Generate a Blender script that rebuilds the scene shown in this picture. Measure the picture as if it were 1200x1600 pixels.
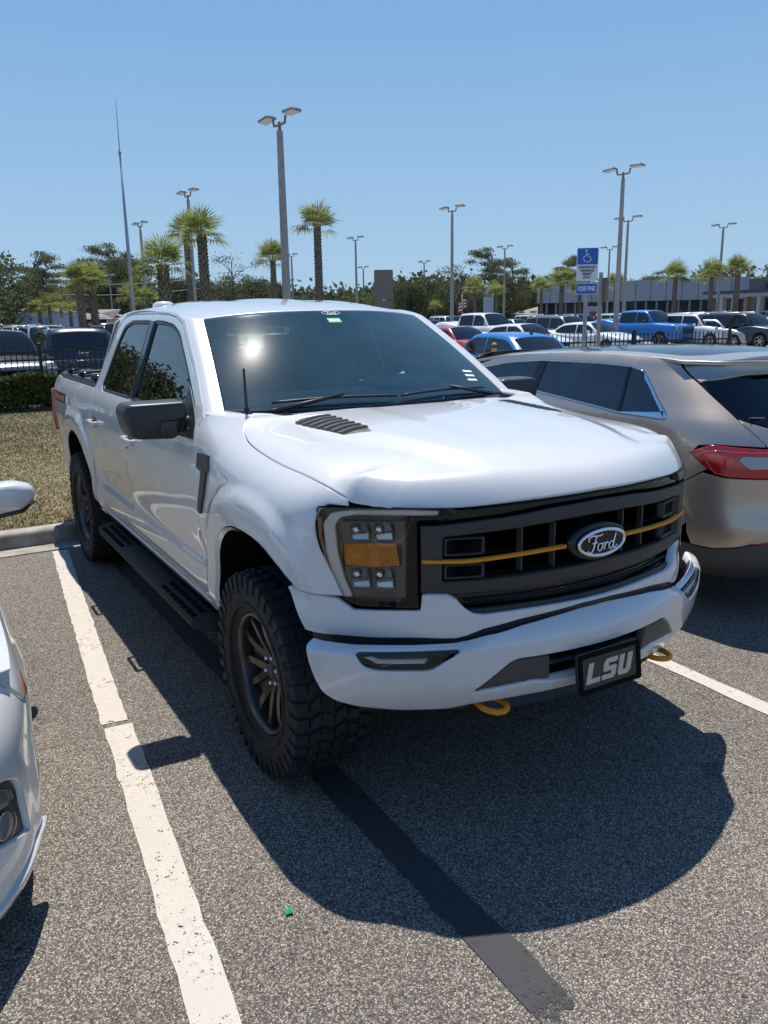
import bpy, math, random
import numpy as np
from mathutils import Vector, Matrix
from mathutils.geometry import delaunay_2d_cdt

for o in list(bpy.data.objects): bpy.data.objects.remove(o)
SC = bpy.context.scene
COL = SC.collection

# ------------------------------------------------------------------ camera
cam_d = bpy.data.cameras.new('camera'); cam = bpy.data.objects.new('camera', cam_d); COL.objects.link(cam)
CAM_POS = (-2.1387, -2.0851, 1.9155); CAM_F = 1265.93
cam.matrix_world = Matrix(((0.860583,0.133697,-0.491448,CAM_POS[0]),(-0.509060,0.195606,-0.838210,CAM_POS[1]),(-0.015936,0.971526,0.236395,CAM_POS[2]),(0,0,0,1)))
cam_d.sensor_fit = 'VERTICAL'; cam_d.sensor_height = 36.0
cam_d.lens = 36.0 * CAM_F / 1600.0
cam_d.clip_start = 0.05; cam_d.clip_end = 3000
SC.camera = cam
SC.render.resolution_x = 768; SC.render.resolution_y = 1024

# ------------------------------------------------------------------ sky, sun, exposure
SUN = Vector((0.15, 0.40, 1.0)).normalized()
el = math.asin(SUN.z); az = math.atan2(SUN.x, SUN.y)
W = bpy.data.worlds.new('World'); SC.world = W; W.use_nodes = True
wn = W.node_tree.nodes; wl = W.node_tree.links
bg = wn['Background']; bg.inputs['Strength'].default_value = 0.062
sky = wn.new('ShaderNodeTexSky'); sky.sky_type = 'NISHITA'; sky.sun_disc = False
sky.sun_elevation = el; sky.sun_rotation = az
sky.altitude = 0; sky.air_density = 1.0; sky.dust_density = 0.15; sky.ozone_density = 2.2
# the clear hazy blue of the day: pale near the horizon, deeper overhead, all round
geo_ = wn.new('ShaderNodeTexCoord'); sp_ = wn.new('ShaderNodeSeparateXYZ'); wl.new(geo_.outputs['Generated'], sp_.inputs[0])
rp_ = wn.new('ShaderNodeValToRGB'); e_ = rp_.color_ramp.elements; rp_.color_ramp.interpolation = 'B_SPLINE'
e_[0].position = 0.0; e_[0].color = (.400, .610, .83, 1); e_[1].position = 1.0; e_[1].color = (.040, .14, .46, 1)
for p_, c_ in ((.13, (.345, .560, .81, 1)), (.30, (.230, .450, .78, 1)), (.58, (.120, .315, .71, 1))):
    q_ = e_.new(p_); q_.color = c_
wl.new(sp_.outputs['Z'], rp_.inputs['Fac'])
vs_ = wn.new('ShaderNodeVectorMath'); vs_.operation = 'SCALE'; vs_.inputs['Scale'].default_value = 13.2; wl.new(rp_.outputs['Color'], vs_.inputs[0])
mix_ = wn.new('ShaderNodeMix'); mix_.data_type = 'RGBA'; mix_.inputs['Factor'].default_value = .88
wl.new(sky.outputs[0], mix_.inputs['A']); wl.new(vs_.outputs[0], mix_.inputs['B']); wl.new(mix_.outputs['Result'], bg.inputs['Color'])
sd = bpy.data.lights.new('sun', 'SUN'); sd.energy = 5.0; sd.angle = math.radians(0.5); sd.color = (1.0, 0.95, 0.87)
so = bpy.data.objects.new('sun', sd); COL.objects.link(so)
so.rotation_euler = SUN.to_track_quat('Z', 'Y').to_euler()
SC.view_settings.view_transform = 'Standard'; SC.view_settings.look = 'None'
SC.view_settings.exposure = 0.3; SC.view_settings.gamma = 1.0; SC.view_settings.use_curve_mapping = False
SC.render.engine = 'CYCLES'
SC.cycles.transparent_max_bounces = 12

# ------------------------------------------------------------------ materials
def mat(name, col=(.5,.5,.5), rough=.5, metal=0., spec=.5, coat=0., coat_rough=.03, emit=None, noise=None, bump=None):
    """noise=(scale, amount) varies the base colour; bump=(scale, strength, distance)"""
    m = bpy.data.materials.new(name); m.use_nodes = True
    n = m.node_tree.nodes; l = m.node_tree.links; p = n['Principled BSDF']
    p.inputs['Base Color'].default_value = (*col, 1); p.inputs['Roughness'].default_value = rough
    p.inputs['Metallic'].default_value = metal; p.inputs['Specular IOR Level'].default_value = spec
    p.inputs['Coat Weight'].default_value = coat; p.inputs['Coat Roughness'].default_value = coat_rough
    if emit:
        p.inputs['Emission Color'].default_value = (*emit[0], 1); p.inputs['Emission Strength'].default_value = emit[1]
    tc = None
    if noise or bump:
        tc = n.new('ShaderNodeTexCoord')
    if noise:
        t = n.new('ShaderNodeTexNoise'); t.inputs['Scale'].default_value = noise[0]; t.inputs['Detail'].default_value = 6
        l.new(tc.outputs['Object'], t.inputs['Vector'])
        r = n.new('ShaderNodeValToRGB'); a = noise[1]
        r.color_ramp.elements[0].position = .3; r.color_ramp.elements[1].position = .7
        r.color_ramp.elements[0].color = (*[c*(1-a) for c in col], 1); r.color_ramp.elements[1].color = (*[min(1, c*(1+a)) for c in col], 1)
        l.new(t.outputs['Fac'], r.inputs['Fac']); l.new(r.outputs['Color'], p.inputs['Base Color'])
    if bump:
        t = n.new('ShaderNodeTexNoise'); t.inputs['Scale'].default_value = bump[0]; t.inputs['Detail'].default_value = 4
        l.new(tc.outputs['Object'], t.inputs['Vector'])
        b = n.new('ShaderNodeBump'); b.inputs['Strength'].default_value = bump[1]; b.inputs['Distance'].default_value = bump[2]
        l.new(t.outputs['Fac'], b.inputs['Height']); l.new(b.outputs['Normal'], p.inputs['Normal'])
    return m

def glass_mat(name, tint, ior=1.5, rough=0.0, boost=1.0, dust_haze=0.0, bloom=0.0):
    m = bpy.data.materials.new(name); m.use_nodes = True
    n = m.node_tree.nodes; l = m.node_tree.links; n.remove(n['Principled BSDF'])
    out = n['Material Output']
    t = n.new('ShaderNodeBsdfTransparent'); t.inputs['Color'].default_value = (*tint, 1)
    g = n.new('ShaderNodeBsdfGlossy'); g.inputs['Roughness'].default_value = rough; g.inputs['Color'].default_value = (boost, boost, boost, 1)
    f = n.new('ShaderNodeFresnel'); f.inputs['IOR'].default_value = ior
    mx = n.new('ShaderNodeMixShader')
    l.new(f.outputs[0], mx.inputs[0]); l.new(t.outputs[0], mx.inputs[1]); l.new(g.outputs[0], mx.inputs[2])
    top = mx
    if dust_haze:    # dusty film whose teal colour also paints in glare on the glass
        d = n.new('ShaderNodeBsdfDiffuse'); d.inputs['Color'].default_value = (.24, .52, .60, 1)
        tc = n.new('ShaderNodeTexCoord'); t2 = n.new('ShaderNodeTexNoise'); t2.inputs['Scale'].default_value = 3.5; t2.inputs['Detail'].default_value = 6; l.new(tc.outputs['Object'], t2.inputs['Vector'])
        mr = n.new('ShaderNodeMapRange'); mr.inputs['To Min'].default_value = dust_haze*.5; mr.inputs['To Max'].default_value = dust_haze*1.5; l.new(t2.outputs['Fac'], mr.inputs['Value'])
        m2 = n.new('ShaderNodeMixShader'); l.new(mr.outputs[0], m2.inputs[0]); l.new(top.outputs[0], m2.inputs[1]); l.new(d.outputs[0], m2.inputs[2]); top = m2
    if bloom:
        g2 = n.new('ShaderNodeBsdfGlossy'); g2.inputs['Roughness'].default_value = .2; m3 = n.new('ShaderNodeMixShader'); m3.inputs[0].default_value = bloom
        l.new(top.outputs[0], m3.inputs[1]); l.new(g2.outputs[0], m3.inputs[2]); top = m3
    l.new(top.outputs[0], out.inputs['Surface'])
    return m

M = {}
def paint_mat(name, col, rough=.32, metal=0., dust_haze=0.):
    m = mat(name, col, rough, metal, .5, 1.0, .025)
    if dust_haze:
        n = m.node_tree.nodes; l = m.node_tree.links; p = n['Principled BSDF']
        tc = n.new('ShaderNodeTexCoord'); sx = n.new('ShaderNodeSeparateXYZ'); l.new(tc.outputs['Object'], sx.inputs[0])
        # road film: heavier low on the body, broken up by noise
        mr = n.new('ShaderNodeMapRange'); mr.inputs['From Min'].default_value = 1.0; mr.inputs['From Max'].default_value = .45
        mr.inputs['To Min'].default_value = 0; mr.inputs['To Max'].default_value = dust_haze; l.new(sx.outputs['Z'], mr.inputs['Value'])
        t = n.new('ShaderNodeTexNoise'); t.inputs['Scale'].default_value = 5; t.inputs['Detail'].default_value = 8; l.new(tc.outputs['Object'], t.inputs['Vector'])
        mu = n.new('ShaderNodeMath'); mu.operation = 'MULTIPLY'; l.new(mr.outputs[0], mu.inputs[0]); l.new(t.outputs['Fac'], mu.inputs[1])
        # fine splash specks
        v = n.new('ShaderNodeTexNoise'); v.inputs['Scale'].default_value = 90; v.inputs['Detail'].default_value = 2; l.new(tc.outputs['Object'], v.inputs['Vector'])
        vr = n.new('ShaderNodeMapRange'); vr.inputs['From Min'].default_value = .70; vr.inputs['From Max'].default_value = .76; l.new(v.outputs['Fac'], vr.inputs['Value'])
        m2 = n.new('ShaderNodeMath'); m2.operation = 'MULTIPLY'; l.new(vr.outputs[0], m2.inputs[0]); l.new(mr.outputs[0], m2.inputs[1])
        ad = n.new('ShaderNodeMath'); ad.operation = 'ADD'; ad.use_clamp = True; l.new(mu.outputs[0], ad.inputs[0]); l.new(m2.outputs[0], ad.inputs[1])
        mx = n.new('ShaderNodeMix'); mx.data_type = 'RGBA'; mx.inputs['A'].default_value = (*col, 1); mx.inputs['B'].default_value = (.22, .19, .15, 1)
        l.new(ad.outputs[0], mx.inputs['Factor']); l.new(mx.outputs['Result'], p.inputs['Base Color'])
    return m
M['white'] = paint_mat('white_paint', (.635, .625, .61), .30, 0, .28)
M['white2'] = paint_mat('pearl_white_paint', (.56, .565, .55), .30)
M['tan'] = paint_mat('champagne_paint', (.46, .39, .315), .34, .7)
M['plastic'] = mat('black_plastic', (.022, .022, .024), .42, bump=(220, .25, .002))
M['plastic2'] = mat('dark_grey_plastic', (.062, .058, .055), .5, bump=(260, .3, .002))
M['gloss_black'] = mat('gloss_black', (.008, .008, .009), .08)
M['matte_black'] = mat('matte_black', (.006, .006, .006), .9, spec=.1)
M['grey_bar'] = mat('bronze_grey_trim', (.038, .033, .029), .5, .1)
M['orange'] = mat('orange_trim', (.72, .25, .012), .55, spec=.25)
M['chrome'] = mat('chrome', (.75, .75, .77), .08, 1.0)
M['satin'] = mat('satin_metal', (.45, .45, .46), .3, 1.0)
M['rubber'] = mat('tyre_rubber', (.020, .019, .018), .72, spec=.35, noise=(14, .45), bump=(90, .3, .003))
M['rim'] = mat('dark_wheel_metal', (.095, .086, .080), .32, .8)
M['silver_rim'] = mat('silver_wheel_metal', (.5, .5, .5), .3, .9)
M['disc'] = mat('brake_disc', (.25, .24, .23), .4, .9)
M['wsglass'] = glass_mat('windshield_glass', (.60, .82, .80), 1.75, dust_haze=.075, bloom=.003)
M['sideglass'] = glass_mat('tinted_glass', (.05, .055, .06), 1.9)
M['cabglass'] = glass_mat('rear_cab_glass', (.42, .46, .46), 1.5)
M['board'] = mat('board_plastic', (.012, .012, .013), .6, spec=.3)
M['darkglass'] = glass_mat('privacy_glass', (.03, .033, .036), 1.6)
M['lens'] = glass_mat('smoked_lens', (.93, .92, .90), 1.45)
M['clearlens'] = glass_mat('clear_lens', (.85, .87, .88), 1.5)
M['lampback'] = mat('lamp_housing', (.13, .122, .115), .32, .4)
M['reflector'] = mat('lamp_reflector', (.15, .15, .155), .32, 1.0, bump=(60,.5,.004))
M['bright_metal'] = mat('bright_reflector', (.62,.62,.62), .28, .8)
M['amber'] = mat('amber_lens', (1.0, .30, .01), .4, spec=.25, noise=(45,.25))
M['amber_dk'] = mat('amber_side_marker', (.36, .13, .02), .15, coat=1)
M['red'] = mat('red_lens', (.45, .012, .015), .12, coat=1)
M['redlens_glow'] = mat('red_lens_bright', (.75, .03, .02), .12, coat=1)
M['interior'] = mat('dark_interior', (.035, .036, .036), .7)
M['dash'] = mat('grey_dashboard', (.26, .29, .27), .6)
M['seat'] = mat('dark_leather', (.10, .10, .095), .5)
M['sticker'] = mat('green_sticker', (.06, .52, .22), .6)
M['white_print'] = mat('white_print', (.8, .8, .8), .6)
M['dark_print'] = mat('dark_print', (.02, .02, .025), .6)
M['blue_sign'] = mat('blue_sign_sheeting', (.012, .12, .48), .45)
M['white_sign'] = mat('white_sign_sheeting', (.72, .73, .74), .45)
M['galv'] = mat('galvanised_steel', (.36, .37, .38), .5, .6, noise=(30, .2))
M['sign_back'] = mat('brown_sign_back', (.19, .165, .14), .5, .3)
M['concrete_pole'] = mat('concrete_pole', (.33, .31, .28), .85, noise=(6, .12))
M['fixture'] = mat('lamp_fixture', (.20, .18, .16), .5)
M['fence'] = mat('black_fence_paint', (.012, .012, .013), .45)
M['yellow'] = mat('yellow_bollard', (.68, .42, .12), .5, noise=(12, .12))
M['plate'] = mat('carbon_plate', (.028, .024, .020), .35, noise=(260, .9))
M['plate_text'] = mat('silver_plate_letters', (.50, .48, .45), .35, .6, noise=(300, .35))

# ------------------------------------------------------------------ mesh helpers
ROOTLOC = {}
def mk(name, V, F, m, parent=None, N=None, smooth=True, label=None, kind=None):
    me = bpy.data.meshes.new(name)
    V = np.asarray(V, dtype=float)
    if parent is not None and parent.name in ROOTLOC: V = V - ROOTLOC[parent.name]
    me.from_pydata(V.tolist(), [], [tuple(int(i) for i in f) for f in F])
    if m is not None: me.materials.append(m)
    if smooth: me.polygons.foreach_set('use_smooth', np.ones(len(me.polygons), dtype=bool))
    if N is not None: me.normals_split_custom_set_from_vertices([tuple(n) for n in N])
    me.update()
    o = bpy.data.objects.new(name, me); COL.objects.link(o)
    if parent is not None:
        o.parent = parent
        if parent.name in ROOTLOC: ROOTLOC[o.name] = ROOTLOC[parent.name]
    if label: o['label'] = label
    if kind: o['kind'] = kind
    return o

def thing(name, label, cat, loc=(0,0,0), rz=0, group=None):
    o = bpy.data.objects.new(name, None); COL.objects.link(o); o.empty_display_size = .2
    o.location = loc; o.rotation_euler = (0, 0, rz)
    o['label'] = label; o['category'] = cat
    if group: o['group'] = group
    ROOTLOC[o.name] = np.array(loc, float)
    return o
def sub(name, parent, label=None):
    o = bpy.data.objects.new(name, None); COL.objects.link(o); o.parent = parent; o.empty_display_size = .1
    ROOTLOC[o.name] = ROOTLOC.get(parent.name, np.zeros(3))
    if label: o['label'] = label
    return o
def tag(o, label, cat, group=None):
    o['label'] = label; o['category'] = cat
    if group: o['group'] = group
    return o
def struct(o): o['kind'] = 'structure'; return o

def dup(root, loc, rz=None, label=None, group=None, scale=None):
    r = root.copy(); COL.objects.link(r); r.location = loc
    if rz is not None: r.rotation_euler = (0, 0, rz)
    if scale: r.scale = (scale,)*3 if not hasattr(scale, '__len__') else scale
    if label: r['label'] = label
    if group: r['group'] = group
    for ch in list(root.children):
        cc = ch.copy(); COL.objects.link(cc); cc.parent = r
        for g in ch.children:
            d = g.copy(); COL.objects.link(d); d.parent = cc
    return r

class MB:
    def __init__(s): s.V = []; s.F = []; s.n = 0
    def add(s, V, F):
        V = np.asarray(V, float); s.V.append(V); s.F += [tuple(i + s.n for i in f) for f in F]; s.n += len(V); return s
    def box(s, c, size, rot=None, bevel=0.0):
        hx, hy, hz = [q/2 for q in size]
        if bevel > 0:
            b = min(bevel, hx*.9, hy*.9, hz*.9); P = []
            for sx in (-1, 1):
                for sy in (-1, 1):
                    for sz in (-1, 1):
                        P += [(sx*hx, sy*(hy-b), sz*(hz-b)), (sx*(hx-b), sy*hy, sz*(hz-b)), (sx*(hx-b), sy*(hy-b), sz*hz)]
            P = np.array(P)
            def k(sx, sy, sz, a): return ((sx > 0)*4 + (sy > 0)*2 + (sz > 0))*3 + a
            F = []
            for sg in (-1, 1):
                for ax in range(3):
                    o1, o2 = [(1, 2), (2, 0), (0, 1)][ax]
                    q = []
                    for a, b_ in ((-1, -1), (1, -1), (1, 1), (-1, 1)):
                        t = [0, 0, 0]; t[ax] = sg; t[o1] = a; t[o2] = b_; q.append(k(*t, ax))
                    F.append(tuple(q if sg > 0 else q[::-1]))
            # edges
            for ax in range(3):
                o1, o2 = [(1, 2), (2, 0), (0, 1)][ax]
                for a in (-1, 1):
                    for b_ in (-1, 1):
                        t0 = [0]*3; t1 = [0]*3; t0[ax] = -1; t1[ax] = 1; t0[o1] = t1[o1] = a; t0[o2] = t1[o2] = b_
                        q = [k(*t0, o1), k(*t1, o1), k(*t1, o2), k(*t0, o2)]
                        F.append(tuple(q if a*b_ < 0 else q[::-1]))
            for sx in (-1, 1):
                for sy in (-1, 1):
                    for sz in (-1, 1):
                        q = [k(sx, sy, sz, 0), k(sx, sy, sz, 1), k(sx, sy, sz, 2)]
                        F.append(tuple(q if sx*sy*sz > 0 else q[::-1]))
        else:
            P = np.array([(x, y, z) for x in (-hx, hx) for y in (-hy, hy) for z in (-hz, hz)])
            F = [(0,1,3,2), (4,6,7,5), (0,4,5,1), (2,3,7,6), (0,2,6,4), (1,5,7,3)]
        if rot is not None: P = P @ np.array(rot).T
        return s.add(P + np.array(c), F)
    def tube(s, pts, rad, n=8, caps=True):
        pts = np.asarray(pts, float); k = len(pts); rad = np.broadcast_to(rad, (k,)) if np.ndim(rad) <= 1 else rad
        T = np.gradient(pts, axis=0); T /= np.linalg.norm(T, axis=1)[:, None] + 1e-12
        up = np.array([0, 0, 1.]) if abs(T[0, 2]) < .9 else np.array([1., 0, 0])
        P = []
        a = np.cross(T[0], up); a /= np.linalg.norm(a)
        for i in range(k):
            a = a - (a @ T[i])*T[i]; a /= np.linalg.norm(a) + 1e-12; b = np.cross(T[i], a)
            th = np.arange(n)*2*math.pi/n
            P.append(pts[i] + rad[i]*(np.cos(th)[:, None]*a + np.sin(th)[:, None]*b))
        F = [(i*n+j, i*n+(j+1) % n, (i+1)*n+(j+1) % n, (i+1)*n+j) for i in range(k-1) for j in range(n)]
        if caps: F += [tuple(range(n))[::-1], tuple((k-1)*n + j for j in range(n))]
        return s.add(np.concatenate(P), F)
    def lathe(s, prof, axis='x', n=32, c=(0,0,0)):
        """prof: list of (radius, along)"""
        th = np.arange(n)*2*math.pi/n; P = []
        for r_, a in prof:
            if axis == 'x': P.append(np.c_[np.full(n, a), r_*np.cos(th), r_*np.sin(th)])
            else: P.append(np.c_[r_*np.cos(th), r_*np.sin(th), np.full(n, a)])
        F = [(i*n+j, i*n+(j+1) % n, (i+1)*n+(j+1) % n, (i+1)*n+j) for i in range(len(prof)-1) for j in range(n)]
        return s.add(np.concatenate(P) + np.array(c), F)
    def build(s, name, m, parent=None, smooth=True, angle=None, label=None, kind=None):
        o = mk(name, np.concatenate(s.V), s.F, m, parent, smooth=smooth, label=label, kind=kind)
        if angle is not None: smooth_angle(o, angle)
        return o
def smooth_angle(o, deg):
    me = o.data; me.polygons.foreach_set('use_smooth', np.ones(len(me.polygons), dtype=bool))
    me.set_sharp_from_angle(angle=math.radians(deg))
def rotz(a): c_, s_ = math.cos(a), math.sin(a); return np.array([[c_, -s_, 0], [s_, c_, 0], [0, 0, 1]])
def rotx(a): c_, s_ = math.cos(a), math.sin(a); return np.array([[1, 0, 0], [0, c_, -s_], [0, s_, c_]])
def roty(a): c_, s_ = math.cos(a), math.sin(a); return np.array([[c_, 0, s_], [0, 1, 0], [-s_, 0, c_]])

#SURF_BEGIN
def pch(xs, ys):
    """monotone cubic interpolation, vectorised"""
    x = np.array(xs, float); y = np.array(ys, float)
    if x[0] > x[-1]: x = x[::-1]; y = y[::-1]
    h = np.diff(x); d = np.diff(y)/h; m = np.zeros_like(y)
    for i in range(1, len(x)-1):
        if d[i-1]*d[i] > 0:
            w1 = 2*h[i]+h[i-1]; w2 = h[i]+2*h[i-1]; m[i] = (w1+w2)/(w1/d[i-1]+w2/d[i])
    m[0] = d[0]; m[-1] = d[-1]
    def f(q):
        q = np.asarray(q, float); i = np.clip(np.searchsorted(x, q)-1, 0, len(h)-1)
        t = (q-x[i])/h[i]
        tc = np.clip(t, 0, 1); a = 2*tc**3-3*tc**2+1; b = tc**3-2*tc**2+tc; c_ = -2*tc**3+3*tc**2; e = tc**3-tc**2
        r_ = a*y[i]+b*h[i]*m[i]+c_*y[i+1]+e*h[i]*m[i+1]
        r_ = r_ + np.where(t < 0, t*h[i]*m[i], 0) + np.where(t > 1, (t-1)*h[i]*m[i+1], 0)
        return r_
    return f
def csp(xs, ys):
    """natural cubic spline, vectorised"""
    x = np.array(xs, float); y = np.array(ys, float)
    if x[0] > x[-1]: x = x[::-1]; y = y[::-1]
    n = len(x); h = np.diff(x)
    A = np.eye(n); b = np.zeros(n)
    for i in range(1, n-1):
        A[i, i-1] = h[i-1]; A[i, i] = 2*(h[i-1]+h[i]); A[i, i+1] = h[i]; b[i] = 6*((y[i+1]-y[i])/h[i]-(y[i]-y[i-1])/h[i-1])
    mm = np.linalg.solve(A, b)
    def f(q):
        q = np.asarray(q, float); i = np.clip(np.searchsorted(x, q)-1, 0, n-2); hi = h[i]
        a = x[i+1]-q; c_ = q-x[i]
        r_ = mm[i]*a**3/(6*hi)+mm[i+1]*c_**3/(6*hi)+(y[i]/hi-mm[i]*hi/6)*a+(y[i+1]/hi-mm[i+1]*hi/6)*c_
        return r_
    return f
def sst(a, b, x):
    t = np.clip((x-a)/(b-a), 0, 1); return t*t*(3-2*t)

# ---- truck surfaces (x = half width, front bumper near y=0)
_low = csp([.42,.50,.56,.62,.70,.78,.88,1.0,1.10,1.20,1.30,1.38,1.44], [.86,.925,.958,.975,.978,.975,.988,1.000,1.006,1.003,.990,.970,.945])
_gh = csp([1.40,1.50,1.65,1.80,1.92,1.96,2.0], [.958,.920,.866,.812,.765,.745,.715])
_fd = csp([1.16,1.22,1.27,1.31,1.34,1.362,1.39,1.43], [1.004,1.000,.987,.965,.937,.908,.868,.80])
_ze = csp([.28,.35,.58,.94,1.15,1.27,1.35,1.5,1.7], [1.318,1.330,1.347,1.362,1.385,1.405,1.425,1.45,1.46])
_tp = pch([.28,.32,.36,.40,.44,.49,.56,.66,.85], [.205,.165,.125,.086,.052,.026,.008,0,0])
FW = (.93, .445); RW = (4.65, .445)
def arch_r(y, z, w):
    a = np.abs(y-w[0])/.555; b = np.maximum(z-w[1], 0)/.68
    return (a**2.6+b**2.6)**(1/2.6)
def side_x(y, z):
    y = np.asarray(y, float); z = np.asarray(z, float)
    low = _low(z); up = _gh(z); door = np.where(z < 1.42, low, up)
    k = sst(1.40, 1.46, z); door = low*(1-k)+up*k
    zs = z-(_ze(np.clip(y, .27, 1.6))-1.362); k2 = sst(1.16, 1.24, zs); fend = low*(1-k2)+_fd(zs)*k2
    k = sst(1.30, 1.75, y); k = np.where(z > 1.2, k, k)
    # above the belt behind the windshield base the cab lean takes over, whatever y
    s = fend*(1-k)+door*k
    s = s-_tp(y)*(1+.36*sst(1.2, 1.0, z))
    for w in (FW, RW):
        r_ = arch_r(y, z, w)
        s = s + .022*(1-sst(1.07, 1.20, r_))*sst(.45, .60, z)+.008*(1-sst(1.0, 1.5, r_))*sst(.45, .7, z)
    # sculpted tuck in the lower doors
    s = s - .013*sst(1.55, 1.7, y)*(1-sst(3.85, 4.0, y))*sst(1.02, .775, z)*(1-sst(.765, .72, z))
    # tail taper
    s = s - .03*sst(5.2, 5.8, y)**2
    return s
def S_side(sg):
    return lambda y, z: np.stack([sg*side_x(y, z), np.asarray(y, float)+0*z, np.asarray(z, float)+0*y], -1)
def yf(x): return .38*x*x
def yf2(x): return .38*x*x+.090*(np.abs(x)/.826)**7
_zc = csp([.0,.08,.15,.4,.8,1.1,1.35,1.6], [1.366,1.378,1.392,1.430,1.466,1.480,1.487,1.49])
_lip = pch([0,.3,.55,.72,.825,.95], [1.284,1.276,1.262,1.258,1.264,1.27])
def hood_z(x, y):
    xc = np.abs(x); xc = np.where(xc < .81, xc, .81+.03*np.tanh((xc-.81)/.03))
    return _pre(x, y)-(_pre(xc, yf2(xc))-_lip(xc))*np.clip(1-(y-yf2(xc))/.115, 0, 1.2)**2.4
def _pre(x, y):
    X = np.abs(x); d = y-yf(x)
    xe = .915
    zc = _zc(y); ze = _ze(np.maximum(y, .27))+.028*sst(.3, .45, y)
    t = np.clip(X/xe, 0, 1.1)
    z = ze + (zc-ze-.01)*(1-t**2.45)
    z = z - .035*np.clip((X-.80)/.115, 0, 1.3)**2 + .0
    # raised centre between two creases that run from the vents towards the lamps
    xd = .60 - .17*sst(.9, .15, y) if False else .43+.20*sst(.1, 1.0, y)
    z = z + .022*(1-sst(xd-.09, xd+.05, X))*sst(.04, .30, d)*(1-.3*sst(.9, 1.4, y))
    # shallow dish along the middle of the raised part
    z = z - .004*(1-sst(.18, .30, X))*sst(.12, .45, d)
    return z
# shut line between hood and fender, and the height where the fender reaches it
_xs = csp([.345,.37,.40,.45,.50,.58,.94,1.10,1.20,1.27,1.315,1.35], [.822,.842,.862,.884,.896,.904,.905,.901,.892,.876,.852,.81])
def fender_top(y):
    y = np.asarray(y, float); lo = np.full(y.shape, 1.22); hi = np.full(y.shape, 1.56)
    for _ in range(40):
        m = (lo+hi)/2; b = side_x(y, m) > _xs(y); lo = np.where(b, m, lo); hi = np.where(b, hi, m)
    return (lo+hi)/2
_yy = np.linspace(.345, 1.35, 60); _hc = csp(_yy, np.where(_yy > .5, fender_top(_yy)-hood_z(_xs(_yy), _yy)+.001, np.minimum(fender_top(_yy)-hood_z(_xs(_yy), _yy)+.001, 0)))
_hood0 = hood_z
def hood_z(x, y):
    yc = np.clip(y, .345, 1.35); w = 1-sst(0, .30, _xs(yc)-np.abs(x))
    return _hood0(x, y) + _hc(yc)*w*sst(.22, .36, np.asarray(y, float)+0*np.asarray(x, float))
def S_hood(x, y): return np.stack([x+0*y, y+0*x, hood_z(x, y)], -1)
def S_front(off):
    def f(x, z):
        x = np.asarray(x, float)+0*np.asarray(z, float); z = np.asarray(z, float)+0*x
        e = .070*sst(.66, .86, np.abs(x))
        return np.stack([x-np.sign(x)*.535*e, yf(x)+e+(off(z) if callable(off) else off), z-.27*e], -1)
    return f
_ps = [0,.30,.615,.84,.965,1.06,1.13,1.22,1.40]; _px = [0,.30,.60,.772,.865,.932,.975,1.008,1.022]; _py = [0,.034,.138,.295,.385,.447,.502,.575,.73]
_ox = [0,.30,.60,.80,.90,.965,1.0,1.018,1.022]; _oy = [0,.034,.137,.243,.315,.380,.442,.53,.71]
_bx = csp([-a for a in _ps[:0:-1]]+_ps, [-a for a in _ox[:0:-1]]+_ox); _by = csp([-a for a in _ps[:0:-1]]+_ps, _oy[:0:-1]+_oy)
_wx = csp([-a for a in _ps[:0:-1]]+_ps, [-a for a in _px[:0:-1]]+_px); _wy = csp([-a for a in _ps[:0:-1]]+_ps, _py[:0:-1]+_py)
def S_wrap(off, bumper=True):
    X_, Y_ = (_bx, _by) if bumper else (_wx, _wy)
    def f(s, z):
        s = np.asarray(s, float)+0*z; z = np.asarray(z, float)+0*s
        e = 1e-3; tx = (X_(s+e)-X_(s-e)); ty = (Y_(s+e)-Y_(s-e)); L = np.hypot(tx, ty)
        o = off(s, z)
        return np.stack([X_(s)+o*ty/L, Y_(s)-o*tx/L, z-(0 if bumper else .015)*sst(.66, .9, np.abs(s))*(1-sst(1.08, 1.2, np.abs(s)))], -1)
    return f
_pb = csp([.86,.835,.81,.775,.70,.62,.56,.51,.48], [-.035,.006,.036,.056,.060,.050,.030,.000,-.025])
_pf = csp([.97,.94,.90,.85,.80,.76], [.012,.006,.008,.014,.010,-.004])
_bt = pch([0,.07,.33,.465,.53,.57,.72,.93,1.05,1.2], [.845,.845,.828,.808,.790,.784,.784,.787,.793,.80])
def off_bumper(s, z):
    a = np.abs(s); d = np.clip(1-(_bt(a)-z)/.032, 0, 1.3)
    return np.minimum(_pb(z), .060)*(1-.35*sst(1.0, 1.3, a))-.040*d**2.2*sst(.40, .56, a)
def off_fascia(s, z): return _pf(z)
_rz = csp([2.05,2.2,2.4,2.7,3.1,3.5,3.7,3.82,3.92], [1.925,1.955,1.985,2.012,2.028,2.024,2.008,1.985,1.95])
def roof_z(x, y):
    X = np.abs(x); e = .745
    side_drop = .060*np.clip(X/e, 0, 1.1)**2.6
    # the front edge sits further back at its corners
    return _rz(y-.10*(X/e)**2) - side_drop + .006*np.cos(X*14)*sst(2.5, 2.9, y)*(1-sst(.5, .6, X))
def S_roof(x, y): return np.stack([x+0*y, y+0*x, roof_z(x, y)], -1)
def S_ws(x, t):
    """windshield: t 0 at the cowl, 1 at the header; x is the position at mid height"""
    k = 1 + .10 - .20*t; X = x*k
    yb = 1.44+.18*(x/.76)**2; yt = 2.155+.145*(x/.76)**2
    y = yb+(yt-yb)*t
    zb = 1.478; zt = 1.945-.036*(x/.76)**2
    z = zb+(zt-zb)*t + .022*np.sin(math.pi*np.clip(t, 0, 1))*(1-.3*(x/.76)**2)
    return np.stack([X+0*t, y+0*t, z+0*x], -1)

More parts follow.
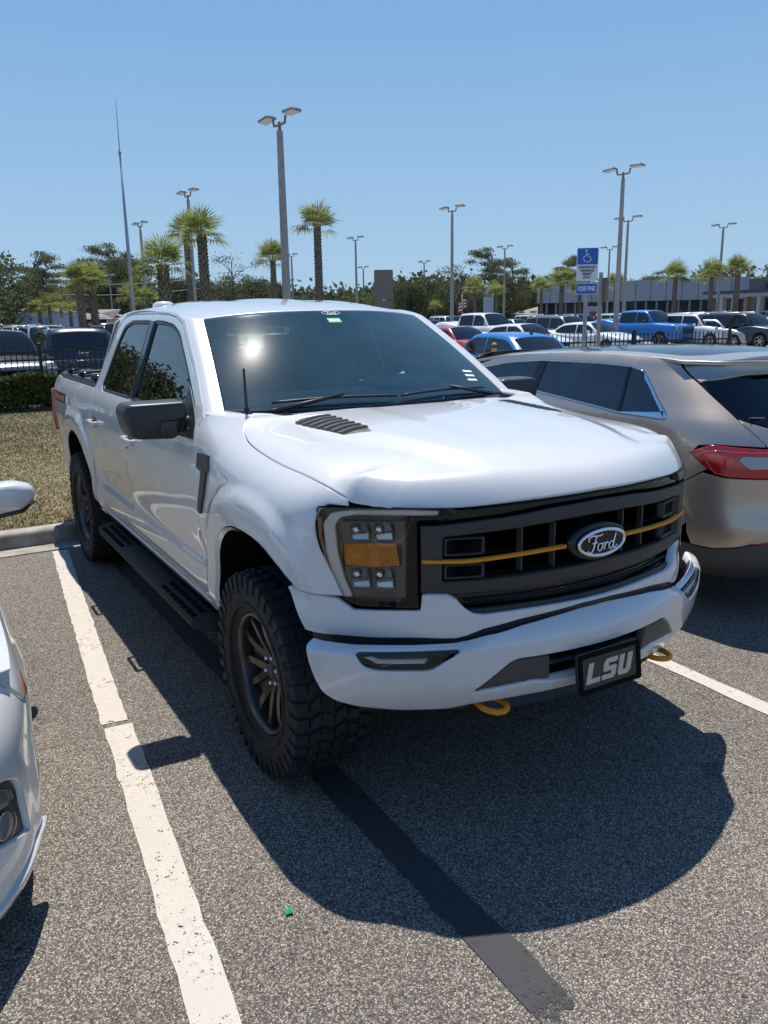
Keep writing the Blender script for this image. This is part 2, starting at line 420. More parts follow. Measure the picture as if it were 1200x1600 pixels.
# ---- crossover (parked to the right, tail towards the camera)
_sp = np.array([(2.90,.66),(2.70,.665),(2.45,.70),(2.25,.77),(2.11,.87),(2.02,1.00),(1.97,1.16),(1.945,1.40),(1.937,1.80),(1.935,2.4),(1.935,3.5),(1.945,4.4),(1.98,4.9),(2.08,5.25),(2.30,5.45),(2.6,5.53),(2.9,5.55)])
_sa = np.r_[0, np.cumsum(np.hypot(*np.diff(_sp, axis=0).T))]
_sX = csp(_sa, _sp[:, 0]); _sY = csp(_sa, _sp[:, 1])
_sd = csp([.25,.33,.45,.6,.8,.98,1.08,1.17,1.24,1.30,1.45,1.57,1.62,1.655], [.09,.045,.022,.008,.0,.0,.008,.022,.040,.070,.140,.200,.232,.275])
_sr = csp([.25,.33,.5,.62,.70,.85,1.0,1.10,1.2,1.35,1.5,1.58,1.64], [.14,.05,.0,.0,.025,.050,.055,.075,.13,.27,.42,.47,.44])
def crossover(sg):
    def f(s, z):
        s = np.asarray(s, float)+0*z; z = np.asarray(z, float)+0*s
        x = _sX(s); y = _sY(s); g = sst(2.3, .8, y) if False else 1-sst(.9, 2.1, y)
        fr = sst(4.3, 5.5, y)
        x = 2.9-(2.9-x)*(1-_sd(z)/.965)
        # wheel flares
        for wy in (1.72, 4.57):
            q = np.hypot(y-wy, np.maximum(z-.37, 0)*1.0); x = x-.018*(1-sst(.40, .50, q))
        y = y+_sr(z)*g-fr*(.05+1.6*np.clip(z-.85, 0, 1))
        return np.stack([2.9+sg*(2.9-x)*1.0 if sg > 0 else x, y, z], -1)
    return f
def s_at(y=None, x=None):
    ss = np.linspace(0, _sa[-1], 4000)
    if y is not None: return float(np.interp(y, _sY(ss), ss))
    return float(np.interp(-x, -_sX(ss[:2400]), ss[:2400]))
def croof_z(x, y):
    X = np.abs(x-2.9); zc = csp([.9,1.2,1.6,2.2,3.0,3.6,4.1], [1.585,1.62,1.655,1.667,1.635,1.575,1.47])(y)
    return zc-.038*np.clip(X/.70, 0, 1.2)**2.4
def S_croof(x, y): return np.stack([x+0*y, y+0*x, croof_z(x, y)], -1)

# ---- white saloon on the left (front towards the camera, running off the frame)
_wp = np.array([(-2.80,.02),(-2.60,.03),(-2.38,.075),(-2.20,.165),(-2.08,.28),(-2.00,.40),(-1.95,.53),(-1.918,.70),(-1.900,.95),(-1.888,1.3),(-1.878,1.8),(-1.870,2.6),(-1.868,3.4),(-1.875,4.0),(-1.90,4.45),(-2.0,4.75),(-2.3,4.88),(-2.8,4.90)])
_wa = np.r_[0, np.cumsum(np.hypot(*np.diff(_wp, axis=0).T))]
_wX = csp(_wa, _wp[:, 0]); _wY = csp(_wa, _wp[:, 1])
_wd = csp([.15,.20,.27,.35,.45,.58,.66,.74,.80,.86,.92,1.0], [.06,.025,.006,.0,.002,.004,.000,.008,.022,.040,.070,.13])
_wr = csp([.15,.20,.28,.40,.50,.60,.68,.76,.84,1.0], [.05,.01,.0,.015,.03,.04,.07,.14,.26,.55])
_wg = csp([.92,1.0,1.15,1.3,1.38,1.42], [.065,.11,.21,.31,.37,.43])
def saloon(s, z):
    s = np.asarray(s, float)+0*z; z = np.asarray(z, float)+0*s; a = np.abs(s)
    x = _wX(a); y = _wY(a); g = 1-sst(.25, 1.3, y)
    d = np.where(z < .95, _wd(z), _wg(z)+.02)
    x = -2.8+(x+2.8)*(1-d/.93)
    for wy in (.98, 3.78):
        q = np.hypot(y-wy, np.maximum(z-.33, 0)); x = x+.014*(1-sst(.36, .46, q))
    y = y+_wr(z)*g
    return np.stack([np.where(s < 0, -5.6-x, x), y, z], -1)
def ws_at(y): return float(np.interp(y, _wY(np.linspace(0, 5.2, 3000)), np.linspace(0, 5.2, 3000)))
def saloon_hood(x, y):
    X = np.abs(x+2.8); zc = csp([.1,.3,.6,1.0,1.5,2.0], [.72,.80,.87,.925,.965,.99])(y)
    return zc-.05*np.clip(X/.80, 0, 1.2)**2.6
#SURF_END

# ------------------------------------------------------------------ panels cut from a surface
def rnd(pts, r=.03, n=5, closed=True):
    """round the corners of a 2-D polygon; a point may carry its own radius"""
    P = [(p[0], p[1], p[2] if len(p) > 2 else r) for p in pts]; out = []
    k = len(P)
    for i in range(k):
        p0 = np.array(P[i-1][:2]); p1 = np.array(P[i][:2]); p2 = np.array(P[(i+1) % k][:2]); rr = P[i][2]
        a = p0-p1; b = p2-p1; la = np.linalg.norm(a); lb = np.linalg.norm(b)
        q = min(rr, la*.48, lb*.48)
        if q < 1e-4: out.append(tuple(p1)); continue
        s = p1+a/la*q; e = p1+b/lb*q
        for j in range(n+1):
            t = j/n; out.append(tuple((1-t)**2*s+2*t*(1-t)*p1+t*t*e))
    return out
def resample(poly, res, bulge=0.0):
    out = []
    k = len(poly)
    Q = np.array([p[:2] for p in poly], float); area = (Q[:, 0]*np.roll(Q[:, 1], -1)-np.roll(Q[:, 0], -1)*Q[:, 1]).sum(); bs = bulge*(1 if area > 0 else -1)
    for i in range(k):
        a = np.array(poly[i][:2], float); b = np.array(poly[(i+1) % k][:2], float); d = np.linalg.norm(b-a)
        if d < 1e-6: continue
        m = max(1, int(math.ceil(d/res)))
        nrm = np.array([(b-a)[1], -(b-a)[0]])/d
        for j in range(m): out.append(a+(b-a)*j/m+nrm*bs*4*(j/m)*(1-j/m))
    return np.array(out)
def inpoly(P, poly):
    x, y = P[:, 0], P[:, 1]; ins = np.zeros(len(P), bool); n = len(poly)
    for i in range(n):
        x0, y0 = poly[i-1]; x1, y1 = poly[i]
        c_ = ((y0 > y) != (y1 > y)); 
        if y1 != y0: ins ^= c_ & (x < (x1-x0)*(y-y0)/(y1-y0)+x0)
    return ins
def cdt2d(outline, holes, res, margin=.45):
    loops = [resample(outline, res, 3e-5)]+[resample(h, res, -3e-5) for h in holes]
    pts = np.concatenate(loops); edges = []; k = 0
    for L in loops:
        n = len(L); edges += [(k+i, k+(i+1) % n) for i in range(n)]; k += n
    mn = pts.min(0); mx = pts.max(0)
    gx = np.arange(mn[0]+res*.5, mx[0], res); gy = np.arange(mn[1]+res*.5, mx[1], res*.87)
    G = np.array([(x + (res*.5 if j % 2 else 0), y) for j, y in enumerate(gy) for x in gx]).reshape(-1, 2)
    if len(G):
        ok = inpoly(G, loops[0])
        for h in loops[1:]: ok &= ~inpoly(G, h)
        G = G[ok]
        if len(G):
            d = np.full(len(G), 9e9)
            for i in range(0, len(pts), 200):
                dd = ((G[:, None]-pts[None, i:i+200])**2).sum(-1).min(1); d = np.minimum(d, dd)
            G = G[d > (res*margin)**2]
    allp = np.concatenate([pts, G]) if len(G) else pts
    r_ = delaunay_2d_cdt([Vector(p) for p in allp], edges, [], 0, 1e-7)
    V = np.array([(v[0], v[1]) for v in r_[0]]); T = np.array([f for f in r_[2]])
    c_ = V[T].mean(1); ok = inpoly(c_, loops[0])
    for h in loops[1:]: ok &= ~inpoly(c_, h)
    T = T[ok]
    A = V[T]; ar = (A[:, 1, 0]-A[:, 0, 0])*(A[:, 2, 1]-A[:, 0, 1])-(A[:, 1, 1]-A[:, 0, 1])*(A[:, 2, 0]-A[:, 0, 0])
    T = T[np.abs(ar) > 1e-10]
    used = np.unique(T); re = -np.ones(len(V), int); re[used] = np.arange(len(used))
    return V[used], re[T]
def panel_geo(surf, outline, holes=(), res=.04, thick=.012, r=.003, gap=.002, C=(0, 2.9, .8), depth=0.0, flange=True):
    V2, T = cdt2d(outline, list(holes), res)
    e = 2e-3
    u_, v_ = V2[:, 0], V2[:, 1]
    P = surf(u_, v_)
    du = surf(u_+e, v_)-surf(u_-e, v_); dv = surf(u_, v_+e)-surf(u_, v_-e)
    N = np.cross(du, dv); N /= np.linalg.norm(N, axis=1)[:, None]+1e-12
    sg = np.sign(((P-np.array(C))*N).sum(1)); s0 = 1 if (sg > 0).mean() > .5 else -1
    N = N*s0
    # winding must agree with N
    a = P[T]; fn = np.cross(a[:, 1]-a[:, 0], a[:, 2]-a[:, 0]); bad = (fn*N[T[:, 0]]).sum(1) < 0
    T = T.copy(); T[bad] = T[bad][:, ::-1]
    P = P - N*depth
    F = [tuple(t) for t in T]
    if not flange: return P, F, N
    E = {}
    for t in T:
        for i in range(3):
            x, y = int(t[i]), int(t[(i+1) % 3])
            if (y, x) in E: del E[(y, x)]
            else: E[(x, y)] = 1
    out = {}
    for (x, y) in E:
        t = P[y]-P[x]; t /= np.linalg.norm(t)+1e-12
        for q in (x, y):
            o = np.cross(t, N[q]); out[q] = out.get(q, 0)+o
    idx = {}; VV = [P.copy()]; NN = [N.copy()]; base = len(P); r1 = []; r2 = []; n1 = []; n2 = []
    for j, (q, o) in enumerate(out.items()):
        o = o/(np.linalg.norm(o)+1e-9)
        idx[q] = j; pq = P[q].copy(); nq = N[q]
        VV[0][q] = pq-o*(gap+r); r1.append(pq-o*gap-nq*r); r2.append(pq-o*gap-nq*(r+thick))
        m_ = nq+o; n1.append(m_/np.linalg.norm(m_)); n2.append(o)
    k = len(r1); V = np.concatenate([VV[0], np.array(r1), np.array(r2)]); N = np.concatenate([NN[0], np.array(n1), np.array(n2)])
    for (x, y) in E:
        i, j = idx[x], idx[y]
        F.append((y, x, base+i, base+j)); F.append((base+j, base+i, base+k+i, base+k+j))
    return V, F, N
def panel(name, m, parent, surf, outline, holes=(), label=None, **kw):
    V, F, N = panel_geo(surf, outline, holes, **kw)
    return mk(name, V, F, m, parent, N, label=label)
def ribbon(surf, line, w, h, C, lift=0.0):
    """a moulding of width w and height h following a 2-D polyline on a surface"""
    pass

# ================================================================== THE WHITE PICKUP
TC = (0, 2.9, .8)
truck = thing('pickup_truck', 'large white lifted crew cab pickup truck with black grille, orange stripe and off-road tyres', 'pickup truck')
T = truck

def arch_pts(w, a=.50, b=.63, z0=.56, n=30):
    p = 2.6; out = []; af = a+.08 if w is FW else a
    zz = z0-w[1]
    for i in range(n+1):
        th = math.pi*i/n; c_ = math.cos(th); s_ = math.sin(th)
        y = w[0]+(a if c_ > 0 else af)*math.copysign(abs(c_)**(2/p), c_); z = w[1]+b*abs(s_)**(2/p)
        if z > z0+.01: out.append((y, z))
    return [(w[0]+a*.995, z0)]+out+[(w[0]-af*.985, z0)]     # rear foot, over the top, front foot
for sg in (-1, 1):
    S = S_side(sg)
    # fender
    ys = [1.34,1.325,1.31,1.29,1.27,1.24]+list(np.arange(1.20,.42,-.03))+[.405,.385,.37]
    top = [(y, float(fender_top(np.array(y)))) for y in ys]
    arch = arch_pts(FW)                                    # from y=1.43 to y=.43
    arch = [p for p in arch if not (p[0] < .93 and p[1] < .946)]
    ol = [(1.50,.565),(1.575,.63),(1.600,.80),(1.603,1.20),(1.615,1.32),(1.655,1.42),(1.66,1.455),(1.60,1.478),(1.46,1.478)] + top + \
         [(.362,1.268),(.415,1.272),(.434,1.25),(.436,1.19),(.425,1.11),(.407,1.03),(.388,.96),(.380,.932),(.44,.936)] + arch[::-1] 
    panel('fender', M['white'], T, S, ol, res=.024, C=TC, thick=.02)
    # flare lip
    for w in (FW, RW):
        a0 = arch_pts(w, a=.497, b=.627); mb = MB(); V = []; F = []
        z0 = .60
        pts = [(y, z) for y, z in a0 if z > z0 and not (w is FW and y < .93 and z < .946)]
        for j, (y, z) in enumerate(pts):
            x = float(side_x(np.array(y), np.array(z)))
            V += [(sg*(x-.001), y, z), (sg*(x-.016), y+(.010 if y < w[0] else -.010), z-.012), (sg*.56, y, z)]
        for j in range(len(pts)-1):
            F += [(3*j, 3*j+1, 3*j+4, 3*j+3)]
        lip = mk('arch_lip', V, F, M['white'], T)
        F = [(3*j+1, 3*j+2, 3*j+5, 3*j+4) for j in range(len(pts)-1)]
        n = len(pts); V2 = list(V)+[(sg*.56, w[0], .45)]
        F += [(3*j+2, 3*n, 3*j+5) for j in range(n-1)]
        mk('wheel_well', V2, F, M['matte_black'], T, smooth=False)
    # cab frame (rocker, roof rail, rear pillar) with one opening for the two doors
    fr = [(1.62,.50),(4.05,.50),(4.055,1.0),(4.065,1.35),(4.055,1.43),(4.03,1.475),(3.93,1.72),(3.86,1.885),(3.80,1.955,.05),(3.6,1.966),(2.85,1.962),(2.55,1.948),(2.34,1.905),
          (1.98,1.70),(1.70,1.51),(1.665,1.47),(1.66,1.44),(1.70,1.30),(1.62,1.10)]
    door_top = [(2.38,1.885),(2.50,1.918),(2.72,1.938)]
    f_door = [(1.606,.615,.02),(1.606,1.20),(1.618,1.32),(1.665,1.425),(1.79,1.535),(2.02,1.685)] + door_top + [(3.015,1.944,.01),(3.015,.60,.01),(1.66,.585)]
    r_door = [(3.02,1.944,.01),(3.50,1.944),(3.70,1.928,.05),(3.80,1.865,.08),(3.895,1.67),(3.985,1.475,.05),(4.02,1.40,.05),(4.03,1.20),(4.03,.92),(3.99,.78),(3.93,.66,.05),(3.86,.60,.05),(3.02,.60,.01)]
    both = [(1.62,.58),(1.62,1.30),(1.69,1.44),(2.02,1.69),(2.38,1.888),(2.52,1.922),(2.72,1.941),(3.50,1.947),(3.705,1.931),(3.805,1.868),(3.90,1.672),(3.99,1.477),(4.025,1.40),(4.035,1.20),(4.035,.92),(3.995,.775),(3.935,.655),(3.86,.597),(3.02,.597),(1.70,.582)]
    panel('cab_frame', M['white'], T, S, rnd(fr, .02), [both], res=.045, C=TC, thick=.02)
    fw = [(1.715,1.385,.03),(2.12,1.375,.06),(2.24,1.435,.06),(2.965,1.435,.02),(2.945,1.905,.03),(2.74,1.900),(2.52,1.880,.05),(2.36,1.835,.05),(2.05,1.655),(1.80,1.50,.03)]
    rw = [(3.055,1.435,.02),(3.80,1.435,.05),(3.855,1.475,.05),(3.74,1.745),(3.665,1.868,.05),(3.50,1.905,.06),(3.045,1.905,.02)]
    for nm, o_, w_ in (('door', f_door, fw), ('door', r_door, rw)):
        d = panel(nm, M['white'], T, S, rnd(o_, .015), [rnd(w_, .03)], res=.027, C=TC, thick=.025)
        rr = rnd(w_, .03); cx, cy = np.mean([p[0] for p in rr]), np.mean([p[1] for p in rr])
        inner = []
        P = np.array(rr); 
        nxt = np.roll(P, -1, 0); prv = np.roll(P, 1, 0); tt = nxt-prv; tt /= np.linalg.norm(tt, axis=1)[:, None]+1e-9
        nn = np.c_[tt[:, 1], -tt[:, 0]]
        if (nn*(P-[cx, cy])).sum(1).mean() > 0: nn = -nn
        inner = (P+nn*.020).tolist()
        panel('window_seal', M['plastic'], d, S, rr, [inner], res=.05, C=TC, thick=.01, depth=.003)
        panel('window_glass', M['sideglass'], d, S, (P+nn*.012).tolist(), res=.06, C=TC, thick=.003, depth=.012)
        # handle
        hy = (2.72, 2.95) if o_ is f_door else (3.76, 3.97)
        hz = 1.213; hx = float(side_x(np.array(hy[0]), np.array(hz)))
        mb = MB(); mb.box((sg*(hx+.034), sum(hy)/2, hz), (.018, hy[1]-hy[0], .034), bevel=.008)
        mb.box((sg*(hx+.014), hy[0]+.012, hz), (.04, .022, .028), bevel=.006); mb.box((sg*(hx+.014), hy[1]-.012, hz), (.04, .022, .028), bevel=.006)
        h = mb.build('door_handle', M['white'], d, angle=40)
        mb = MB(); mb.lathe([(.001, .0035), (.045, .0035), (.05, -.004)], n=24, c=(0, 0, 0)); V = np.concatenate(mb.V); V[:, 0] *= sg; V[:, 1] *= 1.5; V += np.array([sg*(hx-.001), sum(hy)/2, hz])
        mk('handle_cup', V, mb.F, M['plastic2'], d)
        if o_ is f_door:
            mb = MB(); mb.lathe([(.0, .003), (.008, .003), (.009, -.002)], n=12); V = np.concatenate(mb.V); V[:, 0] *= sg; V += np.array([sg*(hx+.004), hy[1]-.01, hz-.06])
            mk('key_lock', V, mb.F, M['plastic'], d)
    # black B-pillar cover, between the two windows
    panel('pillar_cover', M['gloss_black'], T, S, [(2.952,1.44),(3.012,1.44),(3.012,1.905),(2.935,1.903)], res=.05, C=TC, thick=.004, depth=-.003)
    panel('pillar_cover', M['gloss_black'], T, S, [(3.024,1.44),(3.055,1.44),(3.048,1.905),(3.024,1.905)], res=.05, C=TC, thick=.004, depth=-.003)
    # mirror sail
    sail = panel('mirror_sail', M['plastic'], T, S, rnd([(1.67,1.352),(1.90,1.345),(1.955,1.36),(1.955,1.585),(1.80,1.49),(1.715,1.43)], .01), res=.04, C=TC, thick=.02, depth=-.006)
    # belt strip under the glass
    panel('belt_strip', M['plastic'], T, S, [(1.96,1.362),(2.13,1.355),(2.25,1.415),(2.96,1.418),(2.96,1.436),(2.24,1.436),(2.12,1.376),(1.96,1.383)], res=.04, C=TC, thick=.006, depth=-.006)
    # lower crease moulding of the rocker
    panel('rocker_trim', M['white'], T, S, [(1.60,.512),(4.04,.512),(4.04,.558),(1.60,.558)], res=.05, C=TC, thick=.008, depth=-.012)
    # bed side
    ar = [p for p in arch_pts(RW, z0=.60)]
    bed = [(4.072,.60),(4.072,1.440),(5.70,1.440),(5.765,1.41,.03),(5.775,1.30),(5.765,.72),(5.72,.64,.05),(5.66,.60)] 
    bed = rnd(bed[:1],.0) + [(4.072,1.440)] + bed[2:] + ar
    panel('bed_side', M['white'], T, S, bed, res=.045, C=TC, thick=.02)
    panel('bed_rail_cap', M['plastic'], T, S, [(4.08,1.442),(5.70,1.442),(5.70,1.472),(4.08,1.472)], res=.06, C=TC, thick=.03, depth=.01)
    panel('tail_light', M['red'], T, S, rnd([(5.66,.955),(5.775,.955),(5.79,1.14),(5.78,1.325),(5.69,1.325),(5.68,1.14)], .02), res=.03, C=TC, thick=.05, depth=-.022)
    # bed side decal: black band with orange lettering blocks
    panel('bed_decal', M['dark_print'], T, S, [(5.02,1.245),(5.60,1.245),(5.60,1.325),(5.02,1.325)], res=.06, C=TC, flange=False, depth=-.0025)
    for k in range(6):
        y0 = 5.55-.085*k
        panel('decal_letter', M['orange'], T, S, [(y0,1.262),(y0-.055,1.262),(y0-.055,1.300),(y0,1.300)], res=.06, C=TC, flange=False, depth=-.004)
    # fender vent badge
    v1 = rnd([(1.395,1.318),(1.575,1.308),(1.582,1.238),(1.54,1.225),(1.405,1.235)], .012)
    vb = panel('fender_vent', M['plastic'], T, S, v1, res=.03, C=TC, thick=.012, depth=-.008)
    panel('vent_blade', M['plastic'], vb, S, rnd([(1.42,1.24),(1.50,1.235),(1.515,1.16),(1.575,1.045),(1.57,1.02),(1.535,1.02),(1.455,1.13)], .008), res=.03, C=TC, thick=.014, depth=-.012)
    # liners behind
# A-pillars
def S_pill(sg):
    # side curve parameter: follows frame edge; glass curve: windshield edge then roof edge
    uu_ = [0,.16,.44,.76,.90,1.12,1.34,1.9,2.10]
    ay = csp(uu_, [1.640,1.785,2.018,2.375,2.50,2.72,2.95,3.50,3.72]); az_ = csp(uu_, [1.450,1.543,1.694,1.896,1.929,1.9475,1.954,1.954,1.940])
    def f(u, v):
        u = np.asarray(u, float)+0*v; v = np.asarray(v, float)+0*u
        yA = ay(u); zA = az_(u); A = np.stack([sg*(side_x(yA, zA)+.002), yA, zA], -1)
        t = np.clip(u/.72, 0, 1); B1 = S_ws(sg*.757+0*u, t)
        yy = np.where(u < 1.34, 2.30+(2.95-2.30)*np.clip((u-.72)/.62, 0, 1), ay(u)); xx = pch([2.30,2.5,2.72,2.95,3.6,3.72], [.681,.703,.728,.742,.745,.739])(yy)
        B2 = np.stack([sg*xx, yy, roof_z(xx, yy)+.001], -1)
        B = np.where((u < .72)[..., None], B1, B2)
        q = (v/.1)[..., None]; W_ = np.linalg.norm(B-A, axis=-1)
        return A*(1-q)+B*q + np.array([sg*.5, -.35, .8])*(.15*W_*np.sin(math.pi*np.clip(v/.1, 0, 1)))[..., None]
    return f
for sg in (-1, 1):
    panel('windshield_pillar', M['white'], T, S_pill(sg), [(0,0),(2.1,0),(2.1,.1),(0,.1)], res=.02, C=(0, 3.2, 1.4), thick=.02)
# cowl shoulder: closes between fender, hood corner and windshield corner
for sg in (-1, 1):
    def S_cs(a, b, sg=sg):
        a = np.asarray(a, float)+0*b; b = np.asarray(b, float)+0*a
        A = np.stack([sg*side_x(a, 1.476+0*a), a, 1.476+0*a], -1)
        x2 = .78+.05*np.clip((a-1.34)/.3, 0, 1)
        Bq = np.stack([sg*x2, a, 1.484+0*a], -1); q = (b/.1)[..., None]
        return A*(1-q)+Bq*q+np.array([0, 0, 1.])*(.010*np.sin(math.pi*np.clip(b/.1, 0, 1)))[..., None]
    panel('cowl_side', M['white'], T, S_cs, [(1.345,0),(1.655,0),(1.635,.1),(1.345,.1)], res=.03, C=(0, 1.5, .8), thick=.02)
# roof
def edge_y(x): return 2.155+.145*(abs(x)/.684)**2
xs = np.linspace(-.681, .681, 25)
rf = [(x, edge_y(x)+.004) for x in xs] + [(.70,2.5),(.722,2.70),(.742,2.86),(.745,3.2),(.745,3.60),(.735,3.75,.0),(.66,3.86)] + [(x, 3.90-.04*(x/.66)**2) for x in np.linspace(.60, -.60, 9)] + [(-.66,3.86),(-.735,3.75),(-.745,3.60),(-.745,3.2),(-.742,2.86),(-.722,2.70),(-.70,2.5)]
panel('roof', M['white'], T, S_roof, rf, res=.05, C=(0, 3, 1), thick=.02)
for yy in (2.44,):
    mb = MB()
    for i in range(5): mb.lathe([(0,.012),(.018,.011),(.024,0)], axis='z', n=12, c=((i-2)*.16 if abs(i-2)<2 else (i-2)*.33, 3.62 if abs(i-2)<2 else 3.45, float(roof_z(np.array((i-2)*.2), np.array(3.5)))-.004))
# antenna fin on the roof
mb = MB(); mb.lathe([(.0,.030),(.045,.027),(.070,.012),(.078,-.02)], axis='z', n=18, c=(-.53, 3.58, 2.000)); mb.build('roof_antenna', M['white'], T)
# rear cab wall with window
def S_back(x, z):
    y = pch([1.0,1.44,1.5,1.75,1.9,2.0], [4.05,4.04,4.02,3.925,3.865,3.80])(z); return np.stack([x+0*z, y+0*x, z+0*x], -1)
bw = rnd([(-.58,1.50),(.58,1.50),(.54,1.84),(-.54,1.84)], .05)
panel('cab_back', M['white'], T, S_back, [(-.93,1.0),(.93,1.0),(.93,1.44),(.80,1.90),(.72,1.955),(-.72,1.955),(-.80,1.90),(-.93,1.44)], [bw], res=.08, C=(0, 2.9, 1.5))
panel('rear_window', M['cabglass'], T, S_back, bw, res=.1, C=(0, 2.9, 1.5), thick=.003, depth=.006)

# hood
ysh = [.37,.385,.405]+list(np.arange(.42,1.21,.03))+[1.24,1.27,1.29,1.31,1.325,1.335]
right = [(float(_xs(np.array(y))), y) for y in ysh]
front = [(x, float(yf2(x))+.003) for x in np.linspace(-.826, .826, 41)]
rear_y = lambda x: 1.275+.10*(x/.8)**2
rear = [(x, rear_y(x)) for x in np.linspace(.79, -.79, 17)]
hood_ol = front + right + rear + [(-x, y) for x, y in right[::-1]]
for sg in (-1, 1):
    pts = [(sg*(float(_xs(np.array(y)))-.008), y, float(hood_z(_xs(np.array(y)), np.array(y)))-.026) for y in np.arange(.38, 1.335, .04)]
    mb = MB(); mb.tube(pts, .012, 6); mb.build('seam_shade', M['matte_black'], T)  # dark tube under the shut line, standing in for shade in the gap
def vent_ol(sg): return rnd([(sg*.515,.765),(sg*.60,.845),(sg*.655,1.215),(sg*.61,1.262),(sg*.50,1.235),(sg*.475,.90)], .012)
panel('hood', M['white'], T, S_hood, hood_ol, [vent_ol(-1), vent_ol(1)], res=.017, C=(0, 1.2, .6), thick=.02, r=.004)
for sg in (-1, 1):
    base = panel('hood_vent', M['plastic2'], T, S_hood, vent_ol(sg), res=.04, C=(0, 1.2, .6), thick=.02, depth=.006)
    for k in range(7):
        y0 = .845+.056*k; q = (y0-.765)/.45
        xa = .49 - .0*q; xb = .595+.055*q
        V, F = [], []
        for a in np.linspace(0, 1, 7):
            x = xa+(xb-xa)*a; y = y0+.02*a
            z = float(hood_z(np.array(x), np.array(y)))
            V += [(sg*x, y, z-.006), (sg*x, y+.008, z+.006), (sg*x, y+.038, z+.004), (sg*x, y+.048, z-.008)]
        for a in range(6):
            for b in range(3): F.append((4*a+b, 4*a+b+1, 4*a+b+5, 4*a+b+4))
        F += [(0,1,2,3), (24,25,26,27)]
        mk('vent_slat', V, F, M['plastic2'], base, smooth=False)

# cowl panel, wipers
def S_cowl(x, t):
    y0 = rear_y(x)-.01; y1 = 1.45+.18*(x/.836)**2; y = y0+(y1-y0)*t
    z = 1.462+.004*t-.012*np.sin(math.pi*np.clip(t,0,1)); return np.stack([x+0*t, y, z+0*x], -1)
cw = panel('cowl_grille', M['plastic'], T, S_cowl, [(-.80,0),(.80,0),(.80,1),(-.80,1)], res=.06, C=(0, 1.4, .6), thick=.03)
for k in range(22):
    x = -.74+.0705*k
    P = S_cowl(np.array([x, x+.045, x+.045, x]), np.array([.25,.25,.8,.8])); P[:, 2] += .004
    mk('cowl_slot', P, [(0,1,2,3)], M['matte_black'], cw, smooth=False)
for x0, x1 in ((-.62, .02), (.05, .66)):
    pts = []
    for a in np.linspace(0, 1, 12):
        x = x0+(x1-x0)*a; p = S_ws(np.array(x/1.09), np.array(.035+.02*a*(1-a)*4)); pts.append((p[0], p[1]-.014, p[2]+.018))
    mb = MB(); mb.tube(pts, .007, 6)
    w_ = mb.build('wiper', M['plastic'], T)
    mb = MB(); mb.tube([(x1 if x0 > 0 else x0+.0, pts[-1 if x0 > 0 else 0][1]-.07, 1.485), tuple(np.array(pts[6])+[0,-.01,.016])], [.013, .008], 6)
    mb.build('wiper_arm', M['plastic'], w_)
# antenna
mb = MB(); mb.lathe([(0,.03),(.012,.03),(.018,.012),(.028,0)], axis='z', n=14, c=(-.80,1.42,1.485)); mb.tube([(-.80,1.42,1.51),(-.80,1.43,1.69)], [.0075,.006], 8)
mb.build('antenna', M['plastic'], T, angle=40)

# windshield
g_ol = [(x, .0) for x in np.linspace(-.757,.757,9)]+[(x, 1.) for x in np.linspace(.757,-.757,9)]
inner = rnd([(-.70,.055),(-.3,.045),(.3,.045),(.70,.055),(.715,.55),(.70,.93,.08),(.22,.955,.06),(.13,.90,.05),(-.13,.90,.05),(-.22,.955,.06),(-.70,.93,.08),(-.715,.55)], .05)
panel('windshield', M['wsglass'], T, S_ws, g_ol, res=.05, C=(0, 3.2, 1.2), thick=.004, gap=.003)
ft = panel('windshield_border', M['gloss_black'], T, S_ws, g_ol, [inner], res=.05, C=(0, 3.2, 1.2), flange=False, depth=.006)
panel('tint_band', glass_mat('tint_strip', (.35, .50, .62)), T, S_ws, [(-.705,.865),(.705,.865),(.70,.95),(-.70,.95)], res=.06, C=(0, 3.2, 1.2), flange=False, depth=.007)
# inspection sticker behind the glass
panel('inspection_sticker', M['sticker'], T, S_ws, rnd([(-.055,.835),(.03,.835),(.03,.89),(-.055,.89)], .005), res=.05, C=(0, 3.2, 1.2), flange=False, depth=-.0015)
for a, b in ((-.045,-.02),(-.015,.0),(.005,.022)): panel('sticker_print', M['white_print'], T, S_ws, [(a,.853),(b,.853),(b,.872),(a,.872)], res=.05, C=(0, 3.2, 1.2), flange=False, depth=-.0025)
for i in range(3):
    panel('corner_sticker_print', M['white_print'], T, S_ws, [(.57+.012*i,.14+.045*i),(.64+.012*i,.13+.045*i),(.64+.012*i,.15+.045*i),(.57+.012*i,.16+.045*i)], res=.05, C=(0, 3.2, 1.2), flange=False, depth=-.0015)

# ---- script lettering in strokes
FORD = [ # unit strokes, width about 4, height about 1.6
 [(.10,.95),(.0,1.15),(.12,1.38),(.45,1.48),(.95,1.42),(1.45,1.45),(1.62,1.55)],
 [(.92,1.42),(.80,1.05),(.68,.60),(.52,.18),(.28,-.02),(.05,.06),(.02,.22)],
 [(.42,.78),(.72,.84),(1.08,.82)],
 [(1.38,.70),(1.18,.62),(1.08,.36),(1.18,.10),(1.42,.08),(1.62,.32),(1.60,.60),(1.40,.70),(1.62,.66),(1.86,.72)],
 [(1.86,.72),(1.98,.62),(1.92,.36),(1.86,.06)], [(1.92,.40),(2.06,.62),(2.24,.72),(2.36,.60)],
 [(2.98,.62),(2.76,.72),(2.52,.56),(2.46,.24),(2.62,.05),(2.84,.16),(3.02,.50)],
 [(3.30,1.42),(3.14,.98),(3.02,.50),(2.98,.20),(3.10,.04),(3.34,.18),(3.46,.34)]]
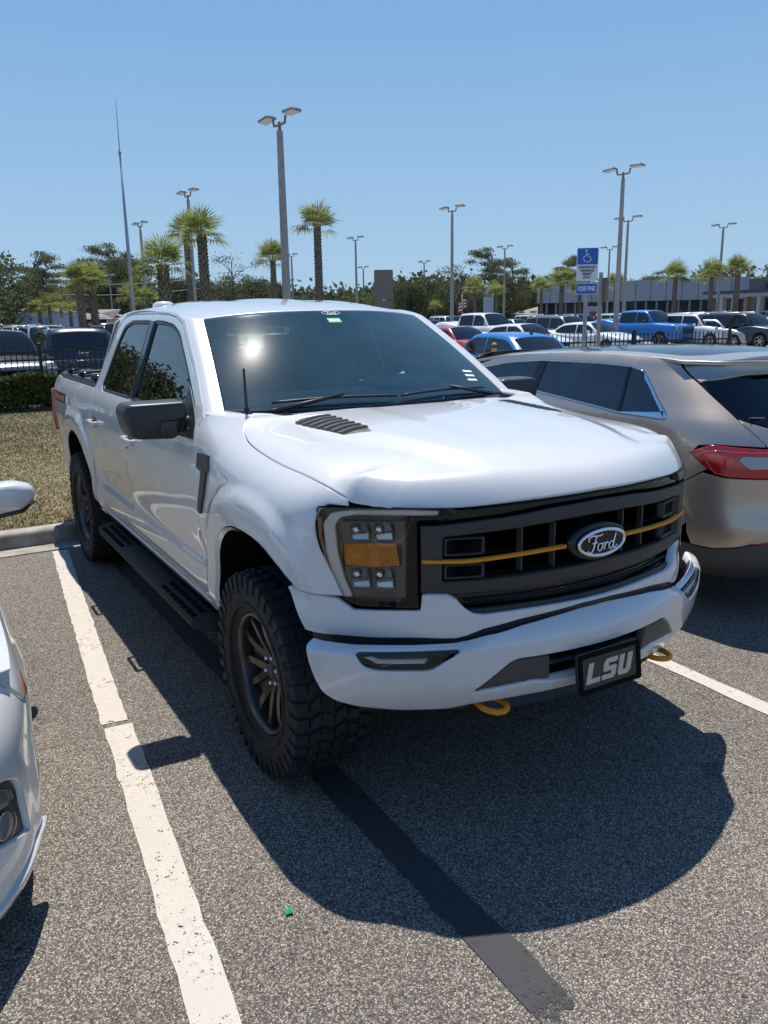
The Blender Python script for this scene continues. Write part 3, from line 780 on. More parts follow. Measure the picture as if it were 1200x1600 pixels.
def smooth_line(p, n=5):
    p = np.array(p, float)
    if len(p) < 3: return p
    t = np.arange(len(p)); q = np.linspace(0, len(p)-1, (len(p)-1)*n+1)
    return np.c_[csp(t, p[:, 0])(q), csp(t, p[:, 1])(q)]
def script(name, m, parent, place, cx, cz, w, rad):
    k = w/3.5; mb = MB()
    for s_ in FORD:
        L = smooth_line(s_); pts = [place(cx+(a-1.72)*k, cz+(b-.72)*k) for a, b in L]
        n = len(pts); r_ = rad*(.75+.45*np.sin(np.linspace(.2, math.pi-.2, n)))
        mb.tube(pts, r_, 6)
    return mb.build(name, m, parent)
def ws_place(x, t):
    p = S_ws(np.array(x), np.array(t)); return (p[0], p[1]-.003, p[2]+.004)
def ws_txt(a, b): return ws_place(a, .955+b/.70)
mb = MB(); n = 30
mb.tube([ws_txt(.0+.062*math.cos(q), .017*math.sin(q)) for q in np.linspace(0, 2*math.pi, n)], .0016, 5, caps=False)
ws_badge = mb.build('windshield_oval_decal', M['white_print'], T)
script('windshield_oval_lettering', M['white_print'], ws_badge, ws_txt, 0, 0, .075, .0016)

# ---- grille
lamp_top = lambda x: float(_lip(np.array(abs(x))))-.004
backing = panel('grille_backing', M['matte_black'], T, S_front(.075), [(-.70,.86),(.70,.86),(.70,1.215),(.57,1.29),(-.57,1.29),(-.70,1.215)], res=.06, C=(0, 3, 1.1), thick=.02)
bt = [(-.671,1.208),(-.60,1.208),(-.385,1.224),(-.2,1.243),(0,1.250),(.2,1.243),(.385,1.224),(.60,1.208),(.671,1.208)]
band = [(-.61,1.213),(-.385,1.229),(-.2,1.248),(0,1.255),(.2,1.248),(.385,1.229),(.61,1.213)] + [(x, lamp_top(x)-.004) for x in np.linspace(.56, -.56, 15)]
panel('grille_top_band', M['gloss_black'], T, S_front(.028), band, res=.04, C=(0, 3, 1.1), thick=.03)
panel('grille_top_lip', M['gloss_black'], T, S_front(.012), [(x, lamp_top(x)-.022) for x in np.linspace(-.50, .50, 15)]+[(x, lamp_top(x)-.006) for x in np.linspace(.50, -.50, 15)], res=.03, C=(0, 3, 1.1), thick=.02)
outer = bt + [(.671,.962),(.558,.948),(.35,.947),(0,.950),(-.35,.947),(-.558,.948),(-.671,.962)]
hole = rnd([(-.598,1.163),(-.40,1.174),(-.154,1.191),(0,1.194),(.154,1.191),(.40,1.174),(.598,1.163),(.60,1.0),(.442,1.000),(0,1.013),(-.442,1.000),(-.60,1.0)], .012)
_go = pch([.94,.96,1.0,1.08,1.17,1.22,1.26], [.020,.008,.004,.004,.004,.008,.020])
panel('grille_surround', M['grey_bar'], T, S_front(_go), outer, [hole], res=.03, C=(0, 3, 1.1), thick=.035, r=.005)
for sg in (-1, 1):
    for xr in (.305, .172):
        mb = MB(); y = yf(xr)+.050
        mb.box((sg*xr, y, 1.095), (.006, .03, .165)); mb.build('grille_rib', M['plastic2'], T, smooth=False)
    for z0, z1 in ((1.090,1.158), (1.005,1.062)):
        o_ = rnd([(sg*.452,z0),(sg*.592,z0),(sg*.592,z1),(sg*.452,z1)], .008); i_ = rnd([(sg*.464,z0+.010),(sg*.580,z0+.010),(sg*.580,z1-.010),(sg*.464,z1-.010)], .006)
        vf = panel('side_vent', M['plastic'], T, S_front(.014), o_, [i_], res=.03, C=(0, 3, 1.1), thick=.03)
        nsl = 5 if z1-z0 > .06 else 4
        for k in range(nsl):
            zc_ = z0+.012+(z1-z0-.024)*(k+.5)/nsl
            panel('vent_slat', M['plastic'], vf, S_front(.026), [(sg*.464,zc_-.0032),(sg*.580,zc_-.0032),(sg*.580,zc_+.0032),(sg*.464,zc_+.0032)], res=.05, C=(0, 3, 1.1), thick=.012)
    # dark mesh inserts behind the ribs
    for z0, z1 in ((1.100,1.165), (1.02,1.075)):
        for k in range(8):
            zz = z0+(z1-z0)*k/7
            panel('mesh_bar', M['gloss_black'], backing, S_front(.062), [(sg*.03,zz-.0015),(sg*.445,zz-.0015),(sg*.445,zz+.0015),(sg*.03,zz+.0015)], res=.08, C=(0, 3, 1.1), thick=.006)
    # orange stripe
    sp = [(.150,1.085),(.25,1.081),(.34,1.0765),(.43,1.071),(.50,1.067),(.55,1.0665),(.61,1.069),(.672,1.073)]
    st = [(sg*a, b) for a, b in sp]+[(sg*a, b+.015) for a, b in sp[::-1]]
    panel('grille_stripe', M['orange'], T, S_front(-.006), st, res=.03, C=(0, 3, 1.1), thick=.02)
# lower intake
lo = [(-.575,.943),(-.545,.925),(-.515,.903),(-.47,.888),(-.33,.890),(0,.893),(.33,.890),(.47,.888),(.515,.903),(.545,.925),(.575,.943),(.35,.942),(0,.945),(-.35,.942)]
panel('lower_intake', M['gloss_black'], T, S_front(.045), lo, res=.03, C=(0, 3, 1.1), thick=.02)
panel('intake_bar', M['plastic'], T, S_front(.018), [(-.52,.914),(0,.917),(.52,.914),(.52,.921),(0,.925),(-.52,.921)], res=.04, C=(0, 3, 1.1), thick=.015)
# oval badge
def oval(a, b, cz=1.093, n=40): return [(a*math.cos(q), cz+b*math.sin(q)) for q in np.linspace(0, 2*math.pi, n, endpoint=False)]
badge = panel('oval_badge', M['gloss_black'], T, S_front(-.014), oval(.142, .070), res=.03, C=(0, 3, 1.1), thick=.03, r=.008)
S_bd = S_front(-.022)
mb = MB(); mb.tube([tuple(S_bd(np.array(.1135*math.cos(q)), np.array(1.093+.0475*math.sin(q)))) for q in np.linspace(0, 2*math.pi, 48)], .0075, 8, caps=False)
mb.build('badge_ring', M['chrome'], badge)
panel('badge_face', M['gloss_black'], badge, S_front(-.020), oval(.108, .043), res=.03, C=(0, 3, 1.1), flange=False)
script('badge_lettering', M['chrome'], badge, lambda a, b: tuple(S_front(-.024)(np.array(a), np.array(b))), 0, 1.091, .145, .0034)

# ---- fascia, bumper
fas_t = [(.0,.884),(.33,.882),(.468,.880),(.505,.886),(.535,.905),(.565,.935),(.60,.954),(.675,.956),(.689,.954),(.695,.900),(.93,.898),(.985,.934),(1.06,.944),(1.20,.944)]
fas_b = [(1.118,.80),(1.05,.795),(.93,.793),(.72,.793),(.57,.793),(.53,.803),(.475,.824),(.34,.845),(.07,.866),(0,.867)]
full = fas_t + fas_b
full = fas_t[1:] + fas_b[:-1] + [(-a, b) for a, b in (fas_t[1:] + fas_b[:-1])[::-1]]
panel('front_fascia', M['white'], T, S_wrap(off_fascia, False), full, res=.03, C=(0, 3, .9), thick=.03)
panel('gap_strip', M['plastic'], T, S_wrap(lambda s, z: -.010+0*z, False), [(s, .895 if abs(s) < .9 else .86) for s in np.linspace(-1.1, 1.1, 23)]+[(s, .75) for s in np.linspace(1.1, -1.1, 23)], res=.06, C=(0, 3, .9), thick=.02)
bt_ = [(0,.845),(.07,.845),(.20,.838),(.33,.828),(.40,.818),(.465,.808),(.53,.790),(.57,.784),(.72,.784),(.93,.787),(1.05,.793),(1.098,.796,.02)]
bb_ = [(1.085,.72),(1.068,.66),(1.045,.60,.02),(1.00,.566),(.93,.545),(.76,.523),(.60,.519),(.51,.536),(.33,.548),(0,.553)]
half = bt_ + bb_
full = half + [(-p[0],)+tuple(p[1:]) for p in half[::-1]]
full = [p for i, p in enumerate(full) if i == 0 or abs(p[0]-full[i-1][0])+abs(p[1]-full[i-1][1]) > 1e-6]
if abs(full[0][0]-full[-1][0])+abs(full[0][1]-full[-1][1]) < 1e-6: full = full[:-1]
def fog_ol(sg, g=0): return rnd([(sg*(.558-g),.772+g),(sg*(.925+g),.774+g),(sg*(.900+g),.722),(sg*(.855+g),.703-g,.03),(sg*(.665-g),.695-g,.03)], .02)
ins_h = rnd([(-.52,.590),(-.375,.712,.03),(.375,.712,.03),(.52,.590),(.30,.612),(.22,.600),(-.22,.600),(-.30,.612)], .006)
Sb = S_wrap(off_bumper)
panel('front_bumper', M['white'], T, Sb, rnd(full, .006), [fog_ol(-1), fog_ol(1), ins_h], res=.028, C=(0, 3, .9), thick=.035, r=.006)
for sg in (-1, 1):
    panel('bumper_insert', M['plastic2'], T, Sb, rnd([(sg*.508,.594),(sg*.372,.707),(sg*.235,.707),(sg*.228,.604),(sg*.30,.615)], .005), res=.04, C=(0, 3, .9), thick=.03, depth=.008)
    fl = panel('fog_lamp', mat('fog_housing', (.30,.30,.29), .35, .3), T, Sb, fog_ol(sg), res=.04, C=(0, 3, .9), thick=.01, depth=.055)
    panel('lens', M['clearlens'], fl, Sb, fog_ol(sg, -.004), res=.04, C=(0, 3, .9), thick=.003, depth=.010)
    panel('bezel', M['plastic'], fl, Sb, fog_ol(sg, -.001), [fog_ol(sg, -.012)], res=.04, C=(0, 3, .9), thick=.04, depth=.004)
    lb = [(.685,.714),(.85,.718),(.89,.74),(.905,.768)]
    panel('light_bar', mat('fog_light_guide', (.8,.8,.8), .3), fl, Sb, [(sg*a, b) for a, b in lb]+[(sg*a, b) for a, b in [(.882,.768),(.868,.748),(.84,.736),(.675,.732)]], res=.03, C=(0, 3, .9), thick=.02, depth=.022)
    for k in range(4):
        a = .625+.062*k
        panel('reflector_cell', M['reflector'], fl, S_wrap(lambda s, z: off_bumper(s, z)-.032-.25*np.abs(z-.757)), [(sg*a,.742),(sg*(a+.05),.742),(sg*(a+.05),.770),(sg*a,.770)], res=.02, C=(0, 3, .9), thick=.01)
panel('bumper_recess', M['matte_black'], T, Sb, [(-.54,.58),(.54,.58),(.45,.74),(-.45,.74)], res=.06, C=(0, 3, .9), thick=.01, depth=.07)
panel('intake_bar', M['plastic'], T, Sb, [(-.22,.650),(.22,.650),(.22,.662),(-.22,.662)], res=.06, C=(0, 3, .9), thick=.03, depth=.03)
# lower skid edge
panel('skid_plate', M['satin'], T, S_wrap(lambda s, z: -.02-.6*(.55-z)+0*s), [(-.50,.53),(.50,.53),(.40,.45),(-.40,.45)], res=.05, C=(0, 3, .9), thick=.01)
panel('bumper_chin', M['plastic2'], T, S_wrap(lambda s, z: .0-1.0*(.55-z)+0*s), [(.46,.53),(.62,.517),(.78,.522),(.93,.545),(.93,.50),(.52,.47)], res=.05, C=(0, 3, .9), thick=.01)
panel('bumper_chin', M['plastic2'], T, S_wrap(lambda s, z: .0-1.0*(.55-z)+0*s), [(-.46,.53),(-.62,.517),(-.78,.522),(-.93,.545),(-.93,.50),(-.52,.47)], res=.05, C=(0, 3, .9), thick=.01)
# tow hooks
for sg in (-1, 1):
    mb = MB(); pts = []
    for q in np.linspace(-.15*math.pi, 1.15*math.pi, 18): pts.append((sg*.43+.046*math.cos(q), .035-.062*math.sin(q)+.03, .520))
    mb.tube([(pts[0][0], .22, .53)]+pts+[(pts[-1][0], .22, .53)], .0115, 10); mb.build('tow_hook', M['orange'], T)
# plate
pl = MB(); pl.box((-.022, -.098, .634), (.312, .022, .150), rot=rotx(-.12), bevel=.006); plo = pl.build('license_plate', M['plastic'], T, angle=40)
def on_plate(x, z, d=.0): 
    v = rotx(-.12) @ np.array([x, -.0115-d, z]); return (v[0]*.955-.022, v[1]-.098, v[2]*.90+.634)
def poly_plate(name, pts, m, d, holes=(), parent=None, grow=.002):
    V, T_ = cdt2d(pts, [list(h) for h in holes], .03)
    P = [on_plate(a, b, d) for a, b in V]; Q = [on_plate(a, b, d-grow) for a, b in V]; n = len(P)
    E = {}
    F = [tuple(t) for t in T_]
    for t in T_:
        for i in range(3):
            x, y = int(t[i]), int(t[(i+1) % 3])
            if (y, x) in E: del E[(y, x)]
            else: E[(x, y)] = 1
    F += [(y, x, n+x, n+y) for (x, y) in E]
    return mk(name, P+Q, F, m, parent, smooth=False)
poly_plate('plate_face', [(-.150,-.070),(.150,-.070),(.150,.070),(-.150,.070)], M['plate'], .001, parent=plo)
def slant(pts, k=.28): return [(a+b*k, b) for a, b in pts]
h = .042
Lp = [(-.118,-h),(-.046,-h),(-.046,-h+.020),(-.092,-h+.020),(-.092,h),(-.118,h)]
Sp = [(-.036,-h),(.026,-h),(.036,-h+.012),(.036,.002),(.028,.010),(-.010,.010),(-.010,h-.020),(.036,h-.020),(.036,h),(-.026,h),(-.036,h-.012),(-.036,-.002),(-.028,-.010),(.010,-.010),(.010,-h+.020),(-.036,-h+.020)]
Up = [(.056,-h),(.104,-h),(.116,-h+.012),(.116,h),(.090,h),(.090,-h+.020),(.072,-h+.020),(.072,h),(.046,h),(.046,-h+.012)]
for nm, q in (('letter_L', Lp), ('letter_S', Sp), ('letter_U', Up)):
    poly_plate('plate_letter', slant([(a-.004, b) for a, b in q]), M['plate_text'], .005, parent=plo, grow=.004)
mb = MB()
fr_o = [(-.162,-.082),(.162,-.082),(.162,.082),(-.162,.082)]
poly_plate('plate_frame', rnd(fr_o, .012), M['matte_black'], .007, [rnd([(-.146,-.066),(.146,-.066),(.146,.066),(-.146,.066)], .008)], parent=plo, grow=.010)

# ---- headlamps
for sg in (-1, 1):
    q = [(.973,1.283,.012),(.80,1.280),(.552,1.262,.004),(.585,1.224,.006),(.678,1.222,.002),(.676,.904,.004),(.868,.906,.03),(.918,.945),(.955,1.07),(.975,1.163),(.979,1.24)]
    lo_ = rnd([(sg*p[0], p[1], p[2] if len(p) > 2 else .01) for p in q], .01)
    hl = panel('headlight', M['lampback'], T, S_front(.085), [(max(-.955, min(.955, a)), b) for a, b in lo_], res=.04, C=(0, 3, 1.1), thick=.01)
    panel('lens', M['lens'], hl, S_front(.004), lo_, res=.03, C=(0, 3, 1.1), thick=.003, gap=.003)
    P_ = np.array(lo_); nx_ = np.roll(P_, -1, 0)-np.roll(P_, 1, 0); nx_ /= np.linalg.norm(nx_, axis=1)[:, None]+1e-9
    nn = np.c_[nx_[:, 1], -nx_[:, 0]]; cc_ = P_.mean(0)
    if (nn*(P_-cc_)).sum(1).mean() > 0: nn = -nn
    panel('bezel', M['plastic'], hl, S_front(.008), lo_, [(P_+nn*.006).tolist()], res=.04, C=(0, 3, 1.1), thick=.07, gap=.003)
    # C-shaped light signature: top bar and curved outer bar
    c_t = [(.60,1.234),(.70,1.238),(.85,1.243),(.895,1.235),(.912,1.205),(.905,1.10),(.885,1.0),(.862,.935)]
    c_o = [(.592,1.256),(.70,1.262),(.86,1.266),(.925,1.255),(.95,1.215),(.944,1.10),(.925,1.0),(.895,.935)]
    panel('light_signature', mat('light_guide', (.80,.80,.79), .25, .2), hl, S_front(.030), rnd([(sg*a, b) for a, b in c_t]+[(sg*a, b) for a, b in c_o[::-1]], .01), res=.03, C=(0, 3, 1.1), thick=.03, r=.006)
    panel('side_marker', M['amber_dk'], hl, S_front(.016), [(sg*a, b) for a, b in [(.955,1.24),(.972,1.24),(.970,1.163),(.950,1.075),(.938,1.03),(.930,1.035),(.945,1.10),(.958,1.17)]], res=.02, C=(0, 3, 1.1), thick=.02)
    # lamp module frame with openings
    cells = [(.735,.792,1.150,1.212), (.806,.864,1.150,1.212), (.735,.792,.972,1.045), (.806,.864,.972,1.045)]
    am = (.716,.887,1.058,1.138)
    holes = [rnd([(sg*a,c_),(sg*b,c_),(sg*b,d_),(sg*a,d_)], .008) for a, b, c_, d_ in cells+[am]]
    panel('module_frame', M['lampback'], hl, S_front(.034), rnd([(sg*.70,.935),(sg*.858,.935),(sg*.885,1.02),(sg*.893,1.12),(sg*.893,1.222),(sg*.70,1.222)], .01), holes, res=.03, C=(0, 3, 1.1), thick=.03)
    for a, b, c_, d_ in cells:
        mid = (c_+d_)/2
        panel('reflector', M['reflector'], hl, (lambda md: S_front(lambda z: .036+.45*(z-md+.03)+0*z))(mid), [(sg*a,c_),(sg*b,c_),(sg*b,d_),(sg*a,d_)], res=.012, C=(0, 3, 1.1), flange=False)
        panel('divider', M['lampback'], hl, S_front(.040), [(sg*a,mid-.006),(sg*b,mid-.006),(sg*b,mid+.004),(sg*a,mid+.004)], res=.04, C=(0, 3, 1.1), thick=.015)
    for a, b, c_, d_ in cells:
        panel('reflector_strip', M['bright_metal'], hl, S_front(lambda z: .030+.5*(z-1.0)+0*z-(.5*(c_-1.0))), [(sg*(a+.006),c_+.006),(sg*(b-.006),c_+.006),(sg*(b-.006),c_+.020),(sg*(a+.004),c_+.026)], res=.02, C=(0, 3, 1.1), flange=False)
        mb = MB(); q_ = tuple(S_front(.058)(np.array(sg*((a+b)/2+.004)), np.array(d_-.024))); mb.lathe([(.0,.0),(.012,.003),(.020,.012),(.023,.022)], axis='z', n=16); Vb = np.concatenate(mb.V); Vb = np.c_[Vb[:, 0], -.022+Vb[:, 2]*1.0, Vb[:, 1]]
        mk('projector_bowl', Vb+np.array(q_), mb.F, M['chrome'], hl)
    panel('turn_signal', M['amber'], hl, lambda x, z: S_front(lambda z: .030+.35*(z-1.064)+.0025*np.sin(x*640)-.010*np.cos((np.abs(x)-.80)*38))(x, z), [(sg*am[0],am[2]),(sg*am[1],am[2]),(sg*am[1],am[3]),(sg*am[0],am[3])], res=.006, C=(0, 3, 1.1), flange=False)

# ---- mirrors
def mirror(sg):
    ol = rnd([(.965,1.528,.02),(1.245,1.526,.035),(1.268,1.49,.03),(1.252,1.40,.03),(1.225,1.356,.035),(1.03,1.345,.03),(1.0,1.372,.02),(.992,1.44,.02),(.96,1.447,.015)], .02, 4)
    P = np.array(ol); c_ = np.array([1.115, 1.44]); V = []; F = []; n = len(P)
    rings = [(1.772,.84),(1.776,.915),(1.786,.962),(1.806,.99),(1.84,1.0),(1.93,1.0),(1.945,.985)]
    for y, k in rings:
        Q = c_+(P-c_)*k
        for a in Q: V.append((sg*a[0], y+.06*(a[0]-.96)**1*1.0, a[1]))
    for i in range(len(rings)-1):
        for j in range(n): F.append((i*n+j, i*n+(j+1) % n, (i+1)*n+(j+1) % n, (i+1)*n+j))
    V.append((sg*c_[0], 1.770+.06*.15, c_[1])); F += [(len(V)-1, (j+1) % n, j) for j in range(n)]
    m_ = mk('side_mirror', V, F, M['plastic'], T)
    Q = c_+(P-c_)*.95; V = [(sg*a[0], 1.942+.06*(a[0]-.96), a[1]) for a in Q]
    mk('mirror_glass', V, [tuple(range(n))], M['chrome'], m_, smooth=False)
    mb = MB(); mb.box((sg*.965, 1.85, 1.412), (.16, .085, .075), bevel=.015); mb.box((sg*.945, 1.83, 1.375), (.08, .14, .05), bevel=.01)
    mb.build('mirror_arm', M['plastic'], m_, angle=40)
    mb = MB(); mb.box((sg*1.062, 1.777, 1.402), (.085, .014, .078), bevel=.005); mb.build('marker_cover', M['gloss_black'], m_, angle=40)
mirror(-1); mirror(1)

# ---- wheels
def wheel_part(parent, cx, cy, cz, sg, R=.447, W_=.315, rimr=.257, spokes=6, mrim='rim', mud=True, name='wheel', phase=.2):
    """axis along x, outer face towards sg"""
    w = sub(name, parent)
    def tf(V): V = np.array(V, float); V[:, 0] *= sg; return V+np.array([cx, cy, cz])
    h = W_/2
    # local x: 0 at the wheel centre, +h at the outer sidewall
    prof = [(rimr+.004,-h*.75),(R*.80,-h*1.0),(R*.93,-h*.97),(R-.022 if mud else R-.006,-h*.86),(R-.014 if mud else R,-h*.4),(R-.013 if mud else R,0),(R-.014 if mud else R,h*.4),(R-.022 if mud else R-.006,h*.86),(R*.93,h*.97),(R*.86,h*1.01),(R*.76,h*1.02),(R*.68,h*.98),(rimr+.012,h*.86),(rimr+.002,h*.82),(rimr-.006,h*.74)]
    mb = MB(); mb.lathe(prof, n=64)
    if mud:
        n = 40
        for i in range(n):
            th0 = 2*math.pi*i/n
            def blk(a0, a1, x0, x1, r0, r1, skew=0.0, rr=None):
                V = []
                for a, x in ((a0, x0), (a1, x0), (a1, x1), (a0, x1)):
                    aa = a+skew*(x-x0)/(x1-x0+1e-9)
                    for r_ in (r0, r1): V.append((x, r_*math.cos(aa), r_*math.sin(aa)))
                # 0..7 pairs (low, high)
                mb.add(V, [(1,3,5,7), (0,2,3,1), (2,4,5,3), (4,6,7,5), (6,0,1,7)])
            d = 2*math.pi/n
            blk(th0, th0+d*.62, -h*.02-.045, -h*.02+.0, R-.03, R, .05)
            blk(th0+d*.45, th0+d*1.05, .008, .055, R-.03, R, -.06)
            blk(th0+d*.1, th0+d*.66, .064, .105, R-.03, R-.001, .05)
            blk(th0+d*.55, th0+d*1.1, -.105, -.058, R-.03, R-.001, -.05)
            e = .02 if i % 2 else 0
            blk(th0+d*.30, th0+d*.86, .112, h*.93+e*.2, R-.045, R-.006)
            blk(th0+d*.02, th0+d*.58, -h*.93, -.112, R-.045, R-.006)
            # side biters
            for sx in (1, -1):
                V = []
                r1 = R-.010; r2 = R-.075-(.02 if i % 2 else 0)
                for a in (th0+d*.30, th0+d*.80):
                    for r_, xo in ((r1, h*.90), (r1-.004, h*1.035), (r2, h*1.055), (r2, h*.98)):
                        V.append((sx*xo, r_*math.cos(a), r_*math.sin(a)))
                mb.add(V, [(0,1,2,3), (4,5,6,7), (0,4,5,1), (1,5,6,2), (2,6,7,3)])
    V = tf(np.concatenate(mb.V)); F = mb.F
    o = mk('tyre', V, F, M['rubber'], w); smooth_angle(o, 28)
    # raised sidewall rib ring
    mb = MB(); mb.lathe([(R*.84,h*1.0),(R*.835,h*1.045),(R*.825,h*1.045),(R*.82,h*1.0)], n=64); mb.lathe([(R*.70,h*.98),(R*.695,h*1.025),(R*.66,h*1.015),(R*.655,h*.95)], n=64)
    mk('sidewall_ring', tf(np.concatenate(mb.V)), mb.F, M['rubber'], w)
    # barrel
    mb = MB(); mb.lathe([(rimr+.008,h*.80),(rimr+.006,h*.86),(rimr-.008,h*.86),(rimr-.016,h*.70),(rimr-.020,-h*.2),(rimr-.03,-h*.7),(.03,-h*.72)], n=64)
    mk('rim', tf(np.concatenate(mb.V)), mb.F, M[mrim], w)
    # spokes
    mb = MB()
    xf = h*.60
    for k in range(spokes):
        th = 2*math.pi*k/spokes+phase
        for s_ in (-1, 1):
            # bar from hub to rim
            pts = []
            for t in np.linspace(0, 1, 5):
                r_ = .060+(rimr-.018-.060)*t; off = s_*(.030+.026*t**1.2+(.020 if t > .7 else 0)*(t-.7)*3); hw = .025-.007*t
                xx = xf-.030*(1-t)**2+.012*t
                ca, sa = math.cos(th), math.sin(th)
                for o_, dx in ((off-hw, -.038), (off-hw*.75, 0), (off+hw*.75, 0), (off+hw, -.038)):
                    pts.append((xx+dx, r_*ca-o_*sa, r_*sa+o_*ca))
            F = []
            for i in range(4):
                for j in range(3): F.append((4*i+j, 4*i+j+1, 4*i+j+5, 4*i+j+4))
            F += [(16,17,18,19), (0,3,2,1)]
            mb.add(pts, F)
        # recessed web between the pair
        pts = []
        for t in (0, .5, 1):
            r_ = .06+(rimr-.022-.06)*t*.75; off = .016+.022*t; ca, sa = math.cos(th), math.sin(th)
            for o_ in (-off, off): pts.append((xf-.030*(1-t)-.016, r_*ca-o_*sa, r_*sa+o_*ca))
        mb.add(pts, [(0,1,3,2), (2,3,5,4)])
    o = mk('spokes', tf(np.concatenate(mb.V)), mb.F, M[mrim], w, smooth=False)
    mb = MB(); mb.lathe([(0,xf-.020),(.040,xf-.018),(.045,xf-.026),(.078,xf-.032),(.088,xf-.045),(.088,xf-.09)], n=36)
    mk('hub', tf(np.concatenate(mb.V)), mb.F, M[mrim], w)
    mb = MB(); mb.lathe([(0,xf-.004),(.027,xf-.006),(.033,xf-.012),(.034,xf-.02)], n=30)
    mk('hub_cap', tf(np.concatenate(mb.V)), mb.F, M['plastic2'], w)
    for k in range(6):
        th = 2*math.pi*(k+.5)/6+phase; mb = MB()
        mb.lathe([(0,xf-.006),(.007,xf-.006),(.010,xf-.010),(.0105,xf-.034)], n=8, c=(0, .062*math.cos(th), .062*math.sin(th)))
        mk('lug_nut', tf(np.concatenate(mb.V)), mb.F, M['chrome'], w)
    mb = MB(); mb.lathe([(.165,-.01),(.165,-.03),(.05,-.03)], n=36); mb.lathe([(.0,-.0),(.165,-.01)], n=36)
    mk('brake_disc', tf(np.concatenate(mb.V)), mb.F, M['disc'], w)
for sg in (-1, 1):
    wheel_part(T, sg*.862, FW[0], .445, sg); wheel_part(T, sg*.862, RW[0], .445, sg, phase=.5)
# axles, frame, underbody
mb = MB(); mb.box((0, 2.9, .62), (.9, 5.2, .16)); mb.box((0, .95, .95), (1.06, 1.0, .55)); mb.box((0, 4.9, .95), (1.05, 1.6, .5)); mb.box((0, 2.75, .80), (1.8, 2.3, .22))
mb.tube([(-.75, FW[0], .44), (.75, FW[0], .44)], .05); mb.tube([(-.75, RW[0], .44), (.75, RW[0], .44)], .07); mb.lathe([(.05,-.16),(.15,-.05),(.15,.05),(.05,.16)], n=16, c=(.1, RW[0], .42))
mb.build('underbody', M['matte_black'], T, smooth=False)
# running boards
for sg in (-1, 1):
    def S_st(a, b, sg=sg): return np.stack([sg*(.872+b), a+0*b, .475+.0*a+0*b-.25*np.clip(b-.19, 0, 1)], -1)
    stp = panel('running_board', M['board'], T, S_st, rnd([(1.56,.0),(3.92,.0),(3.92,.06),(3.83,.195,.05),(1.66,.195,.05),(1.56,.10)], .03), res=.06, C=(0, 2.7, .2), thick=.055, r=.008)
    for yc in (1.95, 3.45):
        for i in range(8):
            for j in range(3):
                mb = MB(); mb.box((sg*(.93+.055*j), yc-.26+.072*i+(.03 if j % 2 else 0), .480), (.028, .040, .012), bevel=.004)
                mb.build('grip_stud', M['matte_black'], stp, smooth=False)
    mb = MB(); mb.box((sg*.80, 2.1, .50), (.26, .05, .05)); mb.box((sg*.80, 3.4, .50), (.26, .05, .05)); mb.build('board_bracket', M['matte_black'], T, smooth=False)
# bed: floor, tailgate, cover
mb = MB(); mb.box((0, 4.93, 1.455), (1.78, 1.50, .035), bevel=.01); mb.build('bed_cover', mat('cover_vinyl', (.045,.045,.045), .75, bump=(120,.3,.002)), T, angle=40)
for y in (4.25, 4.75, 5.25):
    mb = MB(); mb.box((0, y, 1.482), (1.76, .05, .02), bevel=.006); mb.build('cover_bow', M['plastic'], T, angle=40)
    for sg in (-1, 1):
        mb = MB(); mb.box((sg*.86, y+.06, 1.492), (.10, .07, .035), bevel=.01); mb.build('cover_clamp', M['gloss_black'], T, angle=40)
mb = MB()
pts = [(-.84, 5.66, 1.45), (-.84, 5.68, 1.50), (-.80, 5.68, 1.53), (-.80, 5.68, 1.55)]
mb.tube(pts, .022, 8); mb.build('cover_latch', M['gloss_black'], T)
mb = MB(); mb.box((0, 5.74, 1.08), (1.84, .06, .72), bevel=.02); mb.build('tailgate', M['white'], T, angle=40)
mb = MB(); mb.box((0, 5.86, .66), (1.86, .16, .20), bevel=.04); mb.build('rear_bumper', M['chrome'], T, angle=40)
# ---- cabin interior
mb = MB(); mb.box((0, 2.8, .92), (1.78, 2.35, .06)); mb.box((0, 4.0, 1.2), (1.7, .04, .5)); mb.build('cabin_floor', M['interior'], T, smooth=False)
def S_dash(x, t):
    y = pch([0,.25,.6,.8,1.], [1.54,1.75,2.02,2.10,2.08])(t)-.0*x; z = pch([0,.25,.6,.8,1.], [1.462,1.485,1.515,1.46,1.1])(t)
    return np.stack([x+0*t, y+0*x+.10*(x/.8)**2, z+0*x], -1)
dsh = panel('dashboard', M['dash'], T, S_dash, [(-.86,0),(.86,0),(.86,1),(-.86,1)], res=.07, C=(0, 2.0, .9), thick=.03)
mb = MB(); mb.box((.38, 1.98, 1.535), (.42, .26, .07), bevel=.03); mb.build('instrument_hood', M['dash'], dsh, angle=50)
mb = MB(); th = np.linspace(0, 2*math.pi, 30); mb.tube([(.38+.185*math.cos(q), 2.24+.07*math.sin(q), 1.42+.17*math.sin(q)) for q in th], .016, 8, caps=False); mb.box((.38, 2.22, 1.41), (.16, .05, .12), bevel=.03); mb.box((.38, 2.23, 1.42), (.36, .02, .03), bevel=.008)
mb.build('steering_wheel', M['plastic'], T, angle=50)
for x in (-.40, .40):
    mb = MB(); mb.box((x, 2.75, 1.12), (.52, .52, .16), bevel=.05); mb.box((x, 3.02, 1.42), (.50, .15, .62), rot=rotx(-.22), bevel=.06); mb.box((x, 3.10, 1.80), (.27, .10, .18), bevel=.04)
    mb.build('front_seat', M['seat'], T, angle=50)
mb = MB(); mb.box((0, 3.66, 1.12), (1.5, .5, .16), bevel=.05); mb.box((0, 3.88, 1.40), (1.46, .14, .56), rot=rotx(-.15), bevel=.05)
for x in (-.45, 0, .45): mb.box((x, 3.93, 1.72), (.24, .08, .14), bevel=.03)
mb.build('rear_seat', M['seat'], T, angle=50)
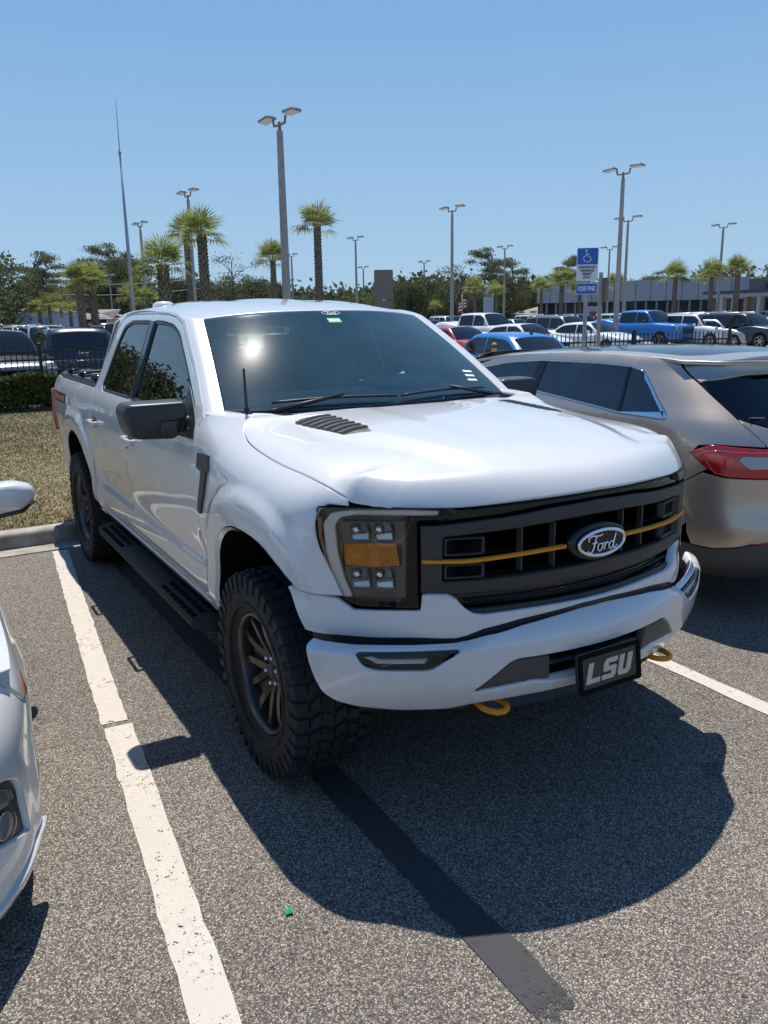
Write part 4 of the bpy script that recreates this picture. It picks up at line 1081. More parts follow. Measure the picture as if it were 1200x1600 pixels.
mb = MB(); mb.box((0, 2.42, 1.80), (.26, .035, .075), rot=rotx(.1), bevel=.015); mb.tube([(0, 2.40, 1.82), (0, 2.30, 1.87)], .010); mb.build('rear_view_mirror', M['gloss_black'], T, angle=50)
mb = MB(); mb.box((0, 2.19, 1.905), (.20, .12, .03), bevel=.012); mb.build('camera_housing', M['plastic'], T, angle=50)
def S_head(x, y): return np.stack([x+0*y, y+0*x, roof_z(x, y)-.045], -1)
panel('headliner', mat('headliner', (.30,.30,.29), .9), T, S_head, [(-.66,2.33),(0,2.14),(.66,2.33),(.70,3.84),(-.70,3.84)], res=.15, C=(0, 3, 3), flange=False)
for sg in (-1, 1):
    mb = MB(); mb.box((sg*.42, 2.30, 1.885), (.46, .14, .015), rot=rotx(.25), bevel=.006); mb.build('sun_visor', M['seat'], T, angle=50)
mb = MB(); mb.box((-.18, 1.78, 1.458), (.16, .11, .004)); mb.build('paper_note', M['white_print'], T, smooth=False)

# ================================================================== GROUND
def asphalt_mat(name, base=1.0, fine=150, light=.34, tone=(1.09,.975,.85)):
    m = bpy.data.materials.new(name); m.use_nodes = True; n = m.node_tree.nodes; l = m.node_tree.links; p = n['Principled BSDF']
    tc = n.new('ShaderNodeTexCoord')
    def vor(sc, feat='F1'):
        v = n.new('ShaderNodeTexVoronoi'); v.inputs['Scale'].default_value = sc; v.feature = feat; l.new(tc.outputs['Object'], v.inputs['Vector']); return v
    v1 = vor(fine); v2 = vor(fine*.45); n1 = n.new('ShaderNodeTexNoise'); n1.inputs['Scale'].default_value = .55; n1.inputs['Detail'].default_value = 8; n1.inputs['Roughness'].default_value = .6
    l.new(tc.outputs['Object'], n1.inputs['Vector'])
    sx = n.new('ShaderNodeSeparateColor'); l.new(v1.outputs['Color'], sx.inputs[0])
    r = n.new('ShaderNodeValToRGB'); e = r.color_ramp.elements
    e[0].position = 0; e[0].color = (.045*base*tone[0], .045*base*tone[1], .045*base*tone[2], 1); e[1].position = 1; e[1].color = (light*base*tone[0]*1.2, light*base*tone[1]*1.2, light*base*tone[2]*1.15, 1)
    a = e.new(.35); a.color = (.085*base*tone[0], .083*base*tone[1], .08*base*tone[2], 1); b = e.new(.72); b.color = (.17*base*tone[0], .165*base*tone[1], .155*base*tone[2], 1)
    l.new(sx.outputs[0], r.inputs['Fac'])
    # larger pale stones here and there
    s2 = n.new('ShaderNodeSeparateColor'); l.new(v2.outputs['Color'], s2.inputs[0])
    g = n.new('ShaderNodeMapRange'); g.inputs['From Min'].default_value = .90; g.inputs['From Max'].default_value = .93; l.new(s2.outputs[1], g.inputs['Value'])
    gd = n.new('ShaderNodeMapRange'); gd.inputs['From Min'].default_value = .36; gd.inputs['From Max'].default_value = .26; l.new(v2.outputs['Distance'], gd.inputs['Value'])
    mu = n.new('ShaderNodeMath'); mu.operation = 'MULTIPLY'; l.new(g.outputs[0], mu.inputs[0]); l.new(gd.outputs[0], mu.inputs[1])
    mx = n.new('ShaderNodeMix'); mx.data_type = 'RGBA'; l.new(mu.outputs[0], mx.inputs['Factor']); l.new(r.outputs['Color'], mx.inputs['A']); mx.inputs['B'].default_value = (.36*base, .34*base, .31*base, 1)
    # binder darkening between stones
    dk = n.new('ShaderNodeMapRange'); dk.inputs['From Min'].default_value = .25; dk.inputs['From Max'].default_value = .60; dk.inputs['To Min'].default_value = 1.0; dk.inputs['To Max'].default_value = .42; l.new(v1.outputs['Distance'], dk.inputs['Value'])
    # broad stains
    rr = n.new('ShaderNodeMapRange'); rr.inputs['From Min'].default_value = .3; rr.inputs['From Max'].default_value = .7; rr.inputs['To Min'].default_value = .80; rr.inputs['To Max'].default_value = 1.14; l.new(n1.outputs['Fac'], rr.inputs['Value'])
    m3 = n.new('ShaderNodeMath'); m3.operation = 'MULTIPLY'; l.new(dk.outputs[0], m3.inputs[0]); l.new(rr.outputs[0], m3.inputs[1])
    vm = n.new('ShaderNodeVectorMath'); vm.operation = 'SCALE'; l.new(mx.outputs['Result'], vm.inputs[0]); l.new(m3.outputs[0], vm.inputs['Scale'])
    # tar drips and oil spots
    n3 = n.new('ShaderNodeTexNoise'); n3.inputs['Scale'].default_value = 2.3; n3.inputs['Detail'].default_value = 3; l.new(tc.outputs['Object'], n3.inputs['Vector'])
    s3 = n.new('ShaderNodeMapRange'); s3.inputs['From Min'].default_value = .66; s3.inputs['From Max'].default_value = .74; s3.inputs['To Min'].default_value = 1; s3.inputs['To Max'].default_value = .62; l.new(n3.outputs['Fac'], s3.inputs['Value'])
    n4 = n.new('ShaderNodeTexVoronoi'); n4.inputs['Scale'].default_value = 7; l.new(tc.outputs['Object'], n4.inputs['Vector'])
    s4 = n.new('ShaderNodeMapRange'); s4.inputs['From Min'].default_value = .045; s4.inputs['From Max'].default_value = .075; s4.inputs['To Min'].default_value = .35; s4.inputs['To Max'].default_value = 1; l.new(n4.outputs['Distance'], s4.inputs['Value'])
    v5 = n.new('ShaderNodeVectorMath'); v5.operation = 'SCALE'; l.new(vm.outputs[0], v5.inputs[0]); l.new(s3.outputs[0], v5.inputs['Scale'])
    v6 = n.new('ShaderNodeVectorMath'); v6.operation = 'SCALE'; l.new(v5.outputs[0], v6.inputs[0]); l.new(s4.outputs[0], v6.inputs['Scale'])
    dn = n.new('ShaderNodeTexNoise'); dn.inputs['Scale'].default_value = 4; dn.inputs['Detail'].default_value = 6; l.new(tc.outputs['Object'], dn.inputs['Vector'])
    dv = n.new('ShaderNodeVectorMath'); dv.operation = 'MULTIPLY_ADD'; l.new(dn.outputs['Color'], dv.inputs[0]); dv.inputs[1].default_value = (.35,.35,.35); l.new(tc.outputs['Object'], dv.inputs[2])
    ce = n.new('ShaderNodeTexVoronoi'); ce.feature = 'DISTANCE_TO_EDGE'; ce.inputs['Scale'].default_value = .55; l.new(dv.outputs[0], ce.inputs['Vector'])
    cr_ = n.new('ShaderNodeMapRange'); cr_.inputs['From Min'].default_value = .0012; cr_.inputs['From Max'].default_value = .004; cr_.inputs['To Min'].default_value = .78; cr_.inputs['To Max'].default_value = 1; l.new(ce.outputs['Distance'], cr_.inputs['Value'])
    v7 = n.new('ShaderNodeVectorMath'); v7.operation = 'SCALE'; l.new(v6.outputs[0], v7.inputs[0]); l.new(cr_.outputs[0], v7.inputs['Scale'])
    l.new(v7.outputs[0], p.inputs['Base Color']); p.inputs['Roughness'].default_value = .85; p.inputs['Specular IOR Level'].default_value = .35
    bp = n.new('ShaderNodeBump'); bp.inputs['Strength'].default_value = .9; bp.inputs['Distance'].default_value = .003; bp.invert = True
    l.new(v1.outputs['Distance'], bp.inputs['Height']); l.new(bp.outputs[0], p.inputs['Normal'])
    return m
M['asphalt'] = asphalt_mat('worn_asphalt', 1.72, 210, .28)
M['lot'] = mat('far_lot_asphalt', (.20,.195,.185), .9, noise=(.6, .2))

def line_mat(name, col, thresh=.60, soft=.05, crack=.45, fade=None):
    """paint with chips worn through to the stones beneath"""
    m = bpy.data.materials.new(name); m.use_nodes = True; n = m.node_tree.nodes; l = m.node_tree.links; p = n['Principled BSDF']
    tc = n.new('ShaderNodeTexCoord')
    v = n.new('ShaderNodeTexVoronoi'); v.inputs['Scale'].default_value = 150; l.new(tc.outputs['Object'], v.inputs['Vector'])
    t = n.new('ShaderNodeTexNoise'); t.inputs['Scale'].default_value = 26; t.inputs['Detail'].default_value = 8; t.inputs['Roughness'].default_value = .7; l.new(tc.outputs['Object'], t.inputs['Vector'])
    t2 = n.new('ShaderNodeTexNoise'); t2.inputs['Scale'].default_value = 3; t2.inputs['Detail'].default_value = 4; l.new(tc.outputs['Object'], t2.inputs['Vector'])
    ad = n.new('ShaderNodeMath'); ad.operation = 'MULTIPLY_ADD'; ad.inputs[1].default_value = .35; l.new(t2.outputs['Fac'], ad.inputs[0]); l.new(t.outputs['Fac'], ad.inputs[2])
    a2 = n.new('ShaderNodeMath'); a2.operation = 'MULTIPLY_ADD'; a2.inputs[1].default_value = .28; l.new(v.outputs['Distance'], a2.inputs[0]); l.new(ad.outputs[0], a2.inputs[2])
    g = n.new('ShaderNodeMapRange'); g.inputs['From Min'].default_value = thresh; g.inputs['From Max'].default_value = thresh+soft; l.new(a2.outputs[0], g.inputs['Value'])
    # thin cracks
    c_ = n.new('ShaderNodeTexVoronoi'); c_.feature = 'DISTANCE_TO_EDGE'; c_.inputs['Scale'].default_value = 14; l.new(tc.outputs['Object'], c_.inputs['Vector'])
    cg = n.new('ShaderNodeMapRange'); cg.inputs['From Min'].default_value = .014; cg.inputs['From Max'].default_value = .004; cg.inputs['To Max'].default_value = crack; l.new(c_.outputs['Distance'], cg.inputs['Value'])
    dm = n.new('ShaderNodeVectorMath'); dm.operation = 'MULTIPLY_ADD'; l.new(t.outputs['Color'], dm.inputs[0]); dm.inputs[1].default_value = (.09,.09,.09); l.new(tc.outputs['Object'], dm.inputs[2]); l.new(dm.outputs[0], c_.inputs['Vector'])
    nm = n.new('ShaderNodeMapRange'); nm.inputs['From Min'].default_value = .48; nm.inputs['From Max'].default_value = .60; l.new(t2.outputs['Fac'], nm.inputs['Value'])
    cm = n.new('ShaderNodeMath'); cm.operation = 'MULTIPLY'; l.new(cg.outputs[0], cm.inputs[0]); l.new(nm.outputs[0], cm.inputs[1])
    mxx = n.new('ShaderNodeMath'); mxx.operation = 'MAXIMUM'; l.new(g.outputs[0], mxx.inputs[0]); l.new(cm.outputs[0], mxx.inputs[1])
    dirt = n.new('ShaderNodeMapRange'); dirt.inputs['To Min'].default_value = .86; dirt.inputs['To Max'].default_value = 1.08; l.new(t2.outputs['Fac'], dirt.inputs['Value'])
    vm = n.new('ShaderNodeVectorMath'); vm.operation = 'SCALE'; vm.inputs[0].default_value = col; l.new(dirt.outputs[0], vm.inputs['Scale'])
    l.new(vm.outputs[0], p.inputs['Base Color']); p.inputs['Roughness'].default_value = .8
    fac = mxx
    if fade:   # worn away along its length
        sx = n.new('ShaderNodeSeparateXYZ'); l.new(tc.outputs['Object'], sx.inputs[0])
        fm = n.new('ShaderNodeMapRange'); fm.inputs['From Min'].default_value = fade[0]; fm.inputs['From Max'].default_value = fade[1]; fm.inputs['To Max'].default_value = .75; l.new(sx.outputs['Y'], fm.inputs['Value'])
        fa = n.new('ShaderNodeMath'); fa.operation = 'MULTIPLY_ADD'; l.new(fm.outputs[0], fa.inputs[0]); fa.inputs[1].default_value = 1.0; l.new(a2.outputs[0], fa.inputs[2])
        fg = n.new('ShaderNodeMapRange'); fg.inputs['From Min'].default_value = 1.0; fg.inputs['From Max'].default_value = 1.25; l.new(fa.outputs[0], fg.inputs['Value'])
        fac = n.new('ShaderNodeMath'); fac.operation = 'MAXIMUM'; l.new(fg.outputs[0], fac.inputs[0]); l.new(mxx.outputs[0], fac.inputs[1])
    tb = n.new('ShaderNodeBsdfTransparent'); ms = n.new('ShaderNodeMixShader'); l.new(fac.outputs[0], ms.inputs[0]); l.new(p.outputs[0], ms.inputs[1]); l.new(tb.outputs[0], ms.inputs[2]); l.new(ms.outputs[0], n['Material Output'].inputs['Surface'])
    bp = n.new('ShaderNodeBump'); bp.inputs['Strength'].default_value = .5; bp.inputs['Distance'].default_value = .002; bp.invert = True
    l.new(v.outputs['Distance'], bp.inputs['Height']); l.new(bp.outputs[0], p.inputs['Normal'])
    return m
M['line'] = line_mat('white_line_paint', (.50,.452,.39), .95, .05)
M['blackline'] = line_mat('blackout_paint', (.038,.038,.040), .90, .22, 0, (-.58,-.86))
M['sand'] = line_mat('sand_filled_joint', (.20,.17,.14), .62, .30, 0)

def sheet(name, pts, z, m, parent=None, kind='structure'):
    o = mk(name, [(x, y, z) for x, y in pts], [tuple(range(len(pts)))], m, parent, smooth=False)
    if kind: o['kind'] = kind
    return o
sheet('ground', [(-700,-500),(900,-500),(900,900),(-700,900)], -.012, M['lot'])
sheet('parking_lot_asphalt', [(-30,-30),(40,-30),(40,5.12),(-30,5.12)], 0.0, M['asphalt'])
def wob(p0, p1, w, n=60, amp=.004, seed=1):
    rg = np.random.RandomState(seed); p0 = np.array(p0, float); p1 = np.array(p1, float); d = p1-p0; d /= np.linalg.norm(d); q = np.array([-d[1], d[0]])
    A = []; B = []
    for i in range(n+1):
        t = i/n; c_ = p0+(p1-p0)*t; A.append(c_+q*(w/2+rg.randn()*amp)); B.append(c_-q*(w/2+rg.randn()*amp))
    return [tuple(a) for a in A]+[tuple(b) for b in B[::-1]]
def strip(name, p0, p1, w, z, m, seed=1, amp=.003):
    P = wob(p0, p1, w, 60, amp, seed); n = 61; V = [(x, y, z) for x, y in P]
    F = [(i, i+1, 2*n-2-i, 2*n-1-i) for i in range(n-1)]
    o = mk(name, V, F, m, None, smooth=False); o['kind'] = 'structure'; return o
# left bay line, in two lengths either side of the joint
strip('painted_line', (-1.165,5.06), (-1.465,1.70), .125, .004, M['line'], 1)
strip('painted_line', (-1.455,1.655), (-1.94,-3.9), .132, .004, M['line'], 2)
strip('painted_line', (1.315,5.06), (1.315,-4.5), .105, .004, M['line'], 3)
strip('painted_line', (4.05,5.06), (4.05,-4.5), .105, .004, M['line'], 4)
strip('painted_line', (-4.3,5.06), (-4.9,-4.5), .12, .004, M['line'], 5)
strip('blacked_out_line', (-.805,5.06), (-.785,-.66), .135, .004, M['blackline'], 6, .005)
struct(mk('blacked_out_line', [(-.853,-.655,.0041),(-.718,-.655,.0041),(-.722,-.70,.0041),(-.748,-.715,.0041),(-.770,-.693,.0041),(-.800,-.722,.0041),(-.830,-.70,.0041),(-.848,-.712,.0041)], [tuple(range(8))[::-1]], M['blackline'], None, smooth=False))
strip('asphalt_joint', (-12,1.90), (-.9,1.615), .045, .0025, M['sand'], 7, .010)
# gutter, kerb, grass island
M['concrete'] = mat('kerb_concrete', (.33,.30,.26), .9, noise=(9,.28), bump=(60,.5,.004))
M['concrete2'] = mat('gutter_concrete', (.30,.27,.225), .9, noise=(6,.3), bump=(60,.5,.004))
for i in range(-6, 8):
    x0, x1 = i*3.0+.006-.9, (i+1)*3.0-.006-.9
    mb = MB()
    prof = [(5.105,-.02),(5.105,.008),(5.33,.003),(5.345,.006)]
    g = mk('gutter_slab', [(x, y, z) for x in (x0, x1) for y, z in prof], [(j, j+1, j+5, j+4) for j in range(3)]+[(0,1,2,3), (4,5,6,7)], M['concrete2'], None, smooth=False); g['kind'] = 'structure'
    prof = [(5.34,-.02),(5.352,.02),(5.362,.095),(5.372,.122),(5.392,.135),(5.50,.140),(5.515,.132),(5.52,.05)]; k = len(prof)
    xs_ = np.linspace(x0, x1, 12); rg = np.random.RandomState(i+50)
    V = [(x, y+rg.randn()*.0015, z+rg.randn()*.0015) for x in xs_ for y, z in prof]
    F = [(a*k+j, a*k+j+1, (a+1)*k+j+1, (a+1)*k+j) for a in range(11) for j in range(k-1)]+[tuple(range(k)), tuple(11*k+j for j in range(k))]
    g = mk('kerb_stone', V, F, M['concrete'], None); g['kind'] = 'structure'
M['soil'] = mat('dry_lawn_thatch', (.20,.155,.085), 1.0, noise=(7,.35), bump=(40,.8,.02))
# lawn surface
def lawn_z(x, y): return .105+.012*np.sin(x*1.3+y*.7)+.010*np.sin(x*.5-y*1.1)
nx, ny = 60, 44; X = np.linspace(-24, 30, nx); Y = np.linspace(5.50, 16.9, ny)
V = [(x, y, float(lawn_z(x, y))-(.0)) for x in X for y in Y]; F = [(a*ny+b, (a+1)*ny+b, (a+1)*ny+b+1, a*ny+b+1) for a in range(nx-1) for b in range(ny-1)]
struct(mk('grass_verge', V, F, M['soil'], None))
# grass blades
def blade_mat():
    m = bpy.data.materials.new('grass_blades'); m.use_nodes = True; n = m.node_tree.nodes; l = m.node_tree.links; p = n['Principled BSDF']
    tc = n.new('ShaderNodeTexCoord'); t = n.new('ShaderNodeTexNoise'); t.inputs['Scale'].default_value = 1.1; t.inputs['Detail'].default_value = 6; l.new(tc.outputs['Object'], t.inputs['Vector'])
    t2 = n.new('ShaderNodeTexWhiteNoise'); ge = n.new('ShaderNodeNewGeometry'); l.new(ge.outputs['Random Per Island'], t2.inputs['Vector'])
    ad = n.new('ShaderNodeMath'); ad.operation = 'MULTIPLY_ADD'; ad.inputs[1].default_value = .45; l.new(ge.outputs['Random Per Island'], ad.inputs[0]); l.new(t.outputs['Fac'], ad.inputs[2])
    r = n.new('ShaderNodeValToRGB'); e = r.color_ramp.elements; e[0].position = .42; e[0].color = (.10,.125,.03,1); e[1].position = 1.0; e[1].color = (.46,.37,.21,1)
    a = e.new(.66); a.color = (.21,.20,.07,1); b = e.new(.80); b.color = (.34,.28,.15,1)
    l.new(ad.outputs[0], r.inputs['Fac']); l.new(r.outputs['Color'], p.inputs['Base Color']); p.inputs['Roughness'].default_value = .6; p.inputs['Specular IOR Level'].default_value = .25
    return m
M['blade'] = blade_mat()
def blades(n, x0, x1, y0, y1, seed, h=(.012,.036), w=.0055):
    rg = np.random.RandomState(seed); x = rg.uniform(x0, x1, n); y = y0+(y1-y0)*rg.rand(n)**1.35
    z = lawn_z(x, y)-.004; a = rg.rand(n)*2*math.pi; hh = rg.uniform(h[0], h[1], n); lean = rg.uniform(.2, 1.3, n)*hh; la = rg.rand(n)*2*math.pi
    ww = w*(.7+.6*rg.rand(n))*(1+.10*(y-y0))
    b = np.c_[x, y, z]; dx = np.c_[np.cos(a)*ww, np.sin(a)*ww, 0*a]; tip = b+np.c_[np.cos(la)*lean, np.sin(la)*lean, hh]
    V = np.empty((n*3, 3)); V[0::3] = b-dx; V[1::3] = b+dx; V[2::3] = tip
    me = bpy.data.meshes.new('lawn_blades'); me.vertices.add(n*3); me.vertices.foreach_set('co', V.ravel()); me.loops.add(n*3); me.loops.foreach_set('vertex_index', np.arange(n*3, dtype=np.int32))
    me.polygons.add(n); me.polygons.foreach_set('loop_start', np.arange(0, n*3, 3, dtype=np.int32)); me.update(); me.validate()
    me.materials.append(M['blade']); o = bpy.data.objects.new('lawn_blades', me); COL.objects.link(o); o['kind'] = 'stuff'; o['label'] = 'short dry patchy grass on the verge behind the kerb'; return o
blades(270000, -9, 3.0, 5.51, 15.9, 3)
blades(50000, -22, -9, 5.51, 15.5, 4, w=.009)
# fallen leaf bits
# green scrap
mb = MB(); mb.add([(-1.285,.05,.006),(-1.262,.045,.010),(-1.255,.066,.016),(-1.278,.073,.008),(-1.268,.058,.020)], [(0,1,4), (1,2,4), (2,3,4), (3,0,4)])
o = mb.build('litter_scrap', mat('green_plastic', (.03,.42,.14), .4), None, smooth=False); tag(o, 'tiny crumpled green scrap lying on sunlit asphalt in front of the pickup', 'litter')
mb = MB(); mb.add([(1.73,.36,.006),(1.755,.355,.010),(1.76,.372,.014),(1.738,.378,.008)], [(0,1,2,3)])
o = mb.build('litter_scrap', M['sticker'], None, smooth=False); tag(o, 'small green scrap on the asphalt beside the right bay line, near the tan car', 'litter')

# ================================================================== TAN CROSSOVER (right)
cr = thing('crossover_car', 'champagne tan crossover parked nose-in beside the pickup, red tail light towards the camera', 'car', (2.9, .7, 0))
CC = (2.9, 3.0, .8); _cl = crossover(-1)
def Scr(s, z):
    P = _cl(np.abs(s), z); P[..., 0] = np.where(np.asarray(s)+0*np.asarray(z) < 0, 5.8-P[..., 0], P[..., 0]); return P
sY = lambda y: s_at(y=y)
def cwh(yc, z0=.30, a=.385, n=22):
    s0 = sY(yc); return [(s0+a*math.cos(q), .37+a*math.sin(q)) for q in np.linspace(-.12, math.pi+.12, n)]
s_f = sY(4.57); s_r = sY(1.72)
for sg in (1, -1):
    def m_(L): return [(sg*p[0],)+tuple(p[1:]) for p in L]
    arcR = [(s_r+.385*math.cos(q), .37+.385*math.sin(q)) for q in np.linspace(0, math.pi, 20)]
    arcF = [(s_f+.385*math.cos(q), .37+.385*math.sin(q)) for q in np.linspace(0, math.pi, 20)]
    win = rnd([(1.275,1.262,.02),(1.325,1.245,.03),(1.80,1.252),(2.74,1.335),(3.50,1.375),(3.80,1.385,.02),(3.45,1.478,.05),(3.15,1.532,.1),(2.75,1.563),(2.2,1.566),(1.78,1.556),(1.52,1.530,.06),(1.42,1.47,.05)], .02)
    body = [(1.20,.875),(1.075,.953),(1.045,.972),(1.150,1.062),(1.09,1.112),(.98,1.123),(.80,1.120),(.70,1.115),(.70,1.13),(.782,1.235),(.93,1.455),(1.045,1.583),(1.08,1.607),(1.6,1.625),(2.4,1.628),(3.0,1.60),(3.35,1.545),(3.75,1.44),(4.0,1.36),(4.35,1.05),(4.50,.75),(4.50,.50),(s_f+.385,.50)] 
    body += [p for p in arcF if p[1] >= .50] + [(s_f-.385,.50),(s_r+.385,.50)]+[p for p in arcR if p[1] >= .50]+[(s_r-.385,.50),(1.20,.62)]
    panel('body_side', M['tan'], cr, Scr, m_(body), [m_(win)], res=.05, C=CC, thick=.02)
    clad = [(s_f-.40,.485),(s_r+.40,.485),(s_r+.40,.28),(s_f-.40,.28)]
    panel('sill_cladding', M['plastic2'], cr, Scr, m_(clad), res=.08, C=CC, thick=.02)
    for nm, x0, x1, z0, z1 in (('side_window',1.30,1.775,1.25,1.56), ('side_window',1.815,2.70,1.25,1.57), ('side_window',2.79,3.85,1.30,1.57)):
        P = np.array(win)
        def clipx(L, xm, keep):
            out = []
            for i in range(len(L)):
                a, b = L[i-1], L[i]; ka = (a[0] >= xm) if keep > 0 else (a[0] <= xm); kb = (b[0] >= xm) if keep > 0 else (b[0] <= xm)
                if ka != kb: t = (xm-a[0])/(b[0]-a[0]); out.append((xm, a[1]+t*(b[1]-a[1])))
                if kb: out.append(b)
            return out
        L = clipx([tuple(p[:2]) for p in win], x0 if x0 > 1.31 else 1.0, 1); L = clipx(L, x1 if x1 < 3.8 else 9, -1)
        panel(nm, M['sideglass'], cr, Scr, m_(L), res=.06, C=CC, thick=.003, depth=.010)
    for a, b in ((1.775,1.815),(2.70,2.79)):
        panel('pillar_cover', M['gloss_black'], cr, Scr, m_([(a,1.258 if a < 2 else 1.34),(b,1.262 if a < 2 else 1.345),(b,1.558),(a,1.556)]), res=.06, C=CC, thick=.01, depth=.003)
    # chrome surround
    P = np.array([p[:2] for p in win]); nx_ = np.roll(P, -1, 0)-np.roll(P, 1, 0); nx_ /= np.linalg.norm(nx_, axis=1)[:, None]+1e-9; nn = np.c_[nx_[:, 1], -nx_[:, 0]]
    if (nn*(P-P.mean(0))).sum(1).mean() < 0: nn = -nn
    wd = np.where((P[:, 0] < 1.50), .040, .010)
    panel('chrome_surround', M['chrome'], cr, Scr, m_((P+nn*.002).tolist()), [m_((P-nn*wd[:, None]).tolist())], res=.05, C=CC, thick=.012, depth=-.004)
    # tail lamp
    tl = [(1.160,1.069,.01),(1.01,1.122,.03),(.69,1.102),(.30,1.085),(.27,1.02),(.30,.955),(.69,.930),(.93,.933,.03),(1.06,.985)]
    tp = panel('tail_light', M['red'], cr, Scr, m_(rnd(tl, .01)), res=.03, C=CC, thick=.03, depth=-.012, r=.006)
    panel('reverse_lens', M['clearlens'], tp, Scr, m_(rnd([(.865,1.035),(.84,1.062),(.36,1.052),(.36,.992),(.80,.985)], .012)), res=.03, C=CC, thick=.006, depth=-.018)
    panel('reverse_reflector', mat('white_lamp_fill', (.72,.72,.75), .3), tp, Scr, m_(rnd([(.862,1.035),(.838,1.060),(.36,1.050),(.36,.994),(.80,.987)], .012)), res=.03, C=CC, flange=False, depth=-.0145)
    panel('bright_lens', M['redlens_glow'], tp, Scr, m_(rnd([(1.07,1.066),(1.0,1.075),(.89,1.055),(.87,1.015),(.93,1.005),(1.03,1.03)], .01)), res=.02, C=CC, thick=.003, depth=-.015)
    mb = MB()
    for off_ in (1.088, .962):
        L = [(1.08, 1.066), (1.0, off_), (.88, off_-.003), (.40, off_-.010)]
        P3 = Scr(sg*np.array([q[0] for q in smooth_line(L, 6)]), np.array([q[1] for q in smooth_line(L, 6)])); P3[:, 1] -= .012; P3[:, 0] += -.010*sg
        mb.tube(P3, .004, 5)
    mb.build('tail_light_strip', M['redlens_glow'], tp)
    # bumper, cladding, reflector
    bmp = [(1.195,.872),(1.07,.950),(.93,.928),(.69,.925),(.30,.945),(.02,.945),(.02,.60),(.30,.58),(.80,.53),(.90,.505),(1.02,.485),(1.16,.49),(1.195,.56)]
    panel('rear_bumper', M['tan'], cr, Scr, m_(bmp), res=.05, C=CC, thick=.02)
    clr = [(s_r-.39,.49),(1.17,.483),(1.02,.478),(.90,.498),(.80,.523),(.30,.573),(.02,.59),(.02,.30),(.5,.28),(1.0,.275),(s_r-.39,.30)]
    panel('bumper_cladding', M['plastic2'], cr, Scr, m_(clr), res=.06, C=CC, thick=.02, depth=.008)
    panel('rear_reflector', M['red'], cr, Scr, m_([(.835,.528),(.60,.540),(.58,.560),(.70,.553)]), res=.04, C=CC, thick=.006, depth=-.006)
    mb = MB(); xe = 2.9-sg*.50; mb.lathe([(.035,-.08),(.038,.05),(.034,.05),(.032,-.06)], axis='x', n=16); V = np.concatenate(mb.V); V = np.c_[V[:, 1]*2.2, -V[:, 0], V[:, 2]]+np.array([xe, .80, .335])
    mk('exhaust_tip', V, mb.F, M['chrome'], cr)
    # door handles, mirror
    for s0 in (2.15, 3.05):
        p = Scr(np.array(sg*s0), np.array(1.07)); mb = MB(); mb.box((p[0]-sg*.022, p[1], p[2]), (.02, .20, .03), bevel=.008); mb.build('door_handle', M['tan'], cr, angle=40)
    for s0 in (1.90, 2.75):
        p = Scr(sg*np.linspace(s0, s0, 12), np.linspace(.55, 1.24, 12)); p[:, 0] -= sg*.0006
        q = p.copy(); q[:, 1] += .006
        V = np.concatenate([p, q]); mk('door_seam', V, [(i, i+1, i+13, i+12) for i in range(11)], M['matte_black'], cr, smooth=False)
    mb = MB(); p = Scr(np.array(sg*3.35), np.array(1.36)); mb.box((p[0]-sg*.14, p[1]-.02, 1.40), (.22, .13, .14), bevel=.04); mb.box((p[0]-sg*.02, p[1], 1.37), (.12, .06, .04), bevel=.01); mb.build('side_mirror', M['plastic2'], cr, angle=50)
    for yc in (1.72, 4.57):
        wheel_part(cr, 2.9-sg*.83, yc, .36, -sg, R=.362, W_=.24, rimr=.25, spokes=5, mrim='silver_rim', mud=False)
        V = []; A = np.linspace(0, math.pi, 18); xo = 2.9-sg*.945
        for q in A: V += [(xo, yc+.385*math.cos(q), .37+.385*math.sin(q)), (2.9-sg*.55, yc+.385*math.cos(q), .37+.385*math.sin(q))]
        mk('wheel_well', V, [(2*i, 2*i+1, 2*i+3, 2*i+2) for i in range(17)], M['matte_black'], cr)
# hatch and glass
hatch = [(.685,1.112),(.775,1.235),(.80,1.268),(.62,1.215),(.3,1.195),(0,1.19),(-.3,1.195),(-.62,1.215),(-.80,1.268),(-.775,1.235),(-.685,1.112),(-.27,1.095),(-.25,.955),(.25,.955),(.27,1.095)]
panel('tailgate', M['tan'], cr, Scr, hatch, res=.05, C=CC, thick=.02)
glass_o = [(.795,1.275),(.925,1.462),(.90,1.485),(.6,1.505),(0,1.512),(-.6,1.505),(-.90,1.485),(-.925,1.462),(-.795,1.275),(-.6,1.224),(-.3,1.204),(0,1.198),(.3,1.204),(.6,1.224)]
panel('rear_window', M['darkglass'], cr, Scr, glass_o, res=.06, C=CC, thick=.004, depth=.004)
panel('rear_glass_border', M['gloss_black'], cr, Scr, glass_o, [[(.70,1.275),(.80,1.44),(0,1.48),(-.80,1.44),(-.70,1.275),(0,1.235)]], res=.06, C=CC, flange=False, depth=.009)
mb = MB(); mb.tube([tuple(Scr(np.array(.05), np.array(1.235))+np.array([0,-.02,0])), tuple(Scr(np.array(.75), np.array(1.275))+np.array([0,-.02,.0]))], .007, 6); mb.build('rear_wiper', M['plastic'], cr)
